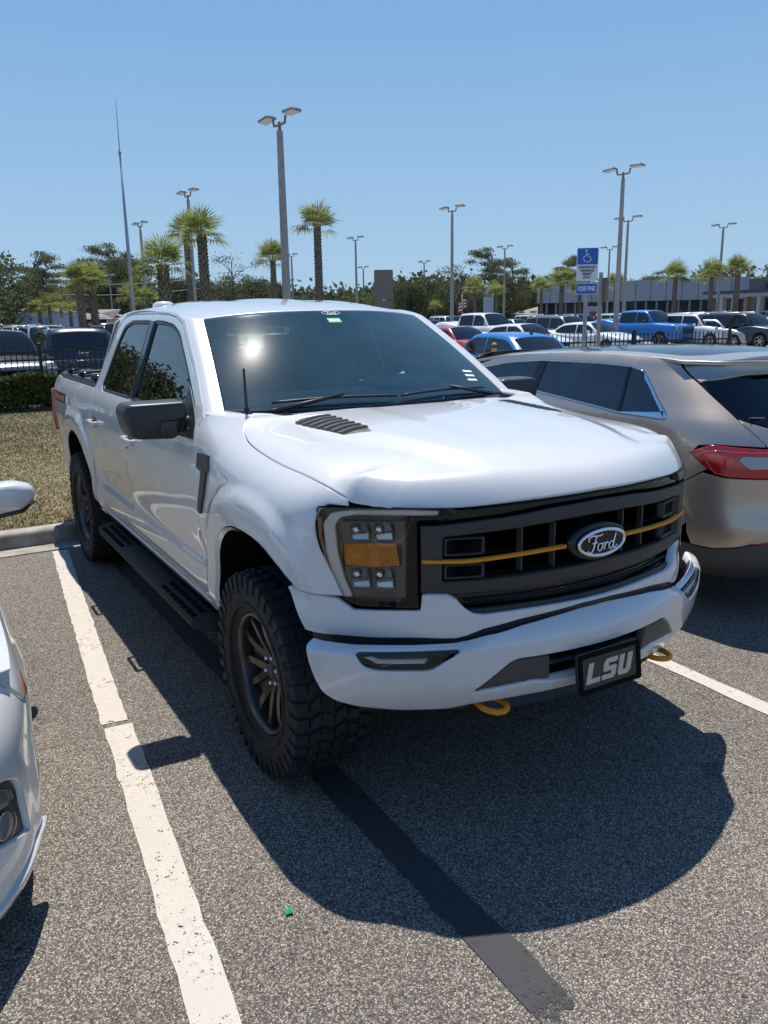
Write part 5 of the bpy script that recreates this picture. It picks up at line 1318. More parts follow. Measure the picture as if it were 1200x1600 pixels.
# spoiler and roof
sp_ = [(.93,1.475),(1.03,1.578),(1.0,1.60),(.6,1.615),(0,1.62),(-.6,1.615),(-1.0,1.60),(-1.03,1.578),(-.93,1.475),(-.6,1.518),(0,1.525),(.6,1.518)]
def S_spoil(s, z):
    P = Scr(s, z); P[..., 1] -= .03*sst(1.49, 1.60, np.asarray(z)+0*np.asarray(s))*(1-sst(.75, 1.05, np.abs(np.asarray(s)+0*np.asarray(z)))); return P
panel('tailgate_spoiler', M['tan'], cr, S_spoil, sp_, res=.04, C=CC, thick=.03)
rear_edge = [(2.165,1.47),(2.28,1.26),(2.5,1.10),(2.9,1.02),(3.3,1.10),(3.52,1.26),(3.635,1.47)]
rr_ = [(2.178,3.2),(2.172,2.2),(2.165,1.47)]+rear_edge[1:6]+[(3.635,1.47),(3.628,2.2),(3.622,3.2),(3.60,3.9),(3.2,4.05),(2.6,4.05),(2.20,3.9)]
gl = rnd([(2.285,1.55,.06),(2.40,1.45,.05),(2.9,1.37),(3.40,1.45,.05),(3.515,1.55,.06),(3.51,3.5,.1),(2.29,3.5,.1)], .05)
panel('roof', M['tan'], cr, S_croof, rr_, [gl], res=.06, C=CC, thick=.02)
panel('roof_glass', mat('panorama_glass', (.012,.016,.020), .10, spec=.28), cr, S_croof, gl, res=.07, C=CC, thick=.01, depth=.003)
# windshield + hood (hidden side, simple surfaces)
def S_cws(x, t):
    X = x-2.9; return np.stack([2.9+X*(1-.12*t), 4.75-.75*t-.22*(X/.75)**2, 1.06+.52*t-.03*(X/.75)**2], -1)
panel('windshield', M['darkglass'], cr, S_cws, [(2.15,0),(3.65,0),(3.65,1),(2.15,1)], res=.12, C=CC, thick=.005)
def S_chd(x, y):
    X = np.abs(x-2.9); return np.stack([x+0*y, y+0*x, 1.08-.10*(X/.85)**2.2-.34*sst(4.9, 5.7, y)], -1)
panel('hood', M['tan'], cr, S_chd, [(2.12,4.6),(3.68,4.6),(3.70,5.1),(3.5,5.38),(2.9,5.50),(2.3,5.38),(2.10,5.1)], res=.08, C=(2.9,4.9,.5), thick=.03)
panel('front_end', M['tan'], cr, Scr, [(4.48,.34),(4.48,.78),(5.0,.86),(_sa[-1]-.01,.86),(_sa[-1]-.01,.34)], res=.08, C=CC)
panel('front_end', M['tan'], cr, Scr, [(-4.48,.34),(-4.48,.78),(-5.0,.86),(-_sa[-1]+.01,.86),(-_sa[-1]+.01,.34)], res=.08, C=CC)
mb = MB(); mb.box((2.9, 3.1, .42), (1.2, 4.4, .25)); mb.box((2.9, 3.1, .72), (1.72, 2.0, .3)); mb.box((2.9, 1.4, .85), (1.5, .9, .5)); mb.build('underbody', M['matte_black'], cr, smooth=False)
mb = MB()
for x in (2.5, 3.3):
    for y in (3.25, 2.3): mb.box((x, y, 1.1), (.5, .14, .62), rot=rotx(.2), bevel=.05); mb.box((x, y-.06, 1.46), (.26, .1, .16), bevel=.04)
mb.build('seats', M['seat'], cr, angle=50)

# ================================================================== WHITE SALOON (left)
wc = thing('white_saloon', 'white saloon cut off by the left edge, only its front corner and mirror in view', 'car', (-2.8, 0, 0))
WC = (-2.8, 2.4, .5)
sw = lambda y: ws_at(y)
M['white_c'] = M['white2']
sF = sw(.98); sR = sw(3.78)
for sg in (1, -1):
    def m_(L): return [(sg*p[0],)+tuple(p[1:]) for p in L]
    arcF = [(sF+.355*math.cos(q), .33+.355*math.sin(q)) for q in np.linspace(math.pi, 0, 20)]
    arcR = [(sR+.355*math.cos(q), .33+.355*math.sin(q)) for q in np.linspace(math.pi, 0, 20)]
    side = [(.995,.795),(1.19,.682),(1.255,.66),(sF-.352,.52),(sF-.355,.33)][:3]+[(sF-.35,.40)]+arcF[1:-1]+[(sF+.355,.22),(sR-.355,.22)]+arcR+[(sR+.36,.24),(4.9,.24),(4.9,.95),(4.2,.985),(3.4,.99),(2.4,.965),(1.9,.93),(1.5,.90),(1.2,.865),(1.05,.83)]
    panel('body_side', M['white_c'], wc, saloon, m_(side), res=.045, C=WC, thick=.02)
    bmp = [(.0,.70),(.30,.70),(.55,.73),(.80,.775),(.985,.788),(1.18,.674),(1.25,.652),(sF-.355,.40),(sF-.36,.20),(1.0,.175),(.80,.17),(0,.17)]
    bk = rnd([(.10,.60),(.80,.590),(.90,.558,.02),(.962,.526,.02),(.988,.483),(.985,.431),(1.000,.338,.01),(.865,.385),(.78,.41),(.10,.42)], .012)
    panel('front_bumper', M['white_c'], wc, saloon, m_(bmp), [m_(bk)], res=.035, C=WC, thick=.03, r=.005)
    ins = panel('bumper_insert', M['plastic'], wc, saloon, m_(bk), res=.04, C=WC, thick=.02, depth=.018)
    rg_ = rnd([(.55,.565),(.85,.556),(.905,.530),(.915,.50),(.90,.488),(.83,.502),(.55,.520)], .012)
    panel('running_lamp', M['bright_metal'], ins, saloon, m_(rg_), res=.02, C=WC, thick=.01, depth=.004)
    panel('lens', M['clearlens'], ins, saloon, m_(rg_), res=.03, C=WC, thick=.003, depth=-.004)
    fo = [(.870+.050*math.cos(q), .430+.040*math.sin(q)) for q in np.linspace(0, 2*math.pi, 20, endpoint=False)]
    panel('fog_lamp', M['bright_metal'], ins, saloon, m_(fo), res=.02, C=WC, thick=.01, depth=.012)
    panel('lens', M['clearlens'], ins, saloon, m_(fo), res=.03, C=WC, thick=.003, depth=.0)
    panel('side_marker', M['amber_dk'], wc, saloon, m_([(1.215,.672),(1.30,.668),(1.31,.725),(1.27,.75)]), res=.03, C=WC, thick=.004, depth=-.003)
    panel('lower_lip', M['white_c'], wc, saloon, m_([(0,.235),(.80,.235),(1.0,.255),(1.18,.27),(1.18,.215),(1.0,.195),(.80,.18),(0,.18)]), res=.05, C=WC, thick=.03, depth=-.016)
    # headlamp
    hlp = rnd([(.42,.71),(.70,.755),(.95,.80),(1.02,.828),(.90,.845),(.70,.815),(.45,.765)], .015)
    panel('headlight', M['reflector'], wc, saloon, m_(hlp), res=.03, C=WC, thick=.01, depth=.002)
    panel('lens', M['clearlens'], wc, saloon, m_(hlp), res=.04, C=WC, thick=.004, depth=-.006)
    # glasshouse
    win = rnd([(2.55,1.0),(4.55,1.02),(4.35,1.14),(3.95,1.32),(3.3,1.375),(2.95,1.34),(2.62,1.16)], .04)
    gh = [(1.95,.97),(4.75,.985),(4.60,1.10),(4.2,1.33),(3.6,1.41),(3.1,1.41),(2.8,1.345),(2.4,1.17)]
    panel('cabin_side', M['white_c'], wc, saloon, m_(gh), [m_(win)], res=.06, C=WC, thick=.02)
    panel('side_window', M['sideglass'], wc, saloon, m_(win), res=.08, C=WC, thick=.004, depth=.008)
    for yc in (.98, 3.78):
        wheel_part(wc, -2.8+sg*.745, yc, .325, sg, R=.325, W_=.21, rimr=.22, spokes=5, mrim='silver_rim', mud=False)
        V = []
        for q in np.linspace(0, math.pi, 18): V += [(-2.8+sg*.865, yc+.355*math.cos(q), .33+.355*math.sin(q)), (-2.8+sg*.52, yc+.355*math.cos(q), .33+.355*math.sin(q))]
        mk('wheel_well', V, [(2*i, 2*i+1, 2*i+3, 2*i+2) for i in range(17)], M['matte_black'], wc)
    # mirror: white shell over black base
    P = np.array(rnd([(.02,.04),(.06,.095,.03),(.20,.105,.04),(.290,.075,.045),(.295,.02,.03),(.24,-.035),(.03,-.055)], .02, 4)); c_ = P.mean(0); V = []; F = []; n = len(P)
    for y, k in ((-.075,.45),(-.068,.72),(-.05,.90),(-.02,1.0),(.03,1.0),(.055,.96)):
        for a in P: b = c_+(a-c_)*k; V.append((-2.8+sg*(.87+b[0]*1.08), 2.42+y+.25*b[0]*.3, .998+b[1]*1.12))
    for i in range(5):
        for j in range(n): F.append((i*n+j, i*n+(j+1) % n, (i+1)*n+(j+1) % n, (i+1)*n+j))
    F.append(tuple(range(n))[::-1]); F.append(tuple(5*n+j for j in range(n)))
    mr = mk('side_mirror', V, F, M['white_c'], wc)
    P2 = P.copy(); P2[:, 1] = np.minimum(P2[:, 1], .004)-.012; V = []; F = []
    c2 = P2.mean(0)
    for y, k in ((-.060,.70),(-.045,.93),(-.01,.99),(.04,.99),(.056,.9)):
        for a in P2: b = c2+(a-c2)*k; V.append((-2.8+sg*(.87+b[0]*1.08), 2.425+y+.25*b[0]*.3, .995+b[1]*1.12))
    for i in range(4):
        for j in range(n): F.append((i*n+j, i*n+(j+1) % n, (i+1)*n+(j+1) % n, (i+1)*n+j))
    F.append(tuple(range(n))[::-1])
    mk('mirror_base', V, F, M['plastic'], mr)
    mb = MB(); mb.add([(-2.8+sg*(.87+.15), 2.42-.055, .998), (-2.8+sg*(.87+.235), 2.42-.02, 1.020), (-2.8+sg*(.87+.24), 2.42-.012, 1.012), (-2.8+sg*(.87+.15), 2.42-.056, .991)], [(0,1,2,3)])
    mb.build('mirror_indicator', M['gloss_black'], mr, smooth=False)
def S_wh(x, y): return np.stack([x+0*y, y+0*x, saloon_hood(x, y)], -1)
def hood_edge(sg):
    out = []
    for y in (.30,.45,.6,.9,1.2,1.6,1.9):
        xx = {.30:.46,.45:.60,.6:.68,.9:.735,1.2:.75,1.6:.755,1.9:.755}[y]; out.append((-2.8+sg*xx, y))
    return out
he = hood_edge(1); hl_ = hood_edge(-1)[::-1]
panel('hood', M['white_c'], wc, S_wh, he+[(-2.8, 1.75)]+hl_+[(-3.1,.17),(-2.8,.13),(-2.5,.17)], res=.06, C=(-2.8,1.2,.3), thick=.03)
# fender tops: bridge from the hood edge to the side panel
for sg in (1, -1):
    def S_ft(y, v, sg=sg):
        y = np.asarray(y, float)+0*v; v = np.asarray(v, float)+0*y
        xe = pch([.30,.45,.6,.9,1.2,1.6,2.0,3.], [.46,.60,.68,.735,.75,.755,.755,.755])(y)
        A = np.stack([-2.8+sg*xe, y, saloon_hood(-2.8+xe, y)], -1)
        sv = np.interp(y, _wY(np.linspace(0, 5.2, 3000)), np.linspace(0, 5.2, 3000)); zt = pch([.4,.62,.85,1.1,1.5,2.0,2.6], [.80,.828,.862,.885,.90,.935,.965])(y)
        B = saloon(sg*sv, zt); B[..., 1] = y; q = (v/.1)[..., None]
        return A*(1-q)+B*q+np.array([sg*.4, 0, 1.])*(.014*np.sin(math.pi*np.clip(v/.1, 0, 1)))[..., None]
    panel('fender_top', M['white_c'], wc, S_ft, [(.46,0),(2.2,0),(2.2,.1),(.62,.1)], res=.04, C=(-2.8,1.2,.3), thick=.01)
def S_wws(x, t):
    X = x+2.8; return np.stack([-2.8+X*(1-.20*t), 1.78+1.15*t+.20*(X/.75)**2, .975+.42*t-.03*(X/.75)**2], -1)
panel('windshield', M['wsglass'], wc, S_wws, [(-3.54,0),(-2.06,0),(-2.06,1),(-3.54,1)], res=.12, C=WC, thick=.005)
def S_wrf(x, y): return np.stack([x+0*y, y+0*x, 1.445-.05*(np.abs(x+2.8)/.56)**2.4-.30*sst(3.6, 4.8, y)], -1)
panel('roof', M['white_c'], wc, S_wrf, [(-3.36,3.05),(-2.8,2.92),(-2.24,3.05),(-2.22,4.2),(-3.38,4.2)], res=.1, C=WC, thick=.02)
panel('rear_window', M['darkglass'], wc, lambda x, y: np.stack([x+0*y, y+0*x, 1.38-.42*sst(3.9, 4.9, y)], -1), [(-3.36,4.15),(-2.24,4.15),(-2.10,4.75),(-3.5,4.75)], res=.12, C=WC)
panel('grille', M['gloss_black'], wc, saloon, [(.40,.71),(.38,.60),(-.38,.60),(-.40,.71)], res=.08, C=WC, depth=-.004)
mb = MB(); mb.box((-2.8, 2.4, .32), (1.0, 4.2, .22)); mb.box((-2.8, 2.6, .62), (1.66, 1.8, .5)); mb.box((-2.8, 1.0, .5), (.98, 1.4, .4)); mb.build('underbody', M['matte_black'], wc, smooth=False)
mb = MB(); mb.box((-2.8, 4.83, .72), (1.5, .10, .4), bevel=.04); mb.build('boot_lid', M['white_c'], wc, angle=40)

# ================================================================== BACKGROUND CARS
BGP = {}
def text_mesh(body, size, name, m, parent, origin, ex, ey, ez, bold=.0, xs=1.0):
    cu = bpy.data.curves.new(name, 'FONT'); cu.body = body; cu.size = size; cu.align_x = 'CENTER'; cu.align_y = 'CENTER'; cu.offset = bold; cu.extrude = .0012
    ob = bpy.data.objects.new(name+'_tmp', cu); me = bpy.data.meshes.new_from_object(ob)
    V = np.array([v.co[:] for v in me.vertices]); F = [tuple(p.vertices) for p in me.polygons]
    bpy.data.objects.remove(ob); bpy.data.curves.remove(cu); bpy.data.meshes.remove(me)
    W_ = np.array(origin)+V[:, :1]*xs*np.array(ex)+V[:, 1:2]*np.array(ey)+V[:, 2:3]*np.array(ez)
    return mk(name, W_, F, m, parent, smooth=False)
def paint(nm):
    cols = {'blue': (.008,.16,.50), 'white': (.74,.75,.75), 'silver': (.42,.43,.44), 'grey': (.13,.135,.14), 'black': (.012,.013,.016), 'maroon': (.20,.02,.03), 'red': (.42,.03,.03), 'darkblue': (.02,.035,.08), 'greige': (.25,.24,.22)}
    if nm not in BGP: BGP[nm] = paint_mat('car_paint_'+nm, cols[nm], .3, .5 if nm in ('silver','grey','greige') else 0)
    return BGP[nm]
SPEC = {
 # L, W, H, wheel R, belt, hood z front, hood z rear, y: windshield base, roof front, roof rear, rear glass base (0 = front bumper), ground clearance
 'sedan': dict(L=4.7, W=1.82, H=1.45, R=.325, belt=.93, hz=(.70,.96), ws=1.35, rf=2.15, rr=3.45, rg=4.20, dz=1.03, gc=.18),
 'suv':   dict(L=4.75, W=1.90, H=1.72, R=.37, belt=1.08, hz=(.92,1.10), ws=1.30, rf=2.00, rr=4.25, rg=4.60, dz=1.05, gc=.24),
 'pickup':dict(L=5.8, W=2.0, H=1.93, R=.40, belt=1.28, hz=(1.12,1.28), ws=1.50, rf=2.20, rr=3.65, rg=3.90, dz=1.32, gc=.32)}
def bgcar_meshes(kind):
    q = SPEC[kind]; L, W, H, R = q['L'], q['W'], q['H'], q['R']; hw = W/2; res = {}
    wy = (.17*L+.05, .79*L); 
    # lower body: stations along y, side wall cut around the wheel arches
    zt = csp([0,.12,.5,q['ws'],q['ws']+.4,q['rr'],q['rg'],L-.12,L], [q['hz'][0]-.06,q['hz'][0]+.02,(q['hz'][0]*.45+q['hz'][1]*.55),q['hz'][1],q['belt']+.01,q['belt']+.01,max(q['dz'],q['belt']),q['dz']-.02,q['dz']-.10])
    ys = np.linspace(0, L, 49); V = []; F = []; K = 9
    for y in ys:
        e = min(y, L-y); k = 1-.16*(1-min(1, e/.45))**2.2 if e < .45 else 1
        top = float(zt(y)); gc = q['gc']+.06*max(0, 1-e/.3)
        zb = gc; ar = 0
        for w in wy:
            d = abs(y-w)
            if d < R*1.12: zb = max(zb, R+math.sqrt(max(0, (R*1.12)**2-d*d)))
        pts = [(0, zb), (hw*k*.93, zb), (hw*k, max(zb+.03, gc+.12)), (hw*k*1.0, max(zb+.06, .60*top)), (hw*k*.985, max(zb+.07, .85*top)), (hw*k*.94, max(zb+.075, top-.045)), (hw*k*.86, top), (hw*k*.45, top+.025*(1 if y < q['ws'] or kind != 'pickup' else 0)), (0, top+.03)]
        for sx in (1, -1):
            for p in pts: V.append((sx*p[0], y, p[1]))
    n = len(ys)
    for i in range(n-1):
        for s_ in (0, 1):
            for j in range(K-1):
                a = i*2*K+s_*K+j; b = a+1; c_ = a+2*K; d = c_+1
                F.append((a, b, d, c_) if s_ else (a, c_, d, b))
    # end caps
    for i in (0, n-1):
        o1 = [i*2*K+j for j in range(K)]; o2 = [i*2*K+K+j for j in range(K)]
        for j in range(K-1): F.append((o1[j], o1[j+1], o2[j+1], o2[j]) if i == 0 else (o1[j+1], o1[j], o2[j], o2[j+1]))
    res['body'] = (V, F)
    # cabin as a grid: sections along the length
    def bowed(y0, y1, z0, z1, w0, w1, n=7): pass
    b, wb, wt = q['belt'], hw*.90, hw*.72
    ca = [(q['ws'], q['hz'][1]-.03, wb*.97, -.14), (q['ws']+.02, b+.0, wb, -.14)]
    cp = []
    def sec(y, z0, ztop, w_low, w_top):
        return [(w_low, z0), (w_low*.55+w_top*.45, z0+(ztop-z0)*.5), (w_top*1.02, ztop-.07), (w_top*.93, ztop-.015), (w_top*.5, ztop+.012), (0, ztop+.02)]
    stations = []
    for t in np.linspace(0, 1, 6): stations.append((q['ws']+(q['rf']-q['ws'])*t, b-.02, b+.01+(H-.03-b)*math.sin(t*math.pi/2)**.95*(.90+.10*t), wb, wb+(wt-wb)*t))
    for t in np.linspace(.15, 1, 6): stations.append((q['rf']+(q['rr']-q['rf'])*t, b-.02, H-.03+.03*math.sin(t*math.pi)-(.04*t if kind == 'sedan' else 0), wb, wt))
    zr = H-.03-(.04 if kind == 'sedan' else 0)
    for t in np.linspace(.2, 1, 5): stations.append((q['rr']+(q['rg']-q['rr'])*t, b-.02, zr+(b+.0-zr)*t**1.25, wb, wt+(wb*.93-wt)*t))
    V = []; F = []; K = 6
    for st in stations:
        pts = sec(*st)
        for sx in (1, -1):
            for p in pts: V.append((sx*p[0], st[0], p[1]))
    n = len(stations)
    for i in range(n-1):
        for s_ in (0, 1):
            for j in range(K-1):
                a = i*2*K+s_*K+j; b_ = a+1; c_ = a+2*K; d = c_+1
                F.append((a, b_, d, c_) if s_ else (a, c_, d, b_))
    res['cabin'] = (V, F)
    st = stations
    def P_(i, j, sx, o=.008):
        pts = sec(*st[i]); p = np.array([sx*pts[j][0], st[i][0], pts[j][1]]); return p
    # windshield: stations 0-5 between their top lines
    def pane(A, push): return (np.array(A)+np.array(push)).tolist()
    wz0, wz1 = st[0], st[4]
    def front_pane(y0, z0, w0, y1, z1, w1, push, nn=6):
        V = []; F = []
        for i in range(nn+1):
            t = i/nn
            for j in range(nn+1):
                s_ = -1+2*j/nn; w = w0+(w1-w0)*t; V.append((s_*w, y0+(y1-y0)*t+push[0], z0+(z1-z0)*t+push[1]+.05*math.sin(math.pi*t)*.6))
        for i in range(nn):
            for j in range(nn): a = i*(nn+1)+j; F.append((a, a+1, a+nn+2, a+nn+1))
        return V, F
    # sample the roof line curve so the pane follows the cabin
    def line_pane(idx, ws_, push):
        V = []; F = []; m = 7
        for i, w in zip(idx, ws_):
            pts = sec(*st[i]); ztop = pts[5][1]
            for j in range(m):
                s_ = -1+2*j/(m-1); z = ztop-.05*abs(s_)**2.5; V.append((s_*w, st[i][0]+push[0], z+push[1]))
        for a in range(len(idx)-1):
            for j in range(m-1): k = a*m+j; F.append((k, k+1, k+m+1, k+m) if push[0] < 0 else (k, k+m, k+m+1, k+1))
        return V, F
    res['windshield'] = line_pane([0,1,2,3,4], [wb*.93, wb*.90, wb*.87, wb*.82, wt*.93], (-.03, .012))
    k0 = len(st)-5
    res['rear_window'] = line_pane(list(range(k0, len(st)-(0 if kind == 'pickup' else 1))), [wt*.90]*5, (.03, .010)) 
    # side panes
    def side_pane(i0, i1, y0=None, y1=None):
        out = []
        ya = y0; yb = y1
        def at_y(y):
            yy = [s_[0] for s_ in st]
            zt_ = np.interp(y, yy, [s_[2] for s_ in st]); wl = np.interp(y, yy, [s_[3] for s_ in st]); wt2 = np.interp(y, yy, [s_[4] for s_ in st]); return zt_, wl, wt2
        V = []; F = []; m = 8
        for i in range(m+1):
            y = ya+(yb-ya)*i/m; zt_, wl, wt2 = at_y(y); z0 = q['belt']+.015; z1 = max(z0+.002, zt_-.10)
            zz = zt_; mid = z0-.035+(zt_-(z0-.035))*.5
            for z in (z0, (z0+z1)/2, z1):
                w = np.interp(z, [q['belt']-.02, (q['belt']-.02+zt_)/2, zt_-.07], [wl, wl*.55+wt2*.45, wt2*1.02]); V.append((w+.007, y, z))
        for i in range(m):
            for j in range(2): a = i*3+j; F.append((a, a+3, a+4, a+1))
        return V, F
    bp = q['ws']+.30; ends = q['rr']+(q['rg']-q['rr'])*(.55 if kind == 'sedan' else (.15 if kind == 'pickup' else .4))
    cuts = [bp, bp+(ends-bp)*.44, ends] if kind != 'suv' else [bp, bp+(ends-bp)*.36, bp+(ends-bp)*.70, ends]
    res['side_window'] = [side_pane(0, 0, cuts[i]+.03, cuts[i+1]-.03) for i in range(len(cuts)-1)]
    res['wy'] = wy; return res
def lens_box(c, s, r=.02): m_ = MB(); m_.box(c, s, bevel=r); return m_
_proto = {}
def bgcar(kind, color, x, y, rz, label, group=None, name=None, dark_grille=True):
    q = SPEC[kind]; L, W, H, R = q['L'], q['W'], q['H'], q['R']; hw = W/2
    nm = name or {'sedan': 'parked_sedan', 'suv': 'parked_suv', 'pickup': 'parked_pickup'}[kind]
    key = (kind, color)
    # the origin sits at the middle of the car; the front faces -y
    a = math.cos(rz), math.sin(rz)
    if key in _proto: return dup(_proto[key], (x, y, 0), rz, label, group)
    t = thing(nm, label, 'car' if kind != 'pickup' else 'pickup truck', (0,0,0), 0, group)
    g = bgcar_meshes(kind); off = np.array([0, -L/2, 0]); pm = paint(color)
    def mkp(n_, VF, m, **k): return mk(n_, np.array(VF[0])+off, VF[1], m, t, **k)
    mkp('body', g['body'], pm); mkp('cabin', g['cabin'], pm)
    mkp('windshield', g['windshield'], M['bgglass']); mkp('rear_window', g['rear_window'], M['bgglass'])
    for VF in g['side_window']:
        for sx in (1, -1):
            V = np.array(VF[0]); V[:, 0] *= sx; mkp('side_window', (V, VF[1] if sx > 0 else [f[::-1] for f in VF[1]]), M['bgglass'])
    def bx(n_, c, s, m, bev=.02, rot=None):
        mb = MB(); mb.box(np.array(c)+off, s, bevel=bev, rot=rot); return mb.build(n_, m, t, angle=40)
    hz = q['hz'][0]
    gh = {'sedan': .16, 'suv': .22, 'pickup': .34}[kind]
    bx('grille', (0, .02, hz-.06-gh/2), (W*.50, .07, gh), M['gloss_black'], .02)
    bx('lower_grille', (0, .015, q['gc']+.16), (W*.55, .06, .12), M['plastic'], .02)
    for sx in (1, -1):
        bx('headlight', (sx*hw*.74, .075, hz-.10), (W*.17, .14, .12 if kind != 'pickup' else .22), M['bglamp'], .03, rotz(-sx*.25) if False else rotz(sx*.3))
        bx('tail_light', (sx*hw*.80, L-.05, q['dz']-.17), (W*.17 if kind != 'pickup' else .12, .12, .14 if kind != 'pickup' else .32), M['red'], .03, rotz(-sx*.3))
        bx('side_mirror', (sx*(hw+.07), q['ws']+.42, q['belt']+.07), (.2, .11, .13), pm if kind != 'pickup' else M['plastic'], .03)
        for wy in g['wy']:
            mb = MB(); c_ = np.array([sx*(hw-.13), wy-L/2, R]); h = .11
            mb.lathe([(R*.66,h*.95),(R*.8,h),(R*.97,h*.9),(R,h*.6),(R,-h*.8),(R*.7,-h)], n=22, c=(0,0,0)); Vv = np.concatenate(mb.V); Vv[:, 0] *= sx; w_ = mk('wheel', Vv+c_, mb.F, M['rubber'], t)
            mb = MB(); mb.lathe([(0,h*.6),(R*.2,h*.62),(R*.22,h*.45)], n=18)
            for k in range(6):
                th = k*math.pi/3; mb.box((h*.5, R*.42*math.cos(th), R*.42*math.sin(th)), (.03, R*.48, R*.14), rot=rotx(th))
            mb.lathe([(R*.62,h*.9),(R*.68,h*.95),(R*.66,h*.3)], n=22)
            Vv = np.concatenate(mb.V); Vv[:, 0] *= sx; mk('wheel_rim', Vv+c_, mb.F, M['silver_rim'], w_, smooth=False)
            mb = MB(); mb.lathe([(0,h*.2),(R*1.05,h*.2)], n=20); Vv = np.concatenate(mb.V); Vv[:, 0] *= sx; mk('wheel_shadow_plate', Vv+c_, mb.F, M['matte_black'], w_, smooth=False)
    if kind == 'suv':
        for sx in (1, -1):
            mb = MB(); mb.tube([(sx*hw*.66, q['rf']+.1-L/2, H-.03), (sx*hw*.67, q['rf']+.3-L/2, H+.03), (sx*hw*.67, q['rr']-.2-L/2, H+.03), (sx*hw*.66, q['rr']-.02-L/2, H-.02)], .016, 6); mb.build('roof_rail', M['satin'], t)
    if kind == 'pickup':
        bx('bed_cover', (0, (q['rg']+L)/2-.02, q['dz']+.01), (W*.80, L-q['rg']-.25, .03), M['plastic'], .01)
        bx('grille_bar', (0, -.02, hz-.22), (W*.52, .03, .05), M['plastic2'], .01)
    bx('license_plate', (0, L+.0, .72), (.32, .02, .16), M['white_sign'], .005)
    _proto[key] = t
    t.location = (x, y, 0); t.rotation_euler = (0, 0, rz)
    return t
M['bgglass'] = mat('tinted_car_glass', (.012,.015,.018), .04, spec=.6)
M['bglamp'] = mat('headlamp_glass', (.45,.46,.48), .08, .6)
R_ = math.radians
G1 = 'cars standing in the dealer lot behind the fence'
bgcar('suv', 'black', 1.69, 20.41, R_(178), 'black large wagon seen from behind, roof rails catching sun, behind hedge at left', None)
_w = [o for o in bpy.data.objects if o.get('label', '').startswith('black large wagon')][0]
_t = text_mesh('Jeep', .15, 'tailgate_lettering', M['chrome'], None, (0, 0, 0), (-1,0,0), (0,0,1), (0,1,0), .002, 1.0)
_t.parent = _w; _t.location = (-.02, 2.39, 1.16)
bgcar('sedan', 'blue', 11.26, 14.51, R_(174), 'bright blue sedan seen from its rear, beside the yellow bollard')
bgcar('pickup', 'blue', 32.98, 29.77, R_(6), 'bright blue crew cab pickup facing forward beyond the sign posts')
bgcar('pickup', 'white', 24.84, 33.39, R_(8), 'white crew cab pickup behind the blue sedan')
bgcar('suv', 'greige', 28.59, 31.18, R_(6), 'grey-brown wagon with roof rails just left of the handicap sign pole')
bgcar('sedan', 'white', 22.07, 26.66, R_(5), 'white low car right behind the blue sedan, next to the grey-brown wagon')
bgcar('sedan', 'white', 26.18, 26.62, R_(8), 'white sedan behind the two sign posts, left of the blue pickup')
bgcar('suv', 'white', 34.61, 27.61, R_(6), 'white boxy wagon directly right of the blue pickup')
bgcar('sedan', 'silver', 34.78, 26.32, R_(6), 'silver sedan squeezed between white wagon and black wagon at right')
bgcar('suv', 'black', 35.04, 24.96, R_(3), 'black wagon facing forward at far right, front wheel visible past the fence end')
bgcar('sedan', 'white', 39.53, 25.90, R_(3), 'white car cut off by the right edge, beside the black wagon')
bgcar('sedan', 'maroon', 51.33, 35.67, R_(5), 'maroon red car behind the black wagon near right edge')
bgcar('sedan', 'red', 16.47, 23.99, R_(5), 'dark red car mostly hidden behind the pickup windshield edge')
bgcar('suv', 'grey', -0.16, 20.07, R_(8), 'dark grey vehicle at far left edge facing forward behind the fence')
bgcar('suv', 'white', 3.55, 42.40, R_(4), 'white wagon in the far lot at left, left of the black wagon')
bgcar('suv', 'silver', 3.18, 34.24, R_(4), 'silver wagon with sunlit windshield just left of the black wagon')
bgcar('suv', 'darkblue', 7.85, 44.64, R_(-4), 'dark blue wagon peeking between black wagon roof and the pickup cab')
# rows further back, only their roofs show
rg = random.Random(8)
desc = ['white','silver','grey','white','silver','white','black','white','silver','white','black','silver','white','silver','white','black','white']
spots = [
(4.02, 63.65), (4.19, 56.37), (7.05, 76.21), (39.21, 63.17), (35.69, 54.49), (40.5, 58.82), (37.28, 51.15), (42.74, 55.1), (39.0, 47.74), (44.51, 51.66), (43.22, 45.25), (50.64, 50.43), (47.42, 45.16), (53.77, 43.79), (50.03, 38.82), (60.25, 44.74), (65.46, 44.05)
]
for (x, y), col, wh in zip(spots, desc, ['at the far left edge','second from the left edge','in front of the green house','behind the fence of brown sign back','left of the tallest middle lamp post','behind the flag','left of the blue pylon sign','right of the blue pylon sign','in front of the pink-roofed house','in front of the grey house','left of the sign pole','right of the sign pole','left of the blue pickup','behind the white boxy wagon','in front of the dark shop windows','in front of the canopy columns','at the far right edge']):
    bgcar('suv' if col in ('white','grey','black') else 'sedan', col, x, y, R_(rg.uniform(-4, 8)), '%s car roof in the distant row %s' % (col, wh), 'distant cars in the back rows of the lot')

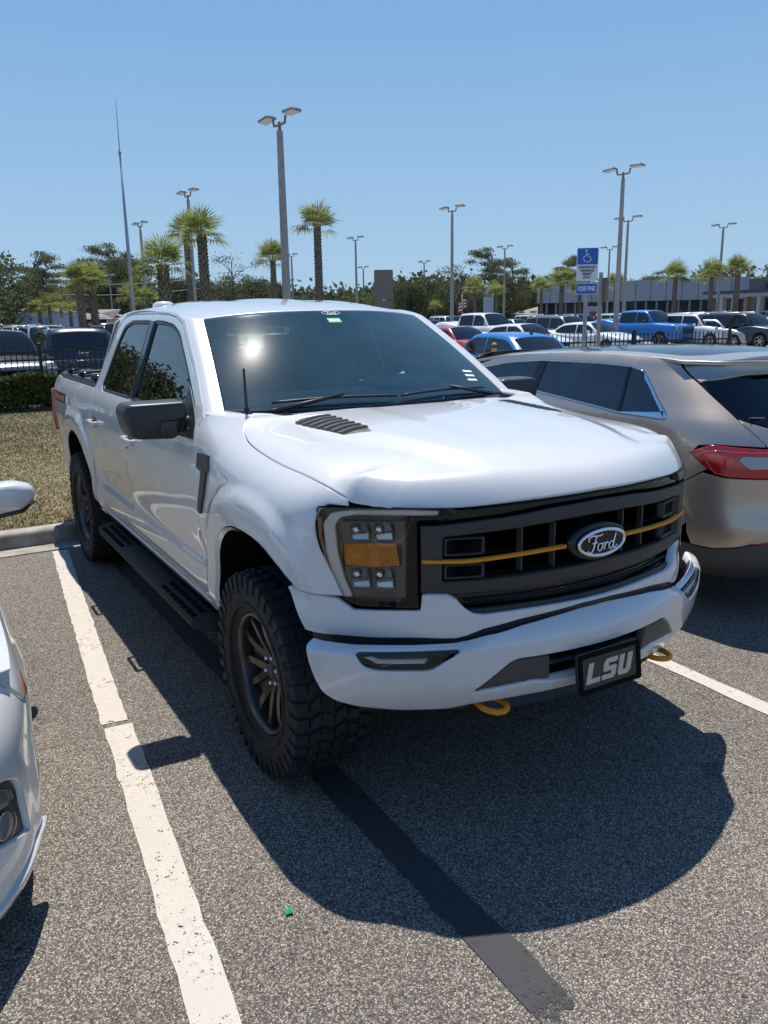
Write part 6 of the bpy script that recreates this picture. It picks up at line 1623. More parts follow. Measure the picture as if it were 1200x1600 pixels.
# ================================================================== FENCES, HEDGE, BOLLARD
def fence(name, p0, p1, hgt, label, step=.115, rails=(.16,.78,.95)):
    p0 = np.array(p0); p1 = np.array(p1); d = p1-p0; Ln = np.linalg.norm(d); d /= Ln; ang = math.atan2(d[1], d[0]); Rz = rotz(ang)
    t = thing(name, label, 'fence', (p0[0], p0[1], 0))
    npost = max(1, round(Ln/2.4)); 
    for i in range(npost+1):
        c_ = p0+d*Ln*i/npost; mb = MB(); mb.box((c_[0], c_[1], (hgt+.06)/2), (.065, .065, hgt+.06), rot=Rz); mb.box((c_[0], c_[1], hgt+.075), (.08, .08, .03), rot=Rz, bevel=.01); mb.build('post', M['fence'], t, smooth=False)
    for z in rails:
        c_ = (p0+p1)/2; mb = MB(); mb.box((c_[0], c_[1], hgt*z), (Ln, .035, .04), rot=Rz); mb.build('rail', M['fence'], t, smooth=False)
    n = int(Ln/step); proto = None
    for i in range(1, n):
        c_ = p0+d*(i*step)
        if proto is None:
            mb = MB(); mb.box((0, 0, hgt/2+.03), (.020, .020, hgt-.06), rot=Rz); mb.add(np.array([(-.010,-.010,hgt),(.010,-.010,hgt),(.010,.010,hgt),(-.010,.010,hgt),(0,0,hgt+.04)]) @ Rz.T, [(0,1,4),(1,2,4),(2,3,4),(3,0,4)])
            o = mk('picket', np.concatenate(mb.V)+np.array([p0[0], p0[1], 0]), mb.F, M['fence'], t, smooth=False); proto = o
        else:
            o = proto.copy(); COL.objects.link(o)
        o.location = (c_[0]-p0[0], c_[1]-p0[1], 0)
fence('iron_fence', (-6.5, 17.25), (5.2, 16.9), 1.36, 'black iron picket fence behind the hedge at left', rails=(.14,.80,.93))
fence('iron_fence', (11.21, 13.46), (16.62, 11.94), 1.36, 'black iron picket fence with end post, behind the tan crossover', rails=(.14,.62,.86))
# hedge
def leafbox(name, x0, x1, y0, y1, z0, z1, n, size, m, seed, gap=.15):
    rg = np.random.RandomState(seed)
    # shell-weighted positions with lumps
    P = np.c_[rg.uniform(x0, x1, n), rg.uniform(y0, y1, n), z0+(z1-z0)*rg.rand(n)**.8]
    f = rg.rand(n); P[f < .35, 1] = y0+np.abs(rg.randn((f < .35).sum()))*.07; P[(f >= .35) & (f < .62), 2] = z1-np.abs(rg.randn(((f >= .35) & (f < .62)).sum()))*.05
    P[:, 2] += .05*np.sin(P[:, 0]*3.1+1)+.03*np.sin(P[:, 0]*7.3); P[:, 1] += .06*np.sin(P[:, 0]*2.3+P[:, 2]*4)
    return leaves(name, P, size, m, rg)
def leaves(name, P, size, m, rg, parent=None, elong=1.6, up=.35, kind=None):
    n = len(P); d = rg.randn(n, 3); d[:, 2] = np.abs(d[:, 2])*.6+up*.3; d /= np.linalg.norm(d, axis=1)[:, None]
    a = rg.randn(n, 3); a -= (a*d).sum(1)[:, None]*d; a /= np.linalg.norm(a, axis=1)[:, None]; b = np.cross(d, a)
    s_ = (np.broadcast_to(size, (n,))*rg.uniform(.6, 1.3, n))[:, None]
    V = np.empty((n*4, 3)); V[0::4] = P-a*s_*elong*.5; V[1::4] = P-b*s_*.5+d*s_*.12; V[2::4] = P+a*s_*elong*.5; V[3::4] = P+b*s_*.5+d*s_*.12
    if parent is not None and parent.name in ROOTLOC: V = V-ROOTLOC[parent.name]
    me = bpy.data.meshes.new(name); me.vertices.add(n*4); me.vertices.foreach_set('co', V.ravel()); me.loops.add(n*4); me.loops.foreach_set('vertex_index', np.arange(n*4, dtype=np.int32))
    me.polygons.add(n); me.polygons.foreach_set('loop_start', np.arange(0, n*4, 4, dtype=np.int32)); me.update(); me.validate(); me.materials.append(m)
    o = bpy.data.objects.new(name, me); COL.objects.link(o)
    if parent is not None: o.parent = parent
    if kind: o['kind'] = kind
    return o
def leaf_mat(name, c0, c1, rough=.55, trans=.25):
    m = bpy.data.materials.new(name); m.use_nodes = True; n = m.node_tree.nodes; l = m.node_tree.links; p = n['Principled BSDF']
    ge = n.new('ShaderNodeNewGeometry'); r = n.new('ShaderNodeValToRGB'); r.color_ramp.elements[0].color = (*c0, 1); r.color_ramp.elements[1].color = (*c1, 1)
    tc = n.new('ShaderNodeTexCoord'); t = n.new('ShaderNodeTexNoise'); t.inputs['Scale'].default_value = .8; l.new(tc.outputs['Object'], t.inputs['Vector'])
    ad = n.new('ShaderNodeMath'); ad.operation = 'MULTIPLY_ADD'; ad.inputs[1].default_value = .6; ad.inputs[2].default_value = -.1; l.new(t.outputs['Fac'], ad.inputs[0])
    a2 = n.new('ShaderNodeMath'); a2.operation = 'MULTIPLY_ADD'; a2.inputs[1].default_value = .55; l.new(ge.outputs['Random Per Island'], a2.inputs[0]); l.new(ad.outputs[0], a2.inputs[2])
    l.new(a2.outputs[0], r.inputs['Fac']); l.new(r.outputs['Color'], p.inputs['Base Color']); p.inputs['Roughness'].default_value = rough; p.inputs['Specular IOR Level'].default_value = .15
    tr = n.new('ShaderNodeBsdfTranslucent'); l.new(r.outputs['Color'], tr.inputs['Color']); mx = n.new('ShaderNodeMixShader'); mx.inputs[0].default_value = trans
    l.new(p.outputs[0], mx.inputs[1]); l.new(tr.outputs[0], mx.inputs[2]); l.new(mx.outputs[0], n['Material Output'].inputs['Surface'])
    return m
M['hedge'] = leaf_mat('hedge_leaves', (.018,.030,.008), (.11,.14,.035))
M['leaf_dark'] = leaf_mat('oak_leaves', (.052,.066,.034), (.185,.20,.10), .9, .3)
M['leaf_pine'] = leaf_mat('pine_needles', (.07,.084,.048), (.22,.23,.125), .9, .35)
M['leaf_mid'] = leaf_mat('light_leaves', (.06,.075,.025), (.20,.215,.075), .9, .35)
M['frond'] = leaf_mat('palm_fronds', (.09,.12,.03), (.36,.38,.12), .6, .5)
M['frond_dead'] = mat('dry_fronds', (.24,.18,.10), .8, noise=(3,.4))
M['bark'] = mat('bark', (.13,.10,.075), .95, noise=(3,.4), bump=(14,1.0,.04))
M['palm_bark'] = mat('palm_trunk', (.19,.155,.12), .95, noise=(7,.4), bump=(16,1.0,.05))
h = leafbox('hedge_leaves', -9.5, 4.0, 15.95, 16.75, .12, .80, 42000, .055, M['hedge'], 11)
ht = thing('hedge', 'clipped dark green hedge along the iron fence at left, above dry lawn', 'hedge', (-2.7, 16.3, 0))
h.parent = ht; h.data.transform(Matrix.Translation((2.7, -16.3, 0))); h.name = 'foliage'
mb = MB()
for i in range(26):
    x = -9.3+i*.52; mb.tube([(x, 16.35, .05), (x+.04, 16.36, .35), (x+.10, 16.40, .6)], [.025, .02, .01], 5); mb.tube([(x, 16.35, .1), (x-.10, 16.30, .55)], [.02, .01], 5)
mb.build('stems', M['bark'], ht)
struct(mk('mulch_bed', [(-24,15.75,.135),(30,15.75,.135),(30,17.0,.135),(-24,17.0,.135)], [(0,1,2,3)], mat('pine_bark_mulch', (.075,.042,.026), .95, noise=(22,.5), bump=(40,1,.03)), None, smooth=False))
# yellow bollard
bl = thing('bollard', 'yellow steel bollard in front of the blue sedan', 'bollard', (9.80, 13.10, 0))
bx0, by0 = bl.location[0], bl.location[1]
mb = MB(); mb.lathe([(.058,0),(.058,1.20),(.05,1.235),(.0,1.25)], axis='z', n=16, c=(bx0, by0, 0)); mb.build('bollard_post', M['yellow'], bl, angle=40)
mb = MB(); mb.lathe([(.060,1.13),(.060,1.19)], axis='z', n=16, c=(bx0, by0, 0)); mb.build('dark_band', M['plastic2'], bl)

# ================================================================== LAMP POSTS
def lamp_post(x, y, H, label, rz=0, w=.17):
    t = thing('lamp_post', label, 'lamp post', (x, y, 0), 0, 'tall parking lot light poles')
    def bld(mb, n, m, ang=None): return mb.build(n, m, t, angle=ang) if ang else mb.build(n, m, t, smooth=False)
    mb = MB(); hb, ht_ = w, w*.62; V = []
    for z, s_ in ((0, hb), (H, ht_)):
        for a in range(8):
            q = (a+.5)*math.pi/4; V.append((x+s_*math.cos(q)*1.04, y+s_*math.sin(q)*1.04, z))
    mb.add(V, [(a, (a+1) % 8, 8+(a+1) % 8, 8+a) for a in range(8)]+[tuple(range(8, 16))]); bld(mb, 'pole', M['concrete_pole'])
    mb = MB(); mb.lathe([(.07,H),(.055,H+.05),(.05,H+.28)], axis='z', n=10, c=(x, y, 0)); bld(mb, 'tenon', M['fixture'], 40)
    c_, s_ = math.cos(rz), math.sin(rz)
    mb = MB()
    for sg in (-1, 1):
        mb.tube([(x, y, H+.18), (x+sg*.34*c_, y+sg*.34*s_, H+.20), (x+sg*.40*c_, y+sg*.40*s_, H+.42)], .045, 6)
    bld(mb, 'bracket_arm', M['fixture'], 40)
    for sg in (-1, 1):
        mb = MB(); R3 = rotz(rz) @ roty(sg*.06+.06) @ rotx(.12); cc = (x+sg*.78*c_, y+sg*.78*s_, H+.46); mb.box(cc, (.66, .38, .07), rot=R3, bevel=.02)
        hd = bld(mb, 'lamp_head', M['fixture'], 40)
        mb = MB(); mb.box(np.array(cc)+R3 @ np.array([0,0,-.04]), (.60, .34, .012), rot=R3); mk('lamp_lens', np.concatenate(mb.V), mb.F, M['white_sign'], hd, smooth=False)
        for k in range(5):
            mb = MB(); mb.box(np.array(cc)+R3 @ np.array([-.28+.14*k,0,.045]), (.02, .36, .03), rot=R3); mk('cooling_fin', np.concatenate(mb.V), mb.F, M['fixture'], hd, smooth=False)
    return t
LP = [(7.95,.24,'nearest tall lamp post, left of centre, rising highest against the sky'),
 (8.5,.2,'lamp post standing directly in front of the double palm crown'),
 (8.4,.2,'thin lamp post just right of the tall flag mast'),
 (8.2,.22,'thick lamp post at right above the blue pickup bed'),
 (8.0,.2,'lamp post close behind the thick right one'),
 (8.1,.2,'slender lamp post left of the thick right one'),
 (8.4,.2,'lamp post right of the brown sign back, above the pickup windshield corner'),
 (8.4,.2,'lamp post right of the single tall palm'),
 (8.2,.2,'small distant lamp post right beside another one behind the roof'),
 (8.2,.2,'distant lamp post above the windshield corner'),
 (8.0,.2,'very distant lamp post left of the tall middle one'),
 (8.5,.2,'lamp post right of the blue pylon sign'),
 (8.6,.22,'rightmost lamp post, in front of two palms'),
 (8.4,.2,'distant lamp post just right of the nearest tall one'),
 (8.0,.2,'smallest distant lamp post near the brown sign back'),
 (5.4,.13,'short lamp post left of the pickup cab among trees')]
for px_xy, (H, w, lab) in zip([
(9.88, 24.9), (13.43, 46.12), (14.77, 62.08), (29.47, 28.26), (44.57, 42.06), (64.81, 63.58), (31.25, 45.15), (35.53, 66.54), (57.23, 103.95), (59.1, 90.88), (75.13, 110.1), (56.48, 70.9), (61.05, 46.66), (38.55, 87.48), (78.63, 129.56), (15.56, 77.16)
], LP):
    lamp_post(px_xy[0], px_xy[1], H, lab, rz=R_(98), w=w*.68)
# flag mast
fx, fy = 8.71, 41.74
t = thing('mast', 'very tall thin metal mast with whip tip left of the pickup roof', 'mast', (fx, fy, 0))
mb = MB(); mb.tube([(fx, fy, 0), (fx, fy, 5), (fx, fy, 10.0)], [.115, .09, .045], 10); mb.build('mast_pole', M['galv'], t)
mb = MB(); mb.tube([(fx, fy, 9.9), (fx+.02, fy, 12.75)], [.028, .010], 6); mb.build('whip_antenna', M['galv'], t)
mb = MB(); mb.box((fx, fy, 9.95), (.16, .16, .12), bevel=.03); mb.build('joint_collar', M['galv'], t, angle=40)
# slanting flagpole with flag
fx, fy = 34.29, 48.14
t = thing('flag', 'small red and white striped flag drooping from a pole among far trees', 'flag', (fx, fy, 0))
mb = MB(); mb.tube([(fx, fy, 0), (fx, fy, 3.3)], .035, 6); mb.build('flag_pole', M['galv'], t)
for k in range(7):
    V = []; 
    for i in range(9):
        u = i/8; X = -.33+.66*u; V += [(fx+X*.85+.10*math.sin(u*7), fy+.10*math.sin(u*9+k*.3), 3.05-.11*k-.32*(1-u)+.0), (fx+X*.85+.10*math.sin(u*7), fy+.10*math.sin(u*9+k*.3), 2.94-.11*k-.32*(1-u))]
    mk('stripe', V, [(2*i, 2*i+1, 2*i+3, 2*i+2) for i in range(8)], mat('flag_red', (.45,.03,.04), .8) if k % 2 == 0 else mat('flag_white', (.7,.7,.7), .8), t, smooth=False)

# ================================================================== SIGNS
def handicap_sign(x, y, ang, zt, label, turned=False):
    t = thing('accessible_parking_sign', label, 'parking sign', (x, y, 0))
    ex = np.array([math.cos(ang), math.sin(ang), 0]); ez = np.array([math.sin(ang), -math.cos(ang), 0]); ey = np.array([.0, 0, 1.])
    o = np.array([x, y, 0.])
    mb = MB(); Rz = rotz(ang); mb.box((x, y, (zt-.02)/2), (.055, .030, zt-.02), rot=Rz); mb.build('post', M['galv'], t, smooth=False)
    for k in range(24):
        if k % 2: continue
        mb = MB(); c_ = o+ez*.0165+ey*(.9+.045*k*.9); mb.box(c_, (.010, .003, .010), rot=Rz); mb.build('post_hole', M['matte_black'], t, smooth=False)
    def plate(name, zc, w, h, m, d0, d1, r=.02):
        P = rnd([(-w/2,-h/2),(w/2,-h/2),(w/2,h/2),(-w/2,h/2)], r, 5); n = len(P); V = [o+ex*a+ey*(zc+b)+ez*d1 for a, b in P]+[o+ex*a+ey*(zc+b)+ez*d0 for a, b in P]
        return mk(name, V, [tuple(range(n)), tuple(range(2*n-1, n-1, -1))]+[(i, n+i, n+(i+1) % n, (i+1) % n) for i in range(n)], m, t, smooth=False)
    zc = zt-.229
    pb = plate('sign_plate', zc, .305, .457, M['sign_back'] if turned else M['white_sign'], .018, .021)
    pf = plate('fine_plate', zc-.335, .305, .155, M['sign_back'] if turned else M['white_sign'], .018, .021)
    if turned: return t
    plate('white_face', zc, .300, .452, M['white_sign'], .021, .0225, .02); 
    plate('blue_field', zc+.112, .286, .222, M['blue_sign'], .0225, .024, .018)
    plate('fine_field', zc-.335, .289, .139, M['blue_sign'], .0215, .024, .02)
    # thin border of the lower half
    text_mesh('PARKING BY\nDISABLED\nPERMIT\nONLY', .047, 'sign_lettering', M['dark_print'], t, o+ey*(zc-.108)+ez*.0245, ex, ey, ez, .0012, .92)
    text_mesh('$250 FINE', .094, 'fine_lettering', M['white_print'], t, o+ey*(zc-.337)+ez*.0255, ex, ey, ez, .0022, .60)
    # wheelchair symbol
    W_ = lambda a, b: o+ex*a+ey*(zc+.112+b)+ez*.0262
    mb = MB(); mb.tube([W_(-.020+.012*math.cos(q), .078+.012*math.sin(q)) for q in np.linspace(0, 2*math.pi, 9)], .006, 5)
    mb.tube([W_(-.018,.055), W_(-.014,.005), W_(.030,.000), W_(.048,-.052), W_(.068,-.046)], .0065, 5); mb.tube([W_(-.016,.032), W_(.020,.030)], .006, 5)
    mb.tube([W_(-.004+.052*math.cos(q), -.030+.048*math.sin(q)) for q in np.linspace(R_(110), R_(385-20), 20)], .0062, 5)
    mb.build('wheelchair_symbol', M['white_print'], t)
    return t
handicap_sign(6.57, 6.88, R_(-38), 2.80, 'blue and white disabled parking sign with fine plate, behind the tan crossover')
handicap_sign(4.78, 9.61, R_(-28), 2.62, 'brown back of a parking sign rising over the pickup roof', True)
sx_, sy_ = 10.66, 10.68
t = thing('sign_post', 'plain thin sign post with narrow brown sign edge, right of the disabled parking sign', 'sign', (sx_, sy_, 0))
mb = MB(); mb.box((sx_, sy_, 1.35), (.075, .05, 2.7), rot=rotz(-.6)); mb.build('post', M['concrete_pole'], t, smooth=False)
mb = MB(); mb.box((sx_+.05, sy_-.04, 2.35), (.05, .30, .48), rot=rotz(-.25)); mb.build('sign_plate', M['sign_back'], t, smooth=False)
# blue pylon
px_, py_ = 49.93, 65.20
t = thing('pylon_sign', 'grey pylon with blue square sign panel among the far palms', 'pylon sign', (px_, py_, 0))
Rz = rotz(-.6); mb = MB(); mb.box((px_, py_, 2.3), (1.0, .5, 4.6), rot=Rz, bevel=.05); mb.build('pylon_body', mat('pylon_grey', (.33,.36,.42), .5), t, angle=40)
mb = MB(); mb.box(np.array([px_, py_, 4.0])+Rz @ np.array([-.12,-.27,0]), (.95, .08, 1.0), rot=Rz, bevel=.02); mb.build('blue_panel', mat('pylon_blue', (.02,.07,.24), .4), t, angle=40)
mb = MB(); mb.box(np.array([px_, py_, 4.1])+Rz @ np.array([-.12,-.32,0]), (.34, .02, .08), rot=Rz); mb.box(np.array([px_, py_, 3.92])+Rz @ np.array([-.2,-.32,0]), (.2, .02, .08), rot=Rz); mb.build('panel_mark', M['white_print'], t, smooth=False)

# ================================================================== PALMS AND TREES
def palm_mesh(seed, nfr=26, Rf=1.25):
    rg = np.random.RandomState(seed); V = []; F = []; k = 0
    for i in range(nfr):
        az_ = rg.rand()*2*math.pi; elv = rg.uniform(-.30, 1.45)
        d = np.array([math.cos(az_)*math.cos(elv), math.sin(az_)*math.cos(elv), math.sin(elv)])
        st = rg.uniform(.45, .75)*Rf*.75; c_ = d*st; side = np.cross(d, [0,0,1.]); side /= np.linalg.norm(side)+1e-9; upv = np.cross(side, d)
        # petiole
        w = .018; V += [tuple(-side*w), tuple(side*w), tuple(c_+side*w*.6), tuple(c_-side*w*.6)]; F.append((k, k+1, k+2, k+3)); k += 4
        nl = 17
        for j in range(nl):
            a = -1.75+3.5*j/(nl-1); ll = Rf*.72*(1-.25*abs(a)/1.75)*rg.uniform(.85, 1.1)
            dd = d*math.cos(a)+side*math.sin(a); droop = -.05-.30*rg.rand()*(1.2-d[2])
            p1 = c_+dd*ll*.55+upv*.05; p2 = c_+dd*ll+np.array([0, 0, droop*ll*.8]); q = np.cross(dd, upv); q /= np.linalg.norm(q)+1e-9; w1 = .022*Rf
            V += [tuple(c_), tuple(p1-q*w1), tuple(p2), tuple(p1+q*w1)]; F.append((k, k+1, k+2, k+3)); k += 4
    return np.array(V), F
def palm(x, y, H, Rf, tw, seed, label, boots=True):
    Rf *= .80; tw *= .74
    t = thing('palm_tree', label, 'palm tree', (x, y, 0), 0, 'cabbage palms')
    V, F = palm_mesh(seed, 27, Rf); V = V+np.array([x, y, H]); mk('crown', V, F, M['frond'], t, smooth=False)
    rg = np.random.RandomState(seed+9)
    mb = MB(); zs = np.linspace(0, H-.05, 12); mb.tube([(x+.02*math.sin(z), y, z) for z in zs], tw*(1-.25*(zs/H)), 12); mb.build('trunk', M['palm_bark'], t)
    # boot scales: criss-cross stubs
    if boots:
        V = []; F = []; k = 0
        for z in np.arange(.5, H-.05, .13):
            n_ = 7
            for j in range(n_):
                a = 2*math.pi*(j+.5*(int(z/.13) % 2))/n_+rg.randn()*.05; r0 = tw*(1-.25*z/H); d = np.array([math.cos(a), math.sin(a), 0]); s_ = np.array([-d[1], d[0], 0])
                b = np.array([x, y, z])+d*r0*.92; w = tw*.34
                tip = b+d*tw*.42+np.array([0,0,.22]); V += [tuple(b-s_*w), tuple(b+s_*w), tuple(tip+s_*w*.35), tuple(tip-s_*w*.35), tuple(b+np.array([0,0,.20]))]
                F += [(k, k+1, k+2, k+3), (k+3, k+2, k+4), (k, k+3, k+4), (k+1, k+4, k+2)]; k += 5
        mk('trunk_boots', V, F, M['palm_bark'], t, smooth=False)
    return t
palm(7.94, 27.84, 4.75, 1.35, 0.24, 1, 'tall palm with shaggy trunk, just right of the lamp post with double crown')
palm(8.73, 32.16, 5.30, 1.15, 0.16, 2, 'palm crown directly behind the lamp post, slightly left of the shaggy tall palm')
palm(5.48, 24.51, 3.45, 1.30, 0.26, 3, 'stout low palm with wide crown left of the double palm')
palm(12.69, 28.02, 5.25, 1.30, 0.20, 4, 'single tall palm standing alone against the sky above the pickup roof')
palm(13.39, 34.18, 4.35, 1.25, 0.18, 5, 'palm half hidden behind the nearest tall lamp post')
palm(5.99, 40.95, 3.60, 1.30, 0.24, 6, 'left palm of the pair above the black wagon')
palm(6.75, 41.70, 3.75, 1.35, 0.24, 7, 'right palm of the pair above the black wagon')
palm(41.99, 45.97, 4.00, 1.55, 0.20, 8, 'palm left of the disabled parking sign')
palm(46.14, 48.30, 3.50, 1.50, 0.16, 9, 'dark slim palm directly behind the disabled parking sign')
palm(51.07, 42.99, 4.40, 1.70, 0.22, 10, 'palm above the blue pickup windshield')
palm(51.77, 40.19, 4.30, 1.75, 0.22, 11, 'palm just left of the rightmost lamp post')
palm(51.66, 37.86, 4.50, 1.60, 0.26, 12, 'palm just right of the rightmost lamp post')
palm(41.31, 55.95, 3.90, 1.60, 0.20, 13, 'palm left of the blue pylon')
palm(50.36, 57.77, 4.00, 1.60, 0.18, 14, 'palm in front of the left end of the showroom')
palm(44.15, 66.23, 2.60, 1.00, 0.10, 15, 'very small palm right of the windshield top corner')
palm(45.45, 58.28, 3.70, 1.50, 0.18, 16, 'palm just right of the blue pylon')
palm(53.22, 51.29, 4.20, 1.40, 0.18, 17, 'palm hidden behind the thick right lamp post')
palm(7.37, 64.06, 2.60, 1.30, 0.16, 18, 'low palmetto, first from left in the palm clump')
palm(7.68, 61.48, 2.80, 1.30, 0.16, 19, 'low palmetto, second from left in the palm clump')
palm(9.12, 65.42, 2.90, 1.40, 0.16, 20, 'low palmetto, third in the palm clump')
palm(9.33, 62.90, 2.50, 1.20, 0.16, 21, 'low palmetto at the right end of the clump')
palm(10.64, 50.16, 3.20, 1.20, 0.16, 22, 'palm directly behind the tall mast')
palm(11.01, 47.55, 2.90, 1.20, 0.16, 23, 'yellowish palm between mast and stout palm')

def tree_geo(seed, kind):
    rg = np.random.RandomState(seed); mb = MB(); P = []; S = []
    if kind == 'pine':
        H = 12; top = 7.2
        mb.tube([(0,0,0),(.1,.05,4),(-.1,.1,8),(.05,0,11)], [.26,.20,.15,.06], 8)
        for i in range(26):
            z = rg.uniform(top-.8, 11.6); a = rg.rand()*6.28; r_ = rg.uniform(.8, 3.4)*(1.15-.35*abs(z-9.6)/2.2); c_ = np.array([r_*math.cos(a), r_*math.sin(a), z+rg.uniform(0, .7)])
            mb.tube([(0, 0, z-.9), tuple(c_*[.5, .5, 1]-[0,0,.35]), tuple(c_)], [.07, .045, .015], 5)
            n = 210; q = rg.randn(n, 3)*[.50, .50, .20]; P.append(c_+q); S.append(np.full(n, .15))
    elif kind == 'oak':
        H = 9
        mb.tube([(0,0,0),(.1,0,2),(0,.1,4.2)], [.42,.34,.22], 9)
        for i in range(46):
            a = rg.rand()*6.28; u = rg.rand()**.5; z = rg.uniform(2.2, 8.6); rr = 4.2*math.sqrt(max(.05, 1-((z-4.6)/4.6)**2)); c_ = np.array([u*rr*math.cos(a), u*rr*math.sin(a), z])
            mb.tube([(0, 0, 2.4+.2*z), tuple(c_*[.5,.5,.9]), tuple(c_)], [.10, .06, .02], 5)
            n = 150; q = rg.randn(n, 3)*[.66, .66, .42]; P.append(c_+q); S.append(np.full(n, .20))
    elif kind == 'sparse':
        mb.tube([(0,0,0),(.1,0,3),(0,.1,6),(0,0,9)], [.20,.15,.10,.04], 8)
        for i in range(22):
            a = rg.rand()*6.28; z = rg.uniform(4.5, 9.3); r_ = rg.uniform(.8, 3.0); c_ = np.array([r_*math.cos(a), r_*math.sin(a), z]); mb.tube([(0, 0, z-1.6), tuple(c_*[.55,.55,1]-[0,0,.5]), tuple(c_)], [.06,.035,.012], 5)
            n = 55; q = rg.randn(n, 3)*[.50, .50, .30]; P.append(c_+q); S.append(np.full(n, .15))
    else:   # bushy
        mb.tube([(0,0,0),(0,0,2.2)], [.16,.10], 7)
        for i in range(24):
            a = rg.rand()*6.28; u = rg.rand()**.5; z = rg.uniform(.8, 4.2); c_ = np.array([u*1.8*math.cos(a), u*1.8*math.sin(a), z]); n = 110; P.append(c_+rg.randn(n, 3)*[.45,.45,.35]); S.append(np.full(n, .17))
    return mb, np.concatenate(P), np.concatenate(S), rg
TREES = {}
def tree(kind, x, y, H, label, group=None, rz=0., wide=1.0):
    base = {'pine': 12.2, 'oak': 9.2, 'sparse': 9.6, 'bush': 4.6}[kind]; seedn = len([k for k in TREES if k[0] == kind])
    var = int(abs(x*7+y*3)) % 3; key = (kind, var)
    if key not in TREES:
        nm = {'pine': 'pine_tree', 'oak': 'broadleaf_tree', 'sparse': 'thin_tree', 'bush': 'small_tree'}[kind]
        t = thing(nm, label, 'tree', (0, 0, 0), 0, group)
        mb, P, S, rg = tree_geo(100+var*7+len(kind), kind); mb.build('trunk', M['bark'], t)
        leaves('crown', P, S, {'pine': M['leaf_pine'], 'oak': M['leaf_dark'], 'sparse': M['leaf_pine'], 'bush': M['leaf_mid']}[kind], rg, t)
        TREES[key] = t
    else:
        t = dup(TREES[key], (0, 0, 0), 0, label, group)
    t.location = (x, y, 0); t.rotation_euler = (0, 0, rz); s_ = H/base; t.scale = (s_*wide, s_*wide, s_); t['label'] = label
    if group: t['group'] = group
    elif 'group' in t: del t['group']
    return t
tree('oak', 4.57, 68.11, 6.60, 'large dark oak filling the left edge', rz=1.48)
tree('oak', 2.24, 64.70, 8.00, 'broad oak out past the left edge, first', rz=0.65)
tree('pine', 8.95, 75.09, 7.60, 'tall leaning pine with open flat crown near the left edge', rz=2.49)
tree('pine', 10.39, 79.02, 6.50, 'slender pine just right of the tall leaning one', rz=0.97)
tree('oak', -0.40, 56.70, 8.50, 'broad oak out past the left edge, second', rz=0.42)
tree('pine', 14.42, 86.21, 7.80, 'flat topped pine above the paired palms', rz=2.52)
tree('pine', 17.07, 91.82, 7.40, 'pine right of the flat topped one', rz=5.76)
tree('oak', 19.71, 92.65, 8.20, 'tallest dense tree left of the mast, lower part', rz=5.03)
tree('pine', 18.25, 86.33, 9.40, 'highest pine crown just left of the mast', rz=4.81)
tree('pine', 21.67, 91.49, 8.80, 'pine crown just right of the mast', rz=1.39)
tree('sparse', 27.07, 76.33, 7.60, 'thin bare branched tree right of the double palm', rz=3.37)
tree('oak', 27.64, 93.94, 6.60, 'dark tree behind the double palm', rz=1.74)
tree('oak', 31.58, 95.20, 6.00, 'dark tree right behind the double palm', rz=1.08)
tree('oak', 35.57, 92.83, 6.60, 'dark tree left of the half hidden palm', rz=0.67)
tree('oak', 38.85, 95.68, 6.40, 'dark tree behind the half hidden palm', rz=1.35)
tree('bush', 37.08, 82.37, 3.90, 'low light green tree left of the lone palm', rz=5.82)
tree('bush', 42.17, 85.34, 3.60, 'low light green tree right of the lone palm', rz=5.21)
tree('bush', 45.57, 86.92, 3.70, 'low tree under the small distant lamp posts', rz=5.07)
tree('oak', 53.00, 84.92, 5.80, 'dark tree left of the middle lamp post', rz=5.03)
tree('oak', 57.18, 87.23, 6.20, 'dark tree behind the distant lamp posts', rz=1.21)
tree('sparse', 56.15, 78.27, 7.40, 'open branched tree right of the middle lamp post', rz=1.95)
tree('oak', 57.42, 82.30, 5.40, 'dark tree behind the middle lamp post', rz=3.94)
tree('pine', 61.70, 79.77, 9.60, 'tall pine with dark round crown left of the pylon lamp post', rz=4.60)
tree('pine', 66.52, 81.71, 8.60, 'pine right of the pylon lamp post', rz=5.37)
tree('oak', 66.36, 88.97, 5.40, 'dark tree behind the flag', rz=5.53)
tree('oak', 68.42, 85.36, 5.60, 'dark tree behind the pink roofed house', rz=0.54)
tree('oak', 74.46, 86.58, 5.20, 'dark tree behind the grey roofed house', rz=3.80)
tree('pine', 73.89, 79.74, 8.80, 'pine crown right above the palm left of the sign', rz=4.22)
tree('pine', 78.33, 81.90, 7.40, 'lower pine behind the disabled parking sign', rz=3.18)
tree('oak', 99.24, 87.47, 7.20, 'round dark tree behind the showroom roof', rz=1.12)
tree('pine', 95.01, 81.60, 7.90, 'dark tree peeking over the showroom roof above the palm', rz=2.97)
tree('bush', 91.80, 83.50, 6.40, 'small green crown over the showroom roof', rz=0.56)
tree('oak', 102.82, 84.16, 6.60, 'tree behind the showroom, right of the palm crown', rz=5.87)
tree('oak', 94.03, 72.61, 7.90, 'tree behind the rightmost lamp post', rz=5.44)
tree('oak', 86.56, 60.28, 5.60, 'dark green tree at the right edge beyond the canopy', rz=3.44)
tree('oak', 90.87, 60.12, 7.40, 'taller tree cut by the right edge', rz=1.89)
tree('bush', 42.90, 78.93, 4.10, 'small green tree behind the pickup roof, right of centre', rz=5.71)
tree('bush', 47.20, 83.56, 4.00, 'small green tree just left of the brown sign back', rz=3.59)
tree('oak', -6.50, 36.00, 5.90, 'big oak past the left edge of the lot, nearest', rz=5.29, wide=1.1)
tree('oak', -11.00, 44.00, 6.90, 'tall oak past the left edge of the lot, further', rz=5.09, wide=1.1)
tree('oak', -17.00, 38.00, 6.20, 'oak past the left edge of the lot, outermost', rz=3.05, wide=1.1)
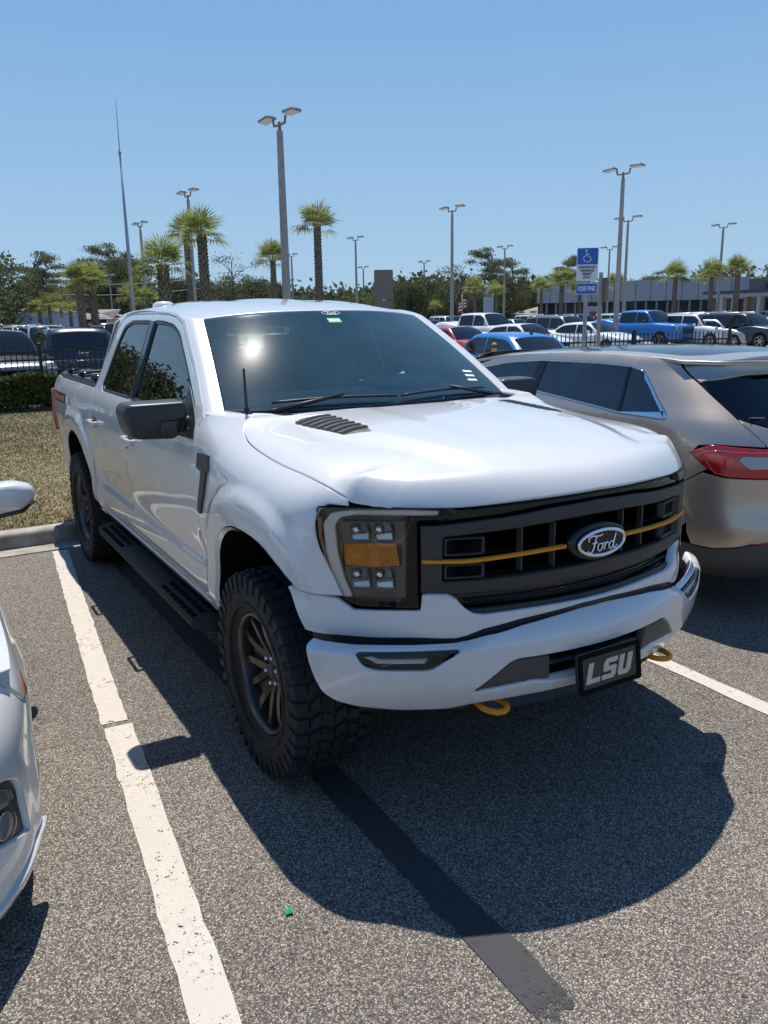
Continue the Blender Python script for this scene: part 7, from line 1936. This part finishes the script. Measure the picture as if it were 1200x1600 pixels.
tree('oak', -3.90, 47.00, 6.00, 'oak past the left edge behind the nearest oak', rz=2.48, wide=1.1)
# far wood: one mass of foliage that nobody could count
rgw = np.random.RandomState(77); P = []
WOOD = [
(-0.57, 127.6, 4.3, 5), (1.05, 120.36, 4.1, 5), (3.11, 128.48, 3.7, 5), (4.35, 116.75, 4.6, 5), (6.25, 118.99, 4.5, 5), (8.19, 120.58, 4.1, 5), (10.65, 126.67, 3.9, 5), (11.61, 117.72, 3.9, 5), (13.74, 119.62, 4.0, 5), (14.99, 114.9, 4.8, 5), (16.65, 113.42, 4.5, 5), (19.73, 119.97, 3.8, 5), (19.45, 108.04, 4.0, 5), (23.04, 116.02, 4.6, 5), (23.31, 108.28, 4.1, 5), (24.84, 106.52, 4.3, 5), (26.09, 103.84, 4.7, 5), (30.75, 113.33, 5.1, 5), (31.99, 110.28, 5.1, 5), (31.01, 100.58, 4.1, 5), (36.56, 110.9, 4.8, 5), (36.03, 103.24, 5.1, 5), (38.71, 104.67, 4.9, 5), (38.97, 99.82, 3.9, 5), (41.43, 100.53, 3.8, 5), (42.86, 98.78, 4.2, 5), (44.34, 97.19, 3.4, 5), (44.5, 92.98, 3.5, 5), (50.35, 100.13, 3.7, 5), (49.28, 93.68, 3.5, 5), (61.37, 113.2, 5.0, 5), (58.69, 103.68, 4.4, 5), (59.65, 100.92, 4.6, 5), (65.62, 106.3, 4.6, 5), (63.36, 98.52, 5.1, 5), (66.7, 99.52, 6.0, 5), (67.74, 97.09, 5.2, 5), (74.44, 102.48, 5.0, 5), (78.09, 103.39, 5.1, 5), (74.41, 94.86, 5.0, 5), (74.73, 91.73, 5.0, 5), (78.35, 92.63, 5.8, 5), (85.13, 96.98, 5.1, 5), (97.58, 69.77, 4.5, 5), (101.71, 70.35, 4.4, 5), (103.41, 69.18, 5.7, 5), (104.2, 67.43, 4.1, 5), (115.23, 72.19, 5.1, 5), (117.93, 71.49, 4.8, 5), (118.82, 69.68, 5.3, 5), (119.42, 67.75, 5.5, 5), (117.64, 64.54, 4.2, 5), (115.92, 61.49, 5.7, 5), (126.62, 65.05, 5.8, 5)
]
for (x, y, H, wd) in WOOD:
    n = 900; c_ = np.array([x, y, 0]); q = rgw.rand(n, 3); P.append(c_+np.c_[(q[:, 0]-.5)*wd*2, (q[:, 1]-.5)*8, q[:, 2]**.8*H*(1-.35*np.abs(q[:, 0]-.5)*2)])
    for j in range(7):
        cc = c_+np.array([rgw.uniform(-wd, wd), rgw.uniform(-3, 3), H*rgw.uniform(.6, 1.0)]); P.append(cc+rgw.randn(130, 3)*[1.4, 1.2, .9])
P = np.concatenate(P)
w_ = leaves('distant_woodland', P, .55, M['leaf_dark'], rgw); w_['kind'] = 'stuff'; w_['label'] = 'dark line of distant trees behind the parking lots'

# ================================================================== BUILDINGS
def wbox(p0, p1, depth, z0, z1):
    """box along the line p0-p1 (world xy), extending away by depth"""
    p0 = np.array(p0, float); p1 = np.array(p1, float); d = p1-p0; d /= np.linalg.norm(d); nrm = np.array([-d[1], d[0]])
    q = [p0, p1, p1+nrm*depth, p0+nrm*depth]; V = [(a[0], a[1], z) for z in (z0, z1) for a in q]
    return V, [(0,1,5,4), (1,2,6,5), (2,3,7,6), (3,0,4,7), (4,5,6,7), (3,2,1,0)]
A = np.array([63.72, 73.79]); B = np.array([74.21, 53.23]); d = (B-A)/np.linalg.norm(B-A); nrm = np.array([-d[1], d[0]]); Ln = np.linalg.norm(B-A)
bd = thing('dealership_building', 'long low grey lavender showroom with dark glass front behind the palms at right', 'building', (A[0], A[1], 0))
M['fascia'] = mat('lavender_grey_cladding', (.30,.30,.335), .6, noise=(.4,.06)); M['shopglass'] = mat('shop_glass', (.015,.020,.026), .08, spec=.6)
npan = 14
for i in range(npan):
    a = A+d*(Ln*i/npan+.03); b = A+d*(Ln*(i+1)/npan-.03); V, F = wbox(a, b, .5, 2.95, 5.15); mk('fascia_panel', V, F, M['fascia'], bd, smooth=False)
V, F = wbox(A+nrm*.4, B+nrm*.4, 22, 0, 5.0); mk('wall', V, F, mat('dark_wall', (.05,.055,.065), .7), bd, smooth=False)
for i in range(20):
    a = A+d*(Ln*i/20+.12)+nrm*.28; b = A+d*(Ln*(i+1)/20-.12)+nrm*.28
    if i in (5, 6): continue
    V, F = wbox(a, b, .1, .25, 2.85); w0 = mk('window', V, F, M['shopglass'], bd, smooth=False)
    V, F = wbox(b, b+d*.24, .14, 0, 2.9); mk('mullion', V, F, mat('mullion', (.16,.17,.18), .5) if i == 0 else bpy.data.materials['mullion'], bd, smooth=False)
V, F = wbox(A+d*(Ln*.25)+nrm*.1, A+d*(Ln*.34)+nrm*.1, .3, 0, 2.5); mk('entrance_portal', V, F, mat('portal_grey', (.35,.36,.38), .6), bd, smooth=False)
V, F = wbox(A+d*(Ln*.28)-nrm*.05, A+d*(Ln*.31)-nrm*.05, .1, .4, 1.9); mk('door', V, F, mat('entrance_red', (.35,.04,.05), .5), bd, smooth=False)
C0 = np.array([66.77, 52.85]); C1 = np.array([62.07, 38.88]); dc = (C1-C0)/np.linalg.norm(C1-C0); Lc = np.linalg.norm(C1-C0); nc = np.array([-dc[1], dc[0]])
cn = thing('service_canopy', 'low service canopy with dark blue edge and pale columns at the right edge', 'canopy', (C0[0], C0[1], 0))
V, F = wbox(C0, C1, 9, 3.35, 3.60); mk('roof_edge', V, F, mat('blue_edge', (.03,.06,.13), .5), cn, smooth=False)
V, F = wbox(C0+nc*.3, C1+nc*.3, 8, 3.0, 3.33); mk('soffit_beam', V, F, mat('pale_beam', (.42,.42,.43), .6), cn, smooth=False)
M['pale'] = mat('pale_stucco', (.45,.44,.42), .8)
for i in range(8):
    a = C0+dc*(.4+Lc*i/8)+nc*.4; V, F = wbox(a, a+dc*.45, .45, 0, 3.0); mk('column', V, F, M['pale'] if i % 3 else mat('tan_column', (.28,.22,.16), .8), cn, smooth=False)
V, F = wbox(C0+nc*8, C1+nc*8, 1, 0, 3.0); mk('back_wall', V, F, M['pale'], cn, smooth=False)
for i in range(4):
    a = C0+dc*(2+Lc*i/4)+nc*7.9; V, F = wbox(a, a+dc*2.8, .1, .0, 2.3); mk('service_door', V, F, mat('roller_door', (.33,.34,.36), .6) if i == 0 else bpy.data.materials['roller_door'], cn, smooth=False)
def house(name, label, p0, p1, dep, hw_, hr, mw, mr, nwin=3):
    p0 = np.array(p0); p1 = np.array(p1); d = (p1-p0)/np.linalg.norm(p1-p0); n_ = np.array([-d[1], d[0]]); Ln = np.linalg.norm(p1-p0)
    t = thing(name, label, 'house', (p0[0], p0[1], 0)); V, F = wbox(p0, p1, dep, 0, hw_); mk('wall', V, F, mw, t, smooth=False)
    e = .5; q = [p0-d*e-n_*e, p1+d*e-n_*e, p1+d*e+n_*(dep+e), p0-d*e+n_*(dep+e)]; r0 = p0+d*dep*.35+n_*dep/2; r1 = p1-d*dep*.35+n_*dep/2
    V = [(a[0], a[1], hw_+.003) for a in q]+[(r0[0], r0[1], hr), (r1[0], r1[1], hr)]; mk('roof', V, [(0,1,5,4), (1,2,5), (2,3,4,5), (3,0,4), (3,2,1,0)], mr, t, smooth=False)
    for i in range(nwin):
        a = p0+d*(Ln*(i+.5)/nwin-.5)-n_*.04; V, F = wbox(a, a+d*1.0, .08, 1.0, 2.1); fr_ = mk('window', V, F, M['white_sign'], t, smooth=False); V, F = wbox(a+d*.08-n_*.02, a+d*.92-n_*.02, .05, 1.08, 2.02); mk('pane', V, F, M['shopglass'], fr_, smooth=False)
    return t
house('house', 'small house with pinkish tiled roof and white wall beyond the blue pylon', (70.38, 96.16), (71.80, 88.15), 8, 2.0, 3.2, mat('white_wall', (.6,.6,.58), .8), mat('pink_roof', (.45,.33,.27), .85), 5)
house('house', 'grey roofed low house left of the showroom', (64.28, 78.24), (65.28, 72.87), 8, 1.75, 3.1, mat('grey_wall', (.30,.29,.27), .8), mat('grey_roof', (.24,.215,.19), .85), 3)
house('house', 'bright green house with brown gable roof at the left edge', (5.01, 79.81), (7.43, 75.99), 9, 2.2, 3.4, mat('green_wall', (.10,.28,.09), .8), mat('brown_roof', (.19,.16,.13), .85), 2)
house('house', 'pale house with grey roof half hidden left of the pickup cab', (11.01, 69.08), (13.16, 67.81), 7, 1.95, 2.75, mat('cream_wall', (.42,.38,.33), .8), mat('slate_roof', (.20,.19,.18), .85), 2)
for i, (x, y) in enumerate([
(6.72, 66.84), (7.35, 66.47), (8.28, 65.92), (9.33, 65.29)
]):
    t = thing('banner_panel', 'pale blue banner panel on legs, %s of four left of the black wagon' % ['first', 'second', 'third', 'rightmost'][i], 'banner', (x, y, 0), 0, 'row of pale banner panels')
    Rz = rotz(-.1); mb = MB(); mb.box((x, y, 1.95), (2.5 if i else 1.7, .08, 1.1), rot=Rz @ rotx(-.3)); mb.build('panel', mat('pale_blue_banner', (.42,.46,.62), .5) if i == 0 else bpy.data.materials['pale_blue_banner'], t, smooth=False)
    for sx in (-.8, .8): mb = MB(); mb.box((x+sx, y+.1, .75), (.08, .08, 1.5)); mb.build('leg', M['galv'], t, smooth=False)
# utility lines
for i, (z0, z1) in enumerate(((5.6, 5.3), (4.6, 4.4))):
    a = np.array([3.15, 78.52]); b = np.array([25.11, 77.49]); mb = MB(); pts = []
    for s_ in np.linspace(0, 1, 12): p = a+(b-a)*s_; pts.append((p[0], p[1], z0+(z1-z0)*s_-.8*math.sin(math.pi*s_)+.4))
    mb.tube(pts, .03, 4); o = mb.build('power_line', M['plastic2'], None); tag(o, ['upper', 'lower'][i]+' sagging power line crossing in front of the trees at left', 'cable')
